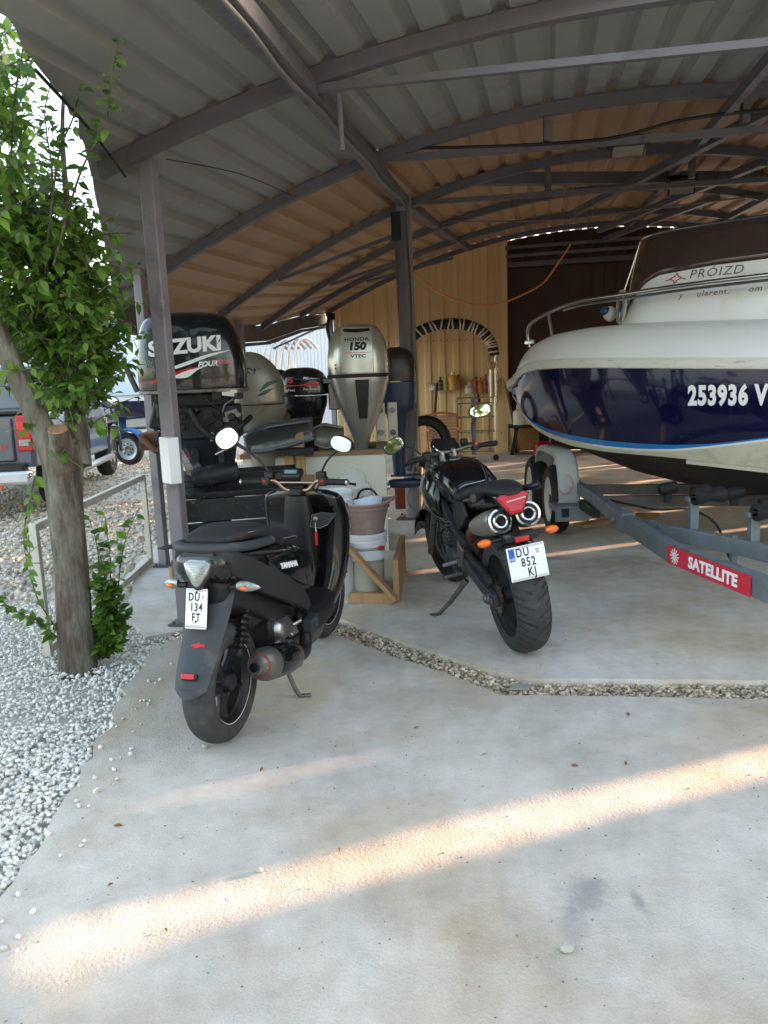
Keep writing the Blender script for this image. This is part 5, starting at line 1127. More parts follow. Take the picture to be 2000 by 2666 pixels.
mb = MB(); mb.box((-.30, 0, 1.06), (.20, .24, .12)); mb.tube([(-.38, -.14, 1.10), (-.28, -.17, 1.0), (-.2, -.16, 1.02)], .025); mb.build('clamp_bracket', M_rust, ob1, bevel=.01)
mb = MB(); mb.box((-.46, .1, 1.52), (.03, .06, .24), rot=(0, R(-20), 0)); mb.build('tiller_arm', M_steel2, ob1, bevel=.004)
mb = MB(); P = cr([(-.10, -.20, 1.02, .03), (-.03, -.26, .90, .055), (.02, -.28, .74, .06), (.02, -.25, .64, .03)], 5); rings = [[(x - w_, y, z), (x, y - .02, z), (x + w_, y, z), (x, y + .02, z)] for x, y, z, w_ in P]; mb.loft(rings); mb.build('splash_plate', mat('scuffed_black', S(46, 44, 44), rough=.3, var=.2, coat=.3, dirt=S(170, 140, 126), dirt_amt=.25, dscale=6), ob1)
# engine stand under it
st = thing('engine_stand', 'black oily timber stand with white paint specks under the large black outboard', 'stand', (-1.02, 5.20, 0), (0, 0, R(12)))
M_oily = mat('oily_black_timber', S(30, 31, 33), rough=.45, var=.3, scale=12, dirt=S(150, 152, 156), dirt_amt=.06, dscale=38)
for i in range(4):
    mb = MB(); mb.box((.02, -.19 + i * .125, .745 + .025 * i), (.86, .115, .04), rot=(R(11), 0, 0)); mb.build('board', M_oily, st, smooth=0, bevel=.004)
for i in range(4): mb = MB(); mb.box((.02, -.255, .64 - i * .155), (.82, .03, .145)); mb.build('board', M_oily, st, smooth=0, bevel=.004)
for sx in (-.38, .42):
    for sy in (-.22, .22): mb = MB(); mb.box((sx, sy, .35), (.07, .07, .7)); mb.build('leg', M_oily, st, smooth=0)
mb = MB(); mb.lathe([(.0, -.14), (.06, -.14), (.07, -.1), (.07, .12), (.05, .16), (0, .16)], 20, M=T((-.12, -.20, .86), (0, R(82), 0))); tag(mb.build('gear_housing', M_engdark, st), None)
# white end-grain board on the post
bd = MB(); bd.box((0, 0, 0), (.066, .13, .265)); o = bd.build('white_board', M_white, None, bevel=.004); o.location = (-1.222, 4.435, 1.02); o.rotation_euler = (0, 0, R(38)); tag(o, 'thick white painted board end fixed to the front of the grey post', 'board')
# ---- silver tan one behind
def outboard(name, label, loc, rz, K, cm, legk, lm, s=1.):
    t = thing(name, label, 'outboard', loc, (0, 0, rz)); mb = MB(); loftz(mb, K, 4, 40); c = mb.build('cowl', cm, t, smooth=60)
    mb = MB(); loftz(mb, legk, 4, 28); l = mb.build('leg', lm, t, smooth=50)
    zb = legk[0][0]
    mb = MB(); loftx(mb, [(-.12, 0, zb - .08, .01, .01, 2), (-.08, 0, zb - .08, .04, .045, 2), (.15, 0, zb - .08, .04, .045, 2), (.24, 0, zb - .08, .02, .02, 2)], 3, 16); mb.box((.06, 0, zb), (.3, .14, .01)); mb.build('gearcase', lm, t)
    mb = MB(); mb.box((-.22, 0, legk[-1][0] - .12), (.10, .22, .3)); mb.box((-.26, 0, legk[-1][0] - .02), (.10, .26, .05)); mb.build('clamp_bracket', M_dullmetal, t, bevel=.01)
    return t, c, l
K2 = [(1.27, 0, 0, .26, .19, 3), (1.30, 0, 0, .27, .195, 3), (1.45, 0, 0, .265, .19, 2.8), (1.58, -.03, 0, .22, .16, 2.5), (1.66, -.06, 0, .14, .10, 2.3), (1.685, -.07, 0, .06, .05, 2.2)]
t2, c2, l2 = outboard('outboard_motor', 'tan silver outboard with HONDA lettering half hidden by the large black one', (-1.0, 6.35, 0), R(4), [(k[0], k[1], k[2], k[3] * .82, k[4] * .9, k[5]) for k in K2], M_silver2, [(.35, .02, 0, .08, .04, 2.4), (.8, .02, 0, .10, .07, 2.5), (1.0, .02, 0, .14, .11, 2.6), (1.18, .02, 0, .21, .16, 2.8), (1.26, 0, 0, .25, .18, 3)], M_silver2)
text('lettering', 'HONDA', .058, M_ink, c2, None, xs=1.1, ext=.0006, fn=lambda p: cowl_fn([(k[0], k[1], k[2], k[3] * .82, k[4] * .9, k[5]) for k in K2], .02, 1.525)(Vector((p.x, p.y - p.x * .15, p.z))), bold=.002, sp=1.15)
g2 = cowl_fn([(k[0], k[1], k[2], k[3] * .82, k[4] * .9, k[5]) for k in K2], .02, 0)
for a in (([(.02, 1.37, .006), (.08, 1.42, .02), (.16, 1.445, .004)]), ([(.0, 1.335, .004), (.06, 1.36, .016), (.13, 1.39, .003)])): swoosh('emblem', a, mat('dark_green_print', S(24, 74, 66), rough=.4, var=.1), c2, g2)
mb = MB(); mb.box((-.17, -.17, 1.46), (.02, .02, .12)); mb.build('latch', M_ink, c2)
# ---- two small black ones
K3 = [(1.315, 0, 0, .20, .15, 3), (1.34, 0, 0, .21, .155, 3.2), (1.44, .0, 0, .20, .15, 3), (1.51, -.01, 0, .17, .125, 2.7), (1.545, -.02, 0, .11, .08, 2.5), (1.553, -.02, 0, .05, .04, 2.2)]
lk = [(.45, .03, 0, .05, .03, 2.4), (.9, .03, 0, .08, .05, 2.5), (1.1, .02, 0, .13, .09, 2.6), (1.22, .0, 0, .19, .14, 2.8), (1.31, 0, 0, .20, .15, 3)]
t3, c3, l3 = outboard('outboard_motor', 'small black outboard with a red number 15 beside the big silver one', (-.66, 6.86, 0), R(-8), K3, M_bcowl, lk, M_bcowl)
text('lettering', '15', .07, M_redflat, c3, None, xs=1.2, ext=.0005, fn=cowl_fn(K3, -.10, 1.445), bold=.003)
swoosh('red_stripe', [(-.15, 1.40, .008), (0, 1.40, .004), (.08, 1.41, .012), (.17, 1.405, .018)], M_redflat, c3, cowl_fn(K3, 0, 0))
text('lettering', 'BigFoot', .032, M_white, c3, None, xs=1.1, ext=.0004, fn=cowl_fn(K3, -.10, 1.362), shear=.2)
text('lettering', 'FourStroke', .026, M_white, c3, None, xs=1.0, ext=.0004, fn=cowl_fn(K3, .09, 1.366), shear=.2)
text('lettering', 'MERCURY', .040, M_white, c3, None, xs=.9, ext=.0004, fn=cowl_fn(K3, .11, 1.462), shear=.2, bold=.001)
K4 = [(k[0], k[1], k[2], k[3] * .9, k[4] * .9, k[5]) for k in K3]
t4, c4, l4 = outboard('outboard_motor', 'small black outboard with thin orange lines between the silver ones', (-.97, 7.3, -.0), R(0), K4, M_bcowl, lk, M_bcowl)
for z, m_, h in ((1.48, M_white, .005), (1.44, M_dullmetal, .004), (1.36, M_orange, .004)): swoosh('side_stripe', [(-.12, z, h), (0, z, h), (.12, z, h)], m_, c4, cowl_fn(K4, 0, 0))
text('lettering', '15.0', .04, M_white, c4, None, xs=1.2, ext=.0004, fn=cowl_fn(K4, 0, 1.40))
# ---- large silver one facing the camera, leg in the tank
K5 = [(1.475, 0, 0, .262, .25, 2.7), (1.49, 0, 0, .268, .255, 2.7), (1.60, 0, 0, .268, .25, 2.7), (1.72, 0, 0, .25, .235, 2.7), (1.81, 0, .01, .222, .21, 2.6), (1.87, 0, .03, .18, .17, 2.5), (1.898, 0, .04, .12, .11, 2.3), (1.905, 0, .05, .05, .05, 2.2)]
L5 = [(.55, 0, .05, .05, .10, 2.4), (.80, 0, .05, .065, .13, 2.5), (.90, 0, .04, .075, .15, 2.5), (1.0, 0, .03, .115, .18, 2.5), (1.12, 0, .02, .165, .21, 2.6), (1.28, 0, .01, .225, .235, 2.7), (1.40, 0, 0, .258, .25, 2.7), (1.45, 0, 0, .268, .255, 2.7)]
t5, c5, l5 = outboard('outboard_motor', 'large silver outboard with 150 lettering standing over the white tank', (-.175, 6.85, 0), R(0), K5, M_silver, L5, M_silver)
mb = MB(); loftz(mb, [(1.448, 0, 0, .27, .257, 2.7), (1.452, 0, 0, .276, .262, 2.7), (1.474, 0, 0, .276, .262, 2.7), (1.478, 0, 0, .27, .257, 2.7)], 1, 40); mb.build('seam_strip', M_ink, c5)
f5 = cowl_fn(K5, 0, 0); hw = .135
mb = MB(); rows = []
for i in range(15):
    z = 1.492 + i * (1.868 - 1.492) / 14; a = [f5(Vector((x, z, .0))) for x in (-hw, -hw * .97, -hw * .6, 0, hw * .6, hw * .97, hw)]
    a = [a[0]] + [p + Vector((0, -.014, 0)) for p in a[1:-1]] + [a[-1]]; rows.append(a)
mb.loft(rows, cap=False, closed=False); pn = mb.build('face_panel', mat('pale_silver_panel', S(188, 188, 180), rough=.3, metal=.5, var=.05, scale=3, coat=.4), c5, smooth=40)
f5b = cowl_fn(K5, 0, 0, off=.0185)
swoosh('air_slot', [(-.11, 1.845, .012), (0, 1.838, .016), (.11, 1.845, .012)], M_ink, pn, f5b)
text('lettering', 'HONDA', .042, M_ink, pn, None, xs=1.25, ext=.0005, fn=cowl_fn(K5, 0, 1.765, off=.018), bold=.001, sp=1.1)
text('lettering', '150', .085, M_ink, pn, None, xs=1.15, ext=.0005, fn=cowl_fn(K5, 0, 1.705, off=.018), bold=.005, shear=.12)
swoosh('red_line', [(-.11, 1.655, .002), (0, 1.655, .002), (.11, 1.655, .002)], M_redflat, pn, f5b)
text('lettering', 'VTEC', .040, M_ink, pn, None, xs=1.35, ext=.0005, fn=cowl_fn(K5, .01, 1.625, off=.018), bold=.001)
g5 = cowl_fn(L5, 0, 0, off=.002); mb = MB(); rows = []
for i in range(12):
    t = i / 11; z = 1.43 - t * .33; hwid = .062 - .026 * t; yv = g5(Vector((0, z, 0))).y; rows.append([(-hwid + .03, yv + .01, z), (-hwid + .036, yv - .006, z), (hwid + .024, yv - .006, z), (hwid + .03, yv + .01, z)])
mb.loft(rows, cap=False, closed=False); mb.build('black_inlay', M_satin, l5, smooth=0)
for dx, dzz in ((-.19, 1.53), (-.19, 1.56)): mb = MB(); q = f5(Vector((dx, dzz, 0))); mb.box(q, (.012, .006, .01)); mb.build('badge', M_ink, c5, smooth=0)
mb = MB()
for sx in (-.11, .11): mb.box((sx, .0, .80), (.05, .06, .03)); mb.tube([(sx, -.03, .82), (sx, -.03, .60)], .02)
mb.build('trim_plate', M_silver2, l5, bevel=.005)
# ---- dark one behind the round post
t6, c6, l6 = outboard('outboard_motor', 'dark outboard with a blue lower cowl half hidden behind the round post', (.17, 7.55, -.02), R(0), [(k[0], k[1], k[2], k[3] * .98, k[4], k[5]) for k in [(1.42, 0, 0, .20, .18, 2.7), (1.55, 0, 0, .20, .18, 2.7), (1.68, 0, 0, .16, .15, 2.5), (1.74, 0, 0, .06, .06, 2.2)]], mat('brown_black_cowl', S(52, 46, 44), rough=.35, var=.15), [(.5, 0, 0, .06, .08, 2.4), (1.05, 0, 0, .10, .12, 2.5), (1.16, 0, 0, .18, .17, 2.6), (1.41, 0, 0, .20, .18, 2.7)], mat('navy_lower_cowl', S(36, 50, 76), rough=.4, var=.15))
# grey power sockets / hydraulic block by the post
for x in (.0, .11):
    t = MB(); t.box((x, 6.98, 1.05), (.085, .07, .34)); o = t.build('bracket_plate', mat('off_white_bracket', S(188, 184, 172), rough=.5, var=.08), None, bevel=.012); tag(o, 'off white mounting plate with two round bolts, %s' % ('next to the silver outboard' if x == 0 else 'nearer the round post'), 'plate', 'mounting plates beside the round post')
    mb = MB()
    for z in (.95, 1.15): mb.lathe([(0, .02), (.026, .02), (.028, 0)], 16, M=T((x, 6.945, z), (R(90), 0, 0)))
    mb.build('bolt', M_dullmetal, o)
# ---- white test tank
tk = thing('test_tank', 'white rectangular water tank with a timber rim under the outboards', 'tank', (-.56, 6.72, 0))
M_tankw = mat('tank_white', S(214, 214, 204), rough=.5, var=.04, scale=2, dirt=S(188, 184, 166), dirt_amt=.15, dscale=2)
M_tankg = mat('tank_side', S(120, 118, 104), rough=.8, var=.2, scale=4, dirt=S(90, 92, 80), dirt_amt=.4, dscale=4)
mb = MB(); mb.box((0, -.37, .41), (1.18, .03, .82)); mb.build('front_panel', M_tankw, tk, smooth=0, bevel=.004)
mb = MB(); mb.box((.577, .02, .41), (.03, .75, .82)); mb.build('side_panel', M_tankg, tk, smooth=0)
mb = MB(); mb.box((-.577, .02, .41), (.03, .75, .82)); mb.build('side_panel', M_tankg, tk, smooth=0)
mb = MB(); mb.box((0, .38, .41), (1.18, .03, .82)); mb.build('back_panel', M_tankg, tk, smooth=0)
for c_, s_ in (((0, -.36, .84), (1.22, .09, .04)), ((0, .37, .84), (1.22, .09, .04)), ((.56, .005, .84), (.09, .635, .04)), ((-.56, .005, .84), (.09, .635, .04))): mb = MB(); mb.box(c_, s_); mb.build('rim_board', M_wood, tk, smooth=0, bevel=.004)
mb = MB(); mb.box((0, .0, .6), (1.12, .7, .01)); tag(mb.build('water', mat('tank_water', S(40, 44, 40), rough=.05, var=.05), tk, smooth=0), None)
for x, z, h, w_, dy in ((-.20, .755, .48, .075, 0), (-.105, .80, .46, .07, -.01), (-.15, .56, .10, .2, -.05)): mb = MB(); mb.box((x, -.425 + dy, z), (w_, .04, h)); mb.build('cleat_board', M_pine, tk, smooth=0, bevel=.003)
mb = MB(); mb.box((-.06, -.47, .60), (.12, .05, .16)); mb.build('cleat_board', M_wood, tk, smooth=0, bevel=.003)
# broken cowling shells lying on the rim
def shell(name, label, loc, rot, L_, r_, m_, arc=(20, 200), taper=.6):
    mb = MB(); rings = []
    for i in range(13):
        t = i / 12; rr_ = r_ * (.55 + .45 * math.sin(math.pi * min(1, t * 1.6 + .12) / 1.6)) if t < .4 else r_ * (1 - (1 - taper) * (t - .4)); rings.append([(t * L_ - L_ / 2, rr_ * math.cos(R(a)), rr_ * .8 * math.sin(R(a)) + .03 * t) for a in np.linspace(arc[0], arc[1], 14)])
    mb.loft(rings, cap=False, closed=False); o = mb.build(name, m_, None, smooth=60); o.location = loc; o.rotation_euler = rot; md = o.modifiers.new('s', 'SOLIDIFY'); md.thickness = .008
    return tag(o, label, 'cowling')
M_shell = mat('grey_broken_shell', S(70, 74, 78), rough=.25, var=.2, scale=5, coat=.4, dirt=S(120, 122, 124), dirt_amt=.15, dscale=9)
shell('cowling_shell', 'dark grey broken engine cowling lying on the tank rim', (-.80, 6.12, .99), (R(-60), R(-8), R(8)), .56, .16, M_shell)
shell('cowling_shell', 'small grey curved cowling piece beside the silver outboard leg', (-.44, 6.36, .97), (R(-80), R(5), R(-6)), .24, .12, mat('greyer_shell', S(110, 108, 102), rough=.35, var=.2, scale=6, coat=.3))
mb = MB(); mb.box((-.70, 6.2, .88), (.30, .10, .06)); o = mb.build('shell_prop', M_oily, None, bevel=.01); tag(o, 'black block under the broken grey cowling', 'block')
# ---- buckets
M_buck = mat('bucket_white', S(214, 218, 222), rough=.4, var=.03, scale=3, dirt=S(168, 160, 150), dirt_amt=.15, dscale=5)
M_rubber = mat('rubber_bucket', S(146, 122, 114), rough=.8, var=.15, scale=8, dirt=S(170, 160, 150), dirt_amt=.3, dscale=6)
def bucket(name, label, loc, r0, r1, h, m_, bands=(), group=None, rings_=0):
    t = thing(name, label, 'bucket', loc, (0, 0, 0), group); pr = [(0, .0), (r0, 0), (r0 + .004, .01), (r0 + (r1 - r0) * .8, h * .8)]
    for z in bands: r_ = r0 + (r1 - r0) * z / h; pr += [(r_, z - .006), (r_ + .009, z - .004), (r_ + .009, z + .004), (r_, z + .006)]
    pr = sorted(pr[:3], key=lambda q: q[1]) + sorted(pr[3:], key=lambda q: q[1]) + [(r1, h - .012), (r1 + .008, h - .01), (r1 + .008, h), (r1 - .003, h), (r1 - .006, h * .9), (r0 - .004, .02), (0, .02)]
    mb = MB(); mb.lathe(pr, 36); mb.build('shell', m_, t, smooth=30); return t
b0 = bucket('bucket', 'lower white bucket of the tall stack beside the scooter', (-.345, 4.93, 0), .125, .145, .37, M_buck, (.30, .33), 'white buckets beside the scooter')
b1 = bucket('bucket', 'upper white bucket with a wire handle stacked beside the scooter', (-.345, 4.93, .372), .125, .148, .36, M_buck, (.23, .27, .31), 'white buckets beside the scooter')
mb = MB(); mb.tube([(-.15, 0, .27), (-.13, -.10, .16), (0, -.165, .10), (.11, -.12, .15), (.15, -.02, .28)], .003, n=6); mb.lathe([(0, .012), (.016, .012), (.018, 0)], 12, M=T((.10, -.108, .28), (R(90), 0, R(42)))); mb.build('handle', M_steel2, b1)
mb = MB(); mb.lathe([(.142, .13), (.143, .235)], 20, a0=R(-80), a1=R(-25)); mb.build('paper_label', mat('label_paper', S(186, 188, 190), rough=.6, var=.2, scale=30), b1)
b2 = bucket('bucket', 'square clear plastic bucket with a white lid under the rubber bucket', (-.13, 4.97, 0), .105, .125, .36, mat('milky_plastic', S(176, 176, 170), rough=.4, var=.06, scale=3), (), 'white buckets beside the scooter')
mb = MB(); mb.lathe([(.0, .352), (.125, .352), (.128, .362), (.14, .364), (.142, .40), (.138, .405), (.145, .43), (.145, .445), (.138, .45), (.128, .448), (.12, .40), (0, .398)], 36); ld = mb.build('lid', M_buck, b2)
mb = MB(); mb.box((.105, -.10, .355), (.05, .012, .03), rot=(0, R(10), R(45))); mb.build('seal_tab', M_red, ld, bevel=.003)
mb = MB(); mb.lathe([(.1415, .345), (.143, .28), (.141, .28)], 24, a0=R(-140), a1=R(-20)); mb.build('lid_skirt', M_buck, ld)
b3 = bucket('rubber_bucket', 'brown grey rubber bucket with white paper inside on top of the lid', (-.13, 4.97, .40), .108, .168, .25, M_rubber, (.215,))
mb = MB(); mb.tube([Vector(p) for p in cr([(-.05, .12, .24), (-.02, .13, .30), (.05, .12, .31), (.10, .10, .25)], 4)], .008, n=8); mb.build('handle', M_black, b3)
mb = MB(); mb.tube([Vector(p) for p in cr([(.12, -.10, .245), (.19, -.05, .265), (.20, .05, .265), (.12, .1, .245)], 4)], .010, n=8); mb.build('ear', M_rubber, b3)
pp_ = MB(); pp_.loft([[(-.10, -.06, .14), (-.11, -.055, .262)], [(-.02, -.07, .13), (-.02, -.065, .278)], [(.05, -.06, .14), (.05, -.055, .295)], [(.11, -.03, .14), (.115, -.025, .285)], [(.12, .05, .14), (.12, .05, .27)]], cap=False, closed=False); o = pp_.build('waste_paper', mat('white_paper', S(206, 212, 222), rough=.7, var=.06), None); o.location = (-.13, 4.97, .40); o.modifiers.new('s', 'SOLIDIFY').thickness = .003; tag(o, 'crumpled white paper sticking out of the rubber bucket', 'paper')
# clear plastic bag
mb = MB(); mb.ell((-.215, 5.35, .62), (.15, .10, .20), 18, 12); mb.ell((-.15, 5.33, .52), (.12, .09, .16), 18, 12); o = mb.build('plastic_bag', mat('clear_bag', S(214, 216, 214), rough=.25, var=.05, alpha=.32), None, smooth=80)
tag(o, 'crumpled clear plastic bag behind the rubber bucket', 'bag')
tx = bpy.data.textures.new('crumple', 'CLOUDS'); tx.noise_scale = .08; md = o.modifiers.new('sub', 'SUBSURF'); md.render_levels = 2; md = o.modifiers.new('d', 'DISPLACE'); md.texture = tx; md.strength = .06
# timber foot of the stand
ws_ = thing('timber_brace', 'braced timber foot frame around the buckets', 'timber brace', (0, 4.9, 0))
for a, b, w_, h in (((-.36, -.02, .035), (.045, -.085, .035), .055, .07), ((.06, -.07, .14), (.13, .72, .14), .04, .28), ((-.25, -.10, .40), (.055, -.128, .035), .03, .095), ((-.27, .02, .0), (-.27, .02, .40), .06, .05)):
    mb = MB(); mb.beam(a, b, h if abs(b[2] - a[2]) > .3 and a[0] != b[0] else w_, w_ if abs(b[2] - a[2]) > .3 and a[0] != b[0] else h); mb.build('beam', M_pine, ws_, smooth=0, bevel=.004)
mb = MB(); mb.box((-.16, .30, .16), (.05, .5, .30)); mb.build('beam', mat('red_brown_timber', S(96, 58, 44), rough=.8, var=.25, scale=6), ws_, smooth=0)
o = MB().box((0, 0, .055), (.20, .10, .11), rot=(0, 0, .5)).build('wood_block', M_wood, None, bevel=.006); o.location = (-1.52, 5.62, 0); tag(o, 'brown timber block on the floor behind the grey post', 'block')
# yellow and black containers in the sun at the foot of the round post
for i, (x, y, sx, h, m_, lb) in enumerate(((.44, 8.15, .10, .42, mat('yellow_can', S(214, 160, 60), rough=.5, var=.15), 'yellow canister standing by the foot of the round post'), (.36, 8.02, .11, .30, M_black, 'black tube leaning at the foot of the round post'), (.30, 8.5, .34, .24, mat('red_brown_box', S(110, 48, 30), rough=.7, var=.2), 'red brown box behind the foot of the round post'))):
    mb = MB(); mb.box((0, 0, h / 2), (sx, sx * .8, h)) if i != 1 else mb.tube([(0, 0, .02), (.02, 0, .5)], .05, n=14)
    if i == 0: mb.lathe([(.02, 0), (.02, .04), (0, .04)], 12, M=T((.02, 0, h)))
    o = mb.build(('canister', 'black_tube', 'floor_box')[i], m_, None, bevel=.012); o.location = (x, y, 0); tag(o, lb, ('canister', 'tube', 'box')[i])
# tyre behind the round post
mb = MB(); tyre_bm(mb, .30, .09, .19, None, 60, 16, T((0, 0, 0), (R(80), R(20), 0))); o = mb.build('loose_tyre', M_black, None, smooth=60); o.location = (.50, 8.75, .70); tag(o, 'black tyre lying on the crate behind the round post', 'tyre')
mb = MB(); mb.box((0, 0, .2), (.5, .5, .4)); o = mb.build('grey_crate', M_tankg, None, bevel=.01); o.location = (.50, 8.85, 0); tag(o, 'grey green box under the loose tyre', 'box')
# ============================================================ BACK WALL THINGS, CABLES, LAMPS
def cable(name, label, pts, r, m_, cat='cable', group=None, steps=6):
    mb = MB(); mb.tube([Vector(p) for p in cr(pts, steps)], r, n=6); o = mb.build(name, m_, None, smooth=60); return tag(o, label, cat, group)
M_cab = mat('black_cable', S(28, 27, 28), rough=.6, var=.1)
M_cabg = mat('grey_cable', S(112, 106, 102), rough=.6, var=.1)
# cable along the girder
gp = []
for u, dv in ((2.35, .04), (3.0, .07), (3.6, .03), (4.2, .07), (4.9, .06), (5.6, .09), (6.3, .05), (7.0, .10), (7.6, .08), (7.75, .10)):
    t = (u - 2.75) / 5.0; zb = (zr(2.75, -1.28) - .055) * (1 - t) + (zr(7.75, -1.36) - .055) * t; v = -1.12 - .24 * t
    p = uv(u, v - .02 + dv * .6, zb - .055 - dv * .06); gp.append(p)
gp += [Vector((.33, 7.70, 2.95)), Vector((.36, 7.70, 2.2)), Vector((.37, 7.70, 1.3)), Vector((.36, 7.72, .9)), Vector((.30, 7.66, .45)), Vector((.24, 7.55, .22)), Vector((.36, 7.5, .12)), Vector((.42, 7.6, .35)), Vector((.33, 7.69, .55))]
cable('girder_cable', 'pale cable running along the girder and down the round post', gp, .011, M_cabg)
cable('rib_cable', 'black cable strung from the roof edge to the top of the grey post', [uv(2.9, -1.95, zr(2.9, -1.95) - .05), uv(3.5, -2.1, zr(3.5, -2.1) - .07), uv(4.0, -2.22, zr(4.0, -2.22) - .13)], .008, M_cab)
cable('thin_wire', 'thin dark wire crossing under the sheets behind the grey post', [uv(4.05, -2.0, zr(4, -2.0) - .12), uv(5.0, -1.95, zr(5, -1.95) - .04), uv(5.85, -1.9, zr(5.9, -1.9) - .05)], .003, M_cab)
c1 = [uv(5.9, -1.2, 3.10), uv(5.88, -.4, 3.03), uv(5.86, .4, 3.0), uv(5.85, .9, 3.07), uv(5.85, 1.6, 3.08), uv(5.85, 2.3, 3.08), uv(5.85, 3.2, 3.16)]
cable('truss_cable', 'black cable drooping along the truss above the boat', c1, .012, M_cab)
cable('truss_cable', 'pale cable along the truss behind the tie beam', [uv(9.8, -1.2, 3.28), uv(9.8, 0, 3.20), uv(9.8, 1.2, 3.24), uv(9.8, 2.6, 3.30)], .010, M_cabg)
from_px = [(.53, 11.0, 2.85), (.8, 11.05, 2.62), (1.15, 11.1, 2.45), (1.45, 11.2, 2.40), (1.72, 11.25, 2.40), (2.05, 11.3, 2.50), (2.4, 11.4, 2.68), (2.62, 11.4, 2.95), (2.80, 11.4, 3.20)]
cable('hanging_rope', 'orange rope sagging in front of the dark doors', from_px, .012, mat('orange_rope', S(214, 140, 84), rough=.7, var=.15, scale=60), 'rope')
# short pipe hanging from the first rib
mb = MB(); p = uv(4.0, -1.02, 0); mb.tube([(p.x, p.y, zr(4, -1.02) - .16), (p.x + .005, p.y, zr(4, -1.02) - .42)], .014, n=10); tag(mb.build('pipe_stub', M_steel, None), 'short grey pipe hanging from the first roof rib', 'pipe')
# floodlights
def flood(loc, rz, tilt, label):
    t = thing('floodlight', label, 'lamp', loc, (R(tilt), 0, rz), 'floodlights under the roof'); mb = MB(); mb.box((0, 0, 0), (.26, .05, .20)); 
    for i in range(6): mb.box((-.1 + i * .04, .035, 0), (.012, .03, .16))
    mb.build('housing', M_satin, t, bevel=.008)
    mb = MB(); mb.box((0, -.028, 0), (.22, .006, .16)); mb.build('lens', mat('lamp_glass', S(128, 124, 114), rough=.3, var=.05), t, smooth=0)
    mb = MB(); mb.tube([(-.14, 0, 0), (-.14, .05, .07), (.14, .05, .07), (.14, 0, 0)], .010, n=6); mb.build('bracket', M_satin, t)
flood((3.02, 7.9, 3.17), R(-15), 55, 'small black floodlight hanging under the tie beam')
flood((1.92, 6.1, 3.06), R(-12), 80, 'flat black floodlight under the truss above the bow rail')
mb = MB(); mb.box((.0, 0, 0), (.14, .10, .12)); o = mb.build('junction_box', M_black, None, bevel=.01); o.location = uv(13.8, -3.85, 2.55); tag(o, 'dark box at the corner of the cream wall under the eave', 'box')
cable('eave_cables', 'bunch of dark cables hanging at the cream wall corner', [uv(13.75, -3.84, 2.6), uv(13.7, -3.9, 2.35), uv(13.75, -3.86, 2.05), uv(13.7, -3.84, 1.7)], .03, M_cab)
# arch rack
M_gold = mat('chrome_tube', S(214, 206, 190), rough=.14, metal=1, var=.05)
rk_ = thing('arch_rack', 'arched rack wrapped in black foam and white tape with chrome legs', 'rack', (1.2, 13.0, 0), (0, 0, R(-7)))
ap = cr([(-.74, 0, 1.46), (-.76, 0, 1.72), (-.70, 0, 1.98), (-.52, 0, 2.15), (-.25, 0, 2.24), (.05, 0, 2.26), (.34, 0, 2.21), (.56, 0, 2.08), (.68, 0, 1.90), (.72, 0, 1.72)], 5)
mb = MB(); mb.tube([Vector(p) for p in ap], .088, n=14); mb.build('foam_arch', M_black, rk_, smooth=60)
P_ = [Vector(p) for p in ap]; rt_ = random.Random(8); i = 1
while i < len(P_) - 2:
    c = P_[i]; d = (P_[i + 1] - P_[i - 1]).normalized(); nrm = Vector((-d.z, 0, d.x)); tw = rt_.uniform(-.6, .6) if i < 24 else rt_.uniform(-.2, .25)
    ring_ = [c + (nrm * math.cos(a) + Vector((0, 1, 0)) * math.sin(a)) * .092 + d * (.092 * tw * math.cos(a) + rt_.uniform(-.006, .006)) for a in [2 * math.pi * k / 16 for k in range(16)]]
    mb = MB(); mb.loft([[p - d * .013 for p in ring_], [p + d * .013 for p in ring_]], cap=False); mb.build('tape_band', mat('white_tape', S(206, 190, 164), rough=.6, var=.1), rk_, smooth=40)
    i += 1 if rt_.random() < .55 else 2
for x, z0, z1, r_ in ((-.72, .52, 1.0, .022), (-.74, .95, 1.48, .028), (.66, .92, 1.62, .028), (.715, .10, 1.0, .024), (.74, .95, 1.72, .03)): mb = MB(); mb.tube([(x, 0, z0), (x, 0, z1)], r_, n=12); mb.build('upright', M_gold, rk_)
mb = MB(); mb.box((-.74, -.03, 1.30), (.11, .07, .20)); mb.build('clamp', mat('pale_clamp', S(196, 198, 200), rough=.5, var=.05), rk_, bevel=.01)
mb = MB(); mb.tube([Vector(p) for p in cr([(.70, 0, 1.75), (.62, -.04, 1.66), (.66, -.06, 1.52), (.72, -.03, 1.60)], 4)], .035, n=8); mb.build('cloth_knot', mat('tan_cloth', S(180, 160, 130), rough=.9, var=.2), rk_)
tr_ = thing('wire_trolley', 'chrome wire trolley with a few bottles below the arch', 'trolley', (1.80, 12.95, 0), (0, 0, R(-7)))
for z in (.16, .48, .72, .95, 1.04): 
    mb = MB(); mb.tube([(-.5, -.18, z), (.12, -.18, z), (.12, .18, z), (-.5, .18, z)], .009, n=6, closed=True)
    for k in range(7): mb.tube([(-.45 + k * .09, -.18, z), (-.45 + k * .09, .18, z)], .004, n=5)
    mb.build('shelf', M_gold, tr_)
for x in (-.5, .12): mb = MB(); mb.tube([(x, -.18, .06), (x, -.18, 1.05)], .014, n=8); mb.build('upright', M_gold if x > 0 else M_galv, tr_); mb = MB(); mb.lathe([(.0, -.02), (.05, -.02), (.05, .02), (0, .02)], 14, M=T((x, -.18, .05), (R(90), 0, 0))); mb.build('castor', M_black, tr_)
mb = MB(); mb.box((-.24, -.185, .55), (.07, .01, 1.0)); mb.build('flat_bar', M_galv, tr_, smooth=0)
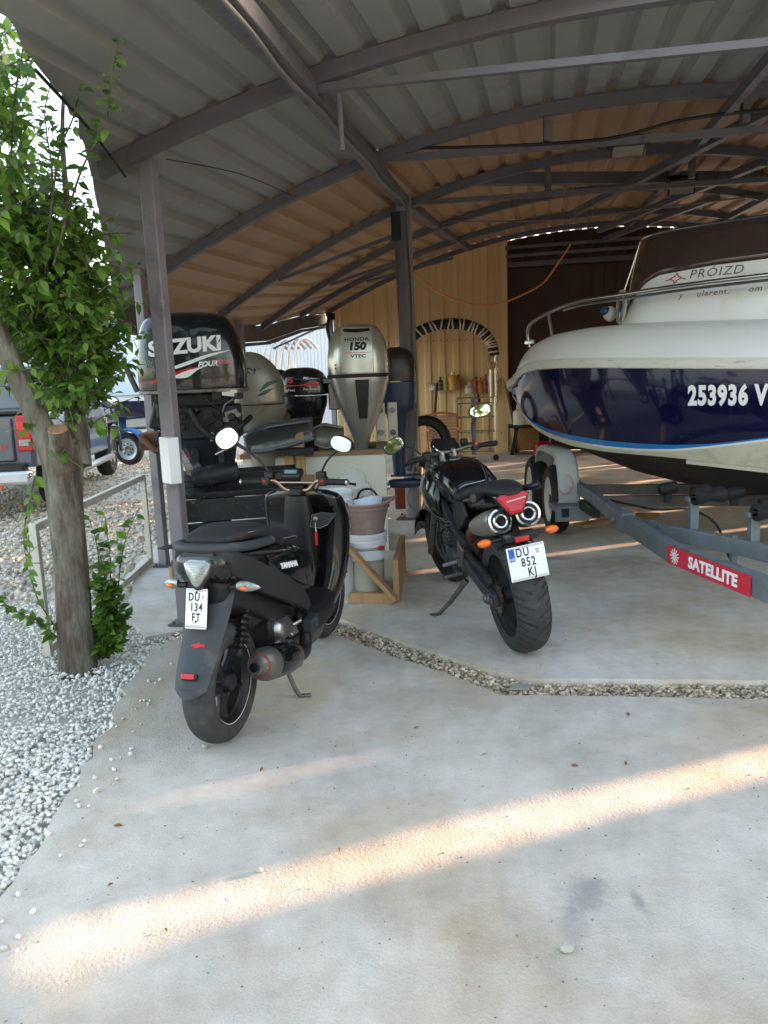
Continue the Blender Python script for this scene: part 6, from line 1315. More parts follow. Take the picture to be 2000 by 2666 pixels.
mb = MB(); mb.tube([Vector(p) for p in cr([(-.62, -.2, .13), (-.3, -.25, .10), (.0, -.24, .10), (.16, -.19, .14)], 4)], .016, n=8); mb.build('bumper', mat('cream_bumper', S(206, 184, 140), rough=.5, var=.1), tr_)
# bottles (thing of their own each)
def bottle(loc, r_, h, col, label, neck=.35, group='bottles and tubs on the wall shelves', cap=None):
    t = thing('bottle', label, 'bottle', loc, (0, 0, 0), group); mb = MB(); mb.lathe([(0, 0), (r_, 0), (r_, h * .62), (r_ * .8, h * .72), (r_ * neck, h * .8), (r_ * neck, h * .86)], 16); mb.build('body', mat('plastic_%02x%02x%02x' % col, S(*col), rough=.4, var=.1), t, smooth=40)
    mb = MB(); mb.lathe([(r_ * neck * 1.15, h * .84), (r_ * neck * 1.15, h), (0, h)], 12); cc = cap or (200, 196, 186); mb.build('cap', mat('cap_%02x%02x%02x' % cc, S(*cc), rough=.4, var=.1), t)
M_wire = mat('basket_wire', S(176, 150, 110), rough=.4, metal=.5, var=.1)
def basket(loc, L_, D_, H_, label):
    t = thing('wire_basket', label, 'basket', loc, (0, 0, R(-12.3)), 'wire baskets on the cream wall'); 
    for z in (0, H_ * .5, H_): mb = MB(); mb.tube([(0, 0, z), (L_, 0, z), (L_, -D_, z), (0, -D_, z)], .006, n=6, closed=True); mb.build('ring', M_wire, t)
    mb = MB()
    for k in range(int(L_ / .06) + 1): mb.tube([(k * .06, 0, H_), (k * .06, 0, 0), (k * .06, -D_, 0), (k * .06, -D_, H_)], .003, n=5)
    mb.build('wires', M_wire, t)
wq = uv(14.13, 0, 0)
def on_wall(v, z, out=0.): return uv(14.18 - out, v, z)
basket(on_wall(-2.17, 1.16), .60, .16, .13, 'left wire basket with purple and yellow bottles on the cream wall')
basket(on_wall(-1.48, 1.08), .52, .18, .24, 'right wire basket with red and white cans on the cream wall')
for v, z, r_, h, col, lb, cp in ((-2.06, 1.165, .075, .13, (206, 196, 190), 'white tub at the left end of the left basket', (150, 60, 60)), (-1.93, 1.165, .05, .24, (92, 44, 74), 'purple bottle next to the white tub', (70, 30, 60)), (-1.83, 1.165, .045, .27, (150, 160, 50), 'lime green bottle in the left basket', (170, 190, 60)), (-1.70, 1.165, .085, .32, (206, 150, 60), 'big yellow jug in the left basket', (214, 190, 150)), (-1.60, 1.165, .05, .27, (150, 84, 44), 'brown bottle at the right end of the left basket', (60, 40, 40)),
                              (-1.40, 1.085, .085, .20, (206, 196, 180), 'white tub at the left end of the right basket', (190, 180, 170)), (-1.29, 1.085, .055, .30, (176, 60, 48), 'red can in the right basket', (60, 60, 60)), (-1.20, 1.085, .05, .28, (196, 120, 60), 'orange can in the right basket', (190, 60, 50)), (-1.11, 1.085, .05, .33, (150, 60, 54), 'dark red spray can in the right basket', (200, 60, 60)), (-1.03, 1.085, .05, .42, (210, 200, 186), 'tall white spray bottle with a red trigger', (206, 50, 54))):
    bottle(on_wall(v, z, .09), r_, h, col, lb, cap=cp)
mb = MB(); mb.tube([(0, 0, 0), (.02, 0, -.12), (0, 0, -.22)], [.02, .03, .02]); o = mb.build('hanging_tool', M_black, None); o.location = on_wall(-1.25, 1.06, .12); tag(o, 'black tool hanging below the right basket', 'tool')
# slatted chair
ch = thing('slatted_chair', 'brown garden chair with a slatted back by the cream wall', 'chair', (1.0, 12.6, 0), (0, 0, R(4)))
M_slat = mat('chair_slat', S(176, 134, 108), rough=.6, var=.12); M_chf = mat('chair_frame', S(190, 112, 74), rough=.5, var=.1)
for i in range(8): mb = MB(); mb.box((0, .06 * i / 8, .40 + i * .052), (.46, .012, .042), rot=(R(-9), 0, 0)); mb.build('slat', M_slat, ch, smooth=0, bevel=.003)
for sx in (-.25, .25): mb = MB(); mb.tube([(sx, .18, 0), (sx, .0, .36), (sx, .07, .80)], .018, n=8); mb.tube([(sx, -.38, 0), (sx, -.02, .40)], .016, n=8); mb.tube([(sx, -.32, .56), (sx, .04, .58)], .02, n=8); mb.build('side_frame', M_chf, ch)
mb = MB(); mb.tube([Vector(p) for p in cr([(-.25, .07, .79), (0, .065, .83), (.25, .07, .79)], 4)], .018, n=8); mb.build('top_rail', M_chf, ch)
for i in range(6): mb = MB(); mb.box((0, -.36 + i * .065, .375 + .004 * i), (.46, .05, .012)); mb.build('slat', M_slat, ch, smooth=0)
# boards and bench by the dark doors
def plank(label, a, b, wx, wy, m_=M_pine, name='plank', cat='plank'):
    mb = MB(); mb.beam(a, b, wx, wy); return tag(mb.build(name, m_, None, smooth=0, bevel=.003), label, cat)
plank('long pale board leaning on the jamb beside the dark doors', (2.43, 13.75, .01), (2.22, 14.05, 1.35), .05, .10)
plank('purple brown batten leaning on the cream wall behind the chair', (.88, 13.4, .02), (1.02, 13.75, 1.30), .03, .05, M_dark)
plank('short upright batten left under the bow', (2.98, 13.6, .01), (3.02, 13.7, .50), .04, .05); plank('short upright batten right under the bow', (3.14, 13.6, .01), (3.14, 13.7, .46), .04, .05)
for lb, a, b in (('chipboard sheet leaning behind the bench', (2.6, 13.98, .02), (2.6, 14.08, .62)), ):
    plank(lb, a, b, .55, .018, mat('chipboard', S(186, 146, 92), rough=.85, var=.2, scale=30), 'chipboard', 'board')
bt = thing('work_bench', 'low dark bench holding white jugs beside the bow', 'bench', (2.72, 13.55, 0), (0, 0, R(-10)))
mb = MB(); mb.box((0, 0, .50), (.95, .4, .05)); mb.build('top', M_satin, bt, bevel=.008)
for sx in (-.36, .36): mb = MB(); mb.beam((sx * .9, 0, .48), (sx * 1.15, .0, 0), .06, .3); mb.build('leg', M_satin, bt, smooth=0)
for x, y, r_, h, lb in ((2.42, 13.48, .11, .34, 'large white jug with a handle on the bench'), (2.58, 13.50, .09, .22, 'short clear jug on the bench'), (2.72, 13.46, .09, .30, 'cream bottle at the right of the bench')): bottle((x, y, .53), r_, h, (214, 206, 186), lb, .4, 'jugs on the low bench', (190, 170, 120))
mb = MB(); mb.box((0, 0, .11), (.34, .24, .22), taper=(.9, .9)); mb.box((0, 0, .235), (.2, .05, .03)); o = mb.build('red_crate', M_red, None, bevel=.02); o.location = (2.78, 13.15, 0); tag(o, 'red plastic box on the floor below the bench', 'box')
for i, (x, y, rz, l) in enumerate(((2.15, 7.2, .5, .8), (2.35, 7.5, -.4, .7), (2.0, 7.9, .1, .55))):
    mb = MB(); mb.box((0, 0, .015), (l, .13, .03)); o = mb.build('floor_plank', M_pine, None, smooth=0); o.location = (x, y, 0); o.rotation_euler = (0, 0, rz); tag(o, ('pale plank on the floor under the trailer nearest the camera', 'pale plank on the floor under the keel', 'short pale plank behind the trailer wheel')[i], 'plank')
# dry leaves and pebbles on the slab
rs = random.Random(21); M_dry = mat('dry_leaf', S(134, 82, 50), rough=.8, var=.2); M_peb = mat('pebble', S(178, 172, 162), rough=.9, var=.1)
for i, (x, y) in enumerate(((-.85, 2.05), (.67, 2.64), (-.18, 2.18), (-.93, 2.36), (.86, 2.64), (-.63, 1.85), (.1, 3.0), (-.5, 2.7), (.35, 2.75), (1.0, 3.05))):
    mb = MB(); k = rs.uniform(.008, .018); mb.loft([[(-k, 0, .002), (-k, .001, .002)], [(0, -k * .4, .007), (0, k * .4, .004)], [(k, 0, .003), (k, .001, .003)]], cap=False, closed=False); o = mb.build('dry_leaf', M_dry, None, smooth=0); o.location = (x, y, .001); o.rotation_euler = (0, 0, rs.uniform(0, 6)); o.modifiers.new('s', 'SOLIDIFY').thickness = .001; tag(o, 'tiny dry brown leaf lying on the concrete apron', 'leaf', 'dry leaves on the apron')
for i, (x, y, k, lb) in enumerate(((-.415, 2.09, .014, 'pale pebble lying in the sun strip'), (.42, 1.72, .020, 'white stone on the near right of the slab'), (-.98, 1.42, .02, 'pale stone at the near left edge of the slab'), (-.72, 1.45, .018, 'small pale stone near the bottom of the slab'), (-.76, 2.9, .015, 'pale flat pebble behind the scooter wheel'), (-.70, 2.28, .012, 'grey pebble above the sun strip'))):
    mb = MB(); mb.add([tuple(np.array(v) * k * (1, .8, .6) + (0, 0, k * .45)) for v in ico], [tuple(f) for f in icf]); o = mb.build('pebble', M_peb, None, smooth=0); o.location = (x, y, 0); tag(o, lb, 'pebble', 'pebbles on the slab')
o = MB().prism([(-.05, -.02), (.04, -.03), (.06, .01), (-.01, .035)], .012).build('slate_chip', mat('slate', S(140, 138, 134), rough=.8, var=.1), None, smooth=0); o.location = (.60, 3.40, -.012); tag(o, 'flat grey slate chip at the bend of the gravel strip', 'stone')

# grit scattered over the slabs
rs = random.Random(77); gp_ = [(rs.uniform(-1.1, 1.9), rs.uniform(1.5, 4.6), 0) for _ in range(420)]
gp_ = [(x, y, .0005) for x, y, z in gp_ if inpoly(x, y, front) or inpoly(x, y, inner)]
o = stones('grit', gp_, .0012, .0042, mat('grit_stone', S(116, 106, 94), rough=.9, var=.3, scale=20, island=.4), 0); tag(o, 'fine grit and crumbs scattered over the concrete', 'grit')
# ============================================================ TREE, SHOOTS, BARRIER, PICKUP, YARD
def leafmat(name, c0, c1):
    m = bpy.data.materials.new(name); m.use_nodes = True; t = m.node_tree; N = t.nodes; L = t.links; b = N['Principled BSDF']; b.inputs['Roughness'].default_value = .45
    g = N.new('ShaderNodeNewGeometry'); oi = N.new('ShaderNodeObjectInfo'); a = N.new('ShaderNodeMath'); a.operation = 'ADD'; fr_ = N.new('ShaderNodeMath'); fr_.operation = 'FRACT'
    L.new(g.outputs['Random Per Island'], a.inputs[0]); L.new(oi.outputs['Random'], a.inputs[1]); L.new(a.outputs[0], fr_.inputs[0])
    r = N.new('ShaderNodeValToRGB'); r.color_ramp.elements[0].color = (*c0, 1); r.color_ramp.elements[1].color = (*c1, 1); L.new(fr_.outputs[0], r.inputs[0]); L.new(r.outputs[0], b.inputs['Base Color'])
    tr_b = N.new('ShaderNodeBsdfTranslucent'); hs = N.new('ShaderNodeHueSaturation'); hs.inputs['Value'].default_value = 1.5; L.new(r.outputs[0], hs.inputs['Color']); L.new(hs.outputs[0], tr_b.inputs['Color'])
    mx = N.new('ShaderNodeMixShader'); mx.inputs[0].default_value = .38; L.new(b.outputs[0], mx.inputs[1]); L.new(tr_b.outputs[0], mx.inputs[2]); L.new(mx.outputs[0], N['Material Output'].inputs['Surface']); return m
M_leaf = leafmat('tree_leaf', (.040, .105, .016), (.155, .27, .035)); M_leafy = leafmat('far_leaf', (.05, .09, .02), (.16, .18, .05)); M_leafd = leafmat('hedge_leaf', (.03, .06, .02), (.08, .12, .03))
M_bark = mat('tree_bark', S(84, 72, 62), rough=.95, var=.45, scale=16, bump=1.0, bscale=38, stretch=(1, 1, .28), dirt=S(134, 134, 122), dirt_amt=.5, dscale=9)
LV = np.array([(0, 0, 0), (.30, -.29, .05), (.30, .29, .05), (.30, 0, 0), (.62, -.25, .03), (.62, .25, .03), (.62, 0, -.03), (1.02, 0, -.14)]); LF = [(0, 1, 3), (0, 3, 2), (1, 4, 6, 3), (3, 6, 5, 2), (4, 7, 6), (6, 7, 5)]
lme = bpy.data.meshes.new('leaf'); lme.from_pydata([tuple(v) for v in LV], [], LF); lme.materials.append(M_leaf); lme.polygons.foreach_set('use_smooth', [True] * 6)
def leaf_m(pos, d, size, rs):
    """leaf hanging from pos, pointing along d, blade roughly facing up and outwards"""
    x = Vector(d).normalized(); up_ = Vector((rs.uniform(-.7, .7), rs.uniform(-.9, .3), 1)); z = (up_ - x * up_.dot(x)).normalized(); y = z.cross(x)
    m = Matrix((x * size, y * size, z * size)).transposed().to_4x4(); m.translation = pos; return m
def twig_leaves(rs, a, d, L_, n, size, droop=.5):
    out = []; path = []; p = Vector(a); d = Vector(d).normalized()
    for i in range(n):
        p = p + d * (L_ / n); d = (d + Vector((rs.uniform(-.12, .12), rs.uniform(-.12, .12), rs.uniform(-.10, .10)))).normalized(); path.append(p.copy())
        s_ = 1 if i % 2 else -1; side_ = d.cross(Vector((0, 0, 1))); side_ = side_.normalized() if side_.length > .1 else Vector((1, 0, 0))
        q = Matrix.Rotation(rs.uniform(0, 6.28), 3, d) @ side_
        out.append(leaf_m(p, (q * .9 + d * .45 + Vector((0, 0, -droop * rs.uniform(.4, 1.4)))), size * rs.uniform(.65, 1.15) * (1 - .35 * i / n), rs))
    return out, path
def leaf_objects(parent, mats_, k_parts, visible, name='foliage', material=None):
    """the k leaves that show largest become parts, the rest one stuff part"""
    sc_ = []
    for i, m in enumerate(mats_):
        p = m.translation; q = Mc.inverted() @ p; vis = -q.z > .3 and abs(q.x / -q.z) < .5 and abs(q.y / -q.z) < .66 and visible(p)
        sc_.append((-(m.to_scale().x / max(.3, -q.z)) if vis else 1, i))
    sc_.sort(); pick = {i for s_, i in sc_[:k_parts]}
    V = []; F = []
    for i, m in enumerate(mats_):
        if i in pick:
            o = bpy.data.objects.new('leaf', lme); COL.objects.link(o); o.parent = parent; o.matrix_local = m
        else:
            b = len(V); V += [tuple(m @ Vector(v)) for v in LV]; F += [tuple(b + k for k in f) for f in LF]
    if V:
        me = bpy.data.meshes.new(name); me.from_pydata(V, [], F); me.materials.append(material or M_leaf); me.polygons.foreach_set('use_smooth', [True] * len(F)); o = bpy.data.objects.new(name, me); COL.objects.link(o); o.parent = parent; tag(o, kind='stuff')
def limb(parent, name, pts, rads, label=None):
    P = cr([(*p, r_) for p, r_ in zip(pts, rads)], 5); mb = MB(); mb.tube([Vector(p[:3]) for p in P], [float(p[3]) for p in P], n=14); o = mb.build(name, M_bark, parent, smooth=60)
    return tag(o, label)
tree = thing('tree', 'leafy green tree with a pruned forked trunk at the edge of the gravel', 'tree', (0, 0, 0))
limb(tree, 'trunk', [(-1.66, 3.9, -.05), (-1.655, 3.9, .04), (-1.65, 3.9, .25), (-1.645, 3.92, .55), (-1.65, 3.94, .85), (-1.64, 3.95, 1.08), (-1.63, 3.96, 1.2)], [.10, .096, .09, .086, .089, .10, .085])
limb(tree, 'limb', [(-1.635, 3.93, .98), (-1.70, 3.9, 1.24), (-1.81, 3.88, 1.58), (-1.87, 3.85, 1.83), (-1.93, 3.82, 2.10), (-2.05, 3.7, 2.6), (-2.15, 3.6, 3.1)], [.082, .060, .050, .047, .044, .036, .026])
limb(tree, 'limb', [(-1.62, 3.92, 1.06), (-1.605, 3.87, 1.18), (-1.60, 3.835, 1.25)], [.075, .058, .047], 'sawn off limb stub')
mb = MB(); mb.lathe([(.048, -.002), (.045, .006), (.0, .008)], 16, M=T((-1.60, 3.833, 1.252), (R(24), R(4), 0))); mb.build('cut_face', mat('cut_wood', S(146, 114, 86), rough=.8, var=.2, scale=30), tree, smooth=0)
limb(tree, 'limb', [(-1.58, 4.0, 1.05), (-1.61, 4.10, 1.42), (-1.67, 4.17, 1.80), (-1.78, 4.2, 2.15), (-1.88, 4.1, 2.6), (-1.95, 3.95, 3.0)], [.065, .05, .043, .036, .028, .018])
limb(tree, 'branch', [(-1.62, 4.1, 1.5), (-1.5, 4.05, 1.95), (-1.48, 3.95, 2.3), (-1.42, 3.82, 2.62), (-1.33, 3.72, 2.9)], [.028, .022, .016, .010, .005])
limb(tree, 'branch', [(-1.70, 4.2, 1.9), (-1.52, 4.2, 2.15), (-1.45, 4.2, 2.3)], [.02, .013, .006])
rs = random.Random(42); leaves = []; tw = MB()
def grow(n, cx, cy, cz, sx, sy, sz, size, L_=(.16, .34), nl=(6, 11), test=None):
    k = 0
    while k < n:
        p = Vector((rs.gauss(0, 1), rs.gauss(0, 1), rs.gauss(0, 1)))
        if p.length > 2: continue
        p = Vector((cx + p.x * sx, cy + p.y * sy, cz + p.z * sz))
        if test and not test(p): continue
        d = Vector((p.x - cx + rs.uniform(-.25, .25), p.y - cy + rs.uniform(-.3, .2), .12 + rs.uniform(-.2, .3)))
        l, path = twig_leaves(rs, p, d, rs.uniform(*L_), rs.randint(*nl), size); leaves.extend(l)
        if len(path) > 2: tw.tube(path, [.0035 - .0025 * i / len(path) for i in range(len(path))], n=4)
        k += 1
inx = lambda p: p.x > -4 and p.x < -.345 * p.y + .02 * rs.random()
grow(330, -1.58, 4.15, 1.64, .19, .22, .27, .084, test=lambda p: p.z > (1.2 if p.x < -1.6 else 1.36) and inx(p) and p.x < -.352 * p.y and (p.x > -1.55 - .58 * (p.z - 1.0) and p.y > 3.95 or p.z > 1.85))
grow(250, -1.70, 4.1, 2.08, .17, .24, .20, .080, test=lambda p: inx(p) and p.x < -.365 * p.y)
grow(130, -1.95, 3.95, 2.55, .16, .25, .25, .076, test=lambda p: p.x < -.425 * p.y)
grow(110, -1.93, 3.8, 2.95, .14, .25, .20, .072, test=lambda p: p.x < -.435 * p.y)
grow(420, -2.75, 3.8, 2.5, .42, .5, .45, .08, test=lambda p: p.x < -.53 * p.y)
# long sprays that stand clear of the crown
for a, d, L_, n, s_ in (((-1.55, 3.9, 2.32), (.22, -.20, .55), .80, 30, .056), ((-1.60, 3.88, 2.25), (.25, -.2, .42), .55, 24, .06), ((-1.60, 4.1, 1.95), (.30, -.02, .22), .34, 14, .052), ((-1.58, 4.1, 1.75), (.30, .0, .02), .30, 14, .052), ((-1.58, 4.05, 1.36), (.35, .0, .30), .30, 12, .042), ((-1.85, 3.9, 2.8), (.16, -.12, .35), .40, 16, .055),
                        ((-1.72, 3.80, 1.05), (-.04, -.10, -.35), .55, 20, .05), ((-1.86, 3.72, 1.52), (-.02, -.06, -.4), .62, 16, .058), ((-1.66, 3.9, 1.2), (.2, -.2, -.12), .22, 9, .055), ((-1.98, 3.75, 2.0), (-.1, -.1, -.35), .5, 14, .06)):
    l, path = twig_leaves(rs, a, d, L_, int(n * 1.25), s_ * 1.4, .6); leaves.extend(l); tw.tube(path, [.005 - .004 * i / len(path) for i in range(len(path))], n=5)
def spray(pts_, n, size, per=1):
    P = [Vector(p) for p in cr(pts_, max(2, n // (len(pts_) - 1)))]; tw.tube(P, [.006 - .0045 * i / len(P) for i in range(len(P))], n=5)
    for i in range(1, len(P)):
        d = (P[i] - P[i - 1]).normalized()
        for k in range(per):
            q = Vector((rs.uniform(-1, 1), rs.uniform(-1, .5), rs.uniform(-.9, .2))); leaves.append(leaf_m(P[i] + Vector((rs.uniform(-.02, .02), rs.uniform(-.02, .02), 0)), q + d * .3, size * rs.uniform(.7, 1.15) * (1 - .4 * i / len(P)), rs))
spray([(-1.5, 3.75, 2.02), (-1.25, 3.5, 2.34), (-1.05, 3.3, 2.49), (-.99, 3.2, 2.58), (-.913, 3.1, 2.70)], 30, .075, 2)
spray([(-1.5, 3.7, 2.1), (-1.33, 3.5, 2.42), (-1.2, 3.35, 2.52), (-1.14, 3.3, 2.62)], 18, .07, 2)
spray([(-1.6, 3.6, 2.3), (-1.45, 3.4, 2.6), (-1.32, 3.25, 2.78), (-1.28, 3.15, 2.86)], 20, .07, 2)
grow(90, -1.58, 3.35, 2.52, .10, .14, .20, .074, test=lambda p: p.x < -.43 * p.y)
grow(14, -1.53, 4.0, 1.30, .06, .08, .10, .062, test=lambda p: p.x < -.35 * p.y)
tag(tw.build('twigs', M_bark, tree), kind='stuff')
leaf_objects(tree, leaves, 290, lambda p: True)
# shoots at the foot
sh_ = thing('shoots', 'leafy green shoots growing at the foot of the tree trunk', 'shoots', (0, 0, 0)); leaves = []
B = Vector((-1.545, 3.98, 0))
for tip, n, s_ in (((-1.60, 4.1, .74), 16, .040), ((-1.50, 4.12, .76), 18, .042), ((-1.30, 4.05, .80), 22, .045), ((-1.46, 3.95, .55), 18, .044), ((-1.40, 3.95, .42), 16, .042), ((-1.54, 4.05, .62), 18, .044), ((-1.43, 4.1, .34), 14, .04), ((-1.48, 3.9, .26), 14, .04), ((-1.36, 3.98, .24), 12, .04), ((-1.58, 4.1, .40), 16, .042), ((-1.50, 3.92, .44), 16, .042), ((-2.05, 3.85, .50), 14, .042), ((-1.88, 3.95, .70), 13, .042), ((-1.40, 3.88, .12), 12, .036), ((-1.50, 3.86, .10), 12, .036), ((-1.44, 3.90, .18), 14, .036)):
    tip = Vector(tip); b0_ = B if tip.x > -1.7 else Vector((-1.72, 3.86, .12)); d = tip - b0_; path = []
    for i in range(n + 1):
        t = i / n; path.append(b0_ + d * t + Vector((.03 * math.sin(5 * t + tip.x * 9), .02 * math.sin(4 * t + tip.y * 7), .04 * math.sin(math.pi * t) * (1 if tip.x > -1.7 else -.4))))
    mb = MB(); mb.tube(path, [.005 - .0035 * i / n for i in range(n + 1)], n=5); mb.build('stem', M_bark, sh_)
    for i in range(2, n + 1):
        for k in range(4 if tip.z < .6 else 1):
            q = Vector((rs.uniform(-1, 1), rs.uniform(-1, .6), rs.uniform(-.3, .6))); leaves.append(leaf_m(path[i], q, s_ * 1.55 * rs.uniform(.7, 1.2), rs))
leaf_objects(sh_, leaves, 295, lambda p: True)
# white metal frame lying along the slab edge
fr_ = thing('metal_frame', 'low white metal frame standing along the slab edge behind the tree', 'barrier', (0, 0, 0))
M_wmet = mat('white_metal', S(206, 200, 190), rough=.5, var=.06, dirt=S(150, 132, 110), dirt_amt=.2, dscale=8)
A_, B_ = Vector((-1.885, 4.09, 0)), Vector((-1.945, 6.18, 0)); zt = .72
for nm, a, b in (('top_bar', A_ + Vector((0, 0, zt)), B_ + Vector((0, 0, zt))), ('bottom_bar', A_ + Vector((0, 0, .03)), B_ + Vector((0, 0, .03))), ('upright', A_ + Vector((0, -.022, 0)), A_ + Vector((0, -.022, zt + .02))), ('upright', B_ + Vector((0, .022, 0)), B_ + Vector((0, .022, zt + .02)))):
    mb = MB(); mb.beam(a, b, .035, .045) if 'bar' in nm else mb.beam(a, b, .04, .04); mb.build(nm, M_wmet, fr_, smooth=0, bevel=.003)
# ------------------------------------------------ pickup
pk = thing('pickup_truck', 'grey pickup truck parked on the gravel behind the tree', 'pickup', (-4.96, 9.60, 0), (0, 0, R(97.6)))
M_pgrey = mat('pickup_grey', S(86, 93, 102), rough=.3, metal=.4, var=.05, scale=2, coat=.6, dirt=S(150, 140, 124), dirt_amt=.15, dscale=3)
M_glass = mat('dark_glass', S(34, 42, 52), rough=.05, var=.1, coat=1)
def sec(x, w, zb, zt_, inset=.05): return [(x, -w, zb), (x, -w - .01, (zb + zt_) / 2), (x, -w + inset, zt_), (x, w - inset, zt_), (x, w + .01, (zb + zt_) / 2), (x, w, zb)]
mb = MB(); mb.loft([sec(-1.15, .90, .62, 1.16), sec(-1.12, .95, .60, 1.18), sec(-.55, .96, .58, 1.19), sec(-.45, .96, .86, 1.19), sec(.45, .96, .86, 1.19), sec(.55, .96, .52, 1.19), sec(1.1, .96, .48, 1.18), sec(2.55, .96, .48, 1.15), sec(2.65, .96, .86, 1.14), sec(3.55, .95, .86, 1.08), sec(3.65, .93, .55, 1.06), sec(4.0, .85, .5, .98)]); mb.build('body', M_pgrey, pk, smooth=30, bevel=.02)
mb = MB(); mb.loft([sec(.42, .92, 1.14, 1.20, .02), sec(.50, .90, 1.16, 1.75, .16), sec(.75, .89, 1.16, 1.82, .18), sec(1.6, .89, 1.16, 1.83, .18), sec(2.0, .89, 1.14, 1.74, .18), sec(2.75, .90, 1.10, 1.16, .05)]); cab_ = mb.build('cab', M_pgrey, pk, smooth=30)
for sg in (-1, 1):
    for x0, x1, x2, x3 in ((.62, 1.30, 1.28, .72), (1.40, 2.45, 1.95, 1.40)): mb = MB(); mb.loft([[(x0, sg * .895, 1.22), (x1, sg * .895, 1.22)], [(x3, sg * .795, 1.70), (x2, sg * .795, 1.70)]], cap=False, closed=False); mb.build('side_window', M_glass, cab_, smooth=0)
    for x in (.52, 1.36, 2.5): mb = MB(); mb.box((x, sg * .972, .86), (.012, .006, .55)); mb.build('door_gap', M_black, pk, smooth=0)
    for x in (.75, 1.6): mb = MB(); mb.box((x, sg * .985, 1.02), (.18, .03, .035)); mb.build('door_handle', M_pgrey, pk, bevel=.008)
    mb = MB(); mb.ell((2.25, sg * 1.13, 1.22), (.09, .13, .10)); mr = mb.build('mirror', M_satin, pk); mb = MB(); mb.ell((2.19, sg * 1.13, 1.22), (.04, .11, .08)); mb.build('glass', M_mirror, mr)
    mb = MB(); mb.tube([(.55, sg * .98, .40), (.65, sg * 1.03, .38), (2.45, sg * 1.03, .38), (2.55, sg * .98, .40)], .045, n=12); mb.build('side_step', M_alu, pk)
    for x in (0, 3.1):
        M = T((x, sg * .80, .37)) @ WY; mb = MB(); mb.lathe([(.0, -.1), (.08, -.1), (.08, .1), (0, .1)], 16, M=M); w_ = mb.build('wheel', M_dullmetal, pk)
        t = MB(); tyre_bm(t, .375, .12, .24, None, 60, 14, M); t.build('tyre', M_black, w_); r = MB(); r.lathe([(.06, sg * .06), (.2, sg * .07), (.235, sg * .1), (.24, -.08 * sg)], 30, M=M)
        for k in range(5): r.tube([M @ Vector((.06 * math.cos(k * 1.257), .06 * math.sin(k * 1.257), sg * .07)), M @ Vector((.225 * math.cos(k * 1.257), .225 * math.sin(k * 1.257), sg * .085))], .03, n=6)
        r.build('rim', M_dullmetal, w_)
        mb = MB(); mb.tube([(x + .43 * math.cos(a), sg * .965, .39 + .43 * math.sin(a)) for a in [R(-5) + R(190) * k / 16 for k in range(17)]], .03, n=6); mb.build('arch_trim', M_pgrey, pk)
    # tail lamp
    mb = MB(); mb.box((-1.13, sg * .865, .98), (.10, .16, .40)); tl = mb.build('tail_lamp', M_red, pk, bevel=.015)
    mb = MB(); mb.box((-1.175, sg * .865, .875), (.02, .12, .07)); mb.build('lens', M_clear, tl, bevel=.004); mb = MB(); mb.box((-1.175, sg * .865, 1.05), (.02, .12, .10)); mb.build('lens', mat('bright_red_lens', S(214, 30, 30), rough=.2, var=.1, coat=.5), tl, bevel=.004)
mb = MB(); mb.box((-1.17, 0, .92), (.04, 1.50, .50)); tg_ = mb.build('tailgate', M_pgrey, pk, bevel=.02)
Mt_ = basis((-1.192, -.62, .83), (0, -1, 0), (0, 0, 1)); text('lettering', 'T', .075, M_chrome, tg_, Mt_ @ T((-.06, 0, 0)), ext=.002, bold=.002); text('lettering', 'DI', .075, M_red, tg_, Mt_ @ T((.03, 0, 0)), ext=.002, bold=.002)
mb = MB(); mb.box((-1.20, 0, .60), (.16, 1.72, .10)); mb.build('bumper_step', M_satin, pk, bevel=.02)
mb = MB(); mb.box((-1.24, 0, .50), (.16, 1.86, .16)); mb.build('bumper', M_chrome, pk, bevel=.04)
mb = MB(); mb.lathe([(.0, .02), (.05, .02), (.06, 0)], 14, M=T((-1.22, -.55, .42), (0, R(-90), 0))); mb.build('fog_lamp', M_orange, pk)
mb = MB(); mb.box((-.35, 0, 1.21), (1.6, 1.72, .04)); mb.build('bed_cover', M_satin, pk, bevel=.01)
mb = MB(); mb.lathe([(.0, 0), (.04, 0), (.05, .02)], 12, M=T((-1.28, -.2, .45), (0, R(-90), 0))); mb.build('tow_eye', M_black, pk)
# ------------------------------------------------ covered boat on a blue trailer behind
cb = thing('covered_boat', 'boat under a peaked white cover on a blue trailer beyond the pickup', 'boat', (-5.75, 16.2, 0), (0, 0, R(8)))
M_tarp = mat('white_tarp', S(176, 188, 202), rough=.6, var=.04, scale=2)
mb = MB(); rings = []
for x, hw_, zp in cr([(-1.5, .35, 1.9), (-1.1, .8, 2.3), (-.5, 1.0, 2.75), (.05, 1.05, 2.95), (.7, 1.05, 2.65), (1.6, 1.05, 2.25), (3.0, .95, 1.9)], 4): rings.append([(x, -hw_ - .05, 1.28), (x, -hw_, 1.45), (x, -hw_ * .45, 1.45 + (zp - 1.45) * .62), (x, -.04, zp), (x, .04, zp), (x, hw_ * .45, 1.45 + (zp - 1.45) * .62), (x, hw_, 1.45), (x, hw_ + .05, 1.28)])
mb.loft(rings, closed=False, cap=False); mb.build('cover', M_tarp, cb, smooth=25)
mb = MB(); mb.loft([[(x, -w_, 1.30), (x, -w_, 1.16), (x, w_, 1.16), (x, w_, 1.30)] for x, w_ in ((-1.6, .3), (-1.1, .85), (-.5, 1.06), (3, 1.02))]); mb.build('topside', M_gel, cb)
mb = MB(); mb.loft([[(x, -w_, 1.16), (x, -w_ * .85, .85), (x, 0, .6), (x, w_ * .85, .85), (x, w_, 1.16)] for x, w_ in ((-1.6, .28), (-1.1, .82), (-.5, 1.03), (3, 1.0))]); mb.build('hull', M_navy, cb)
M_blue = mat('trailer_blue', S(32, 96, 160), rough=.5, var=.1)
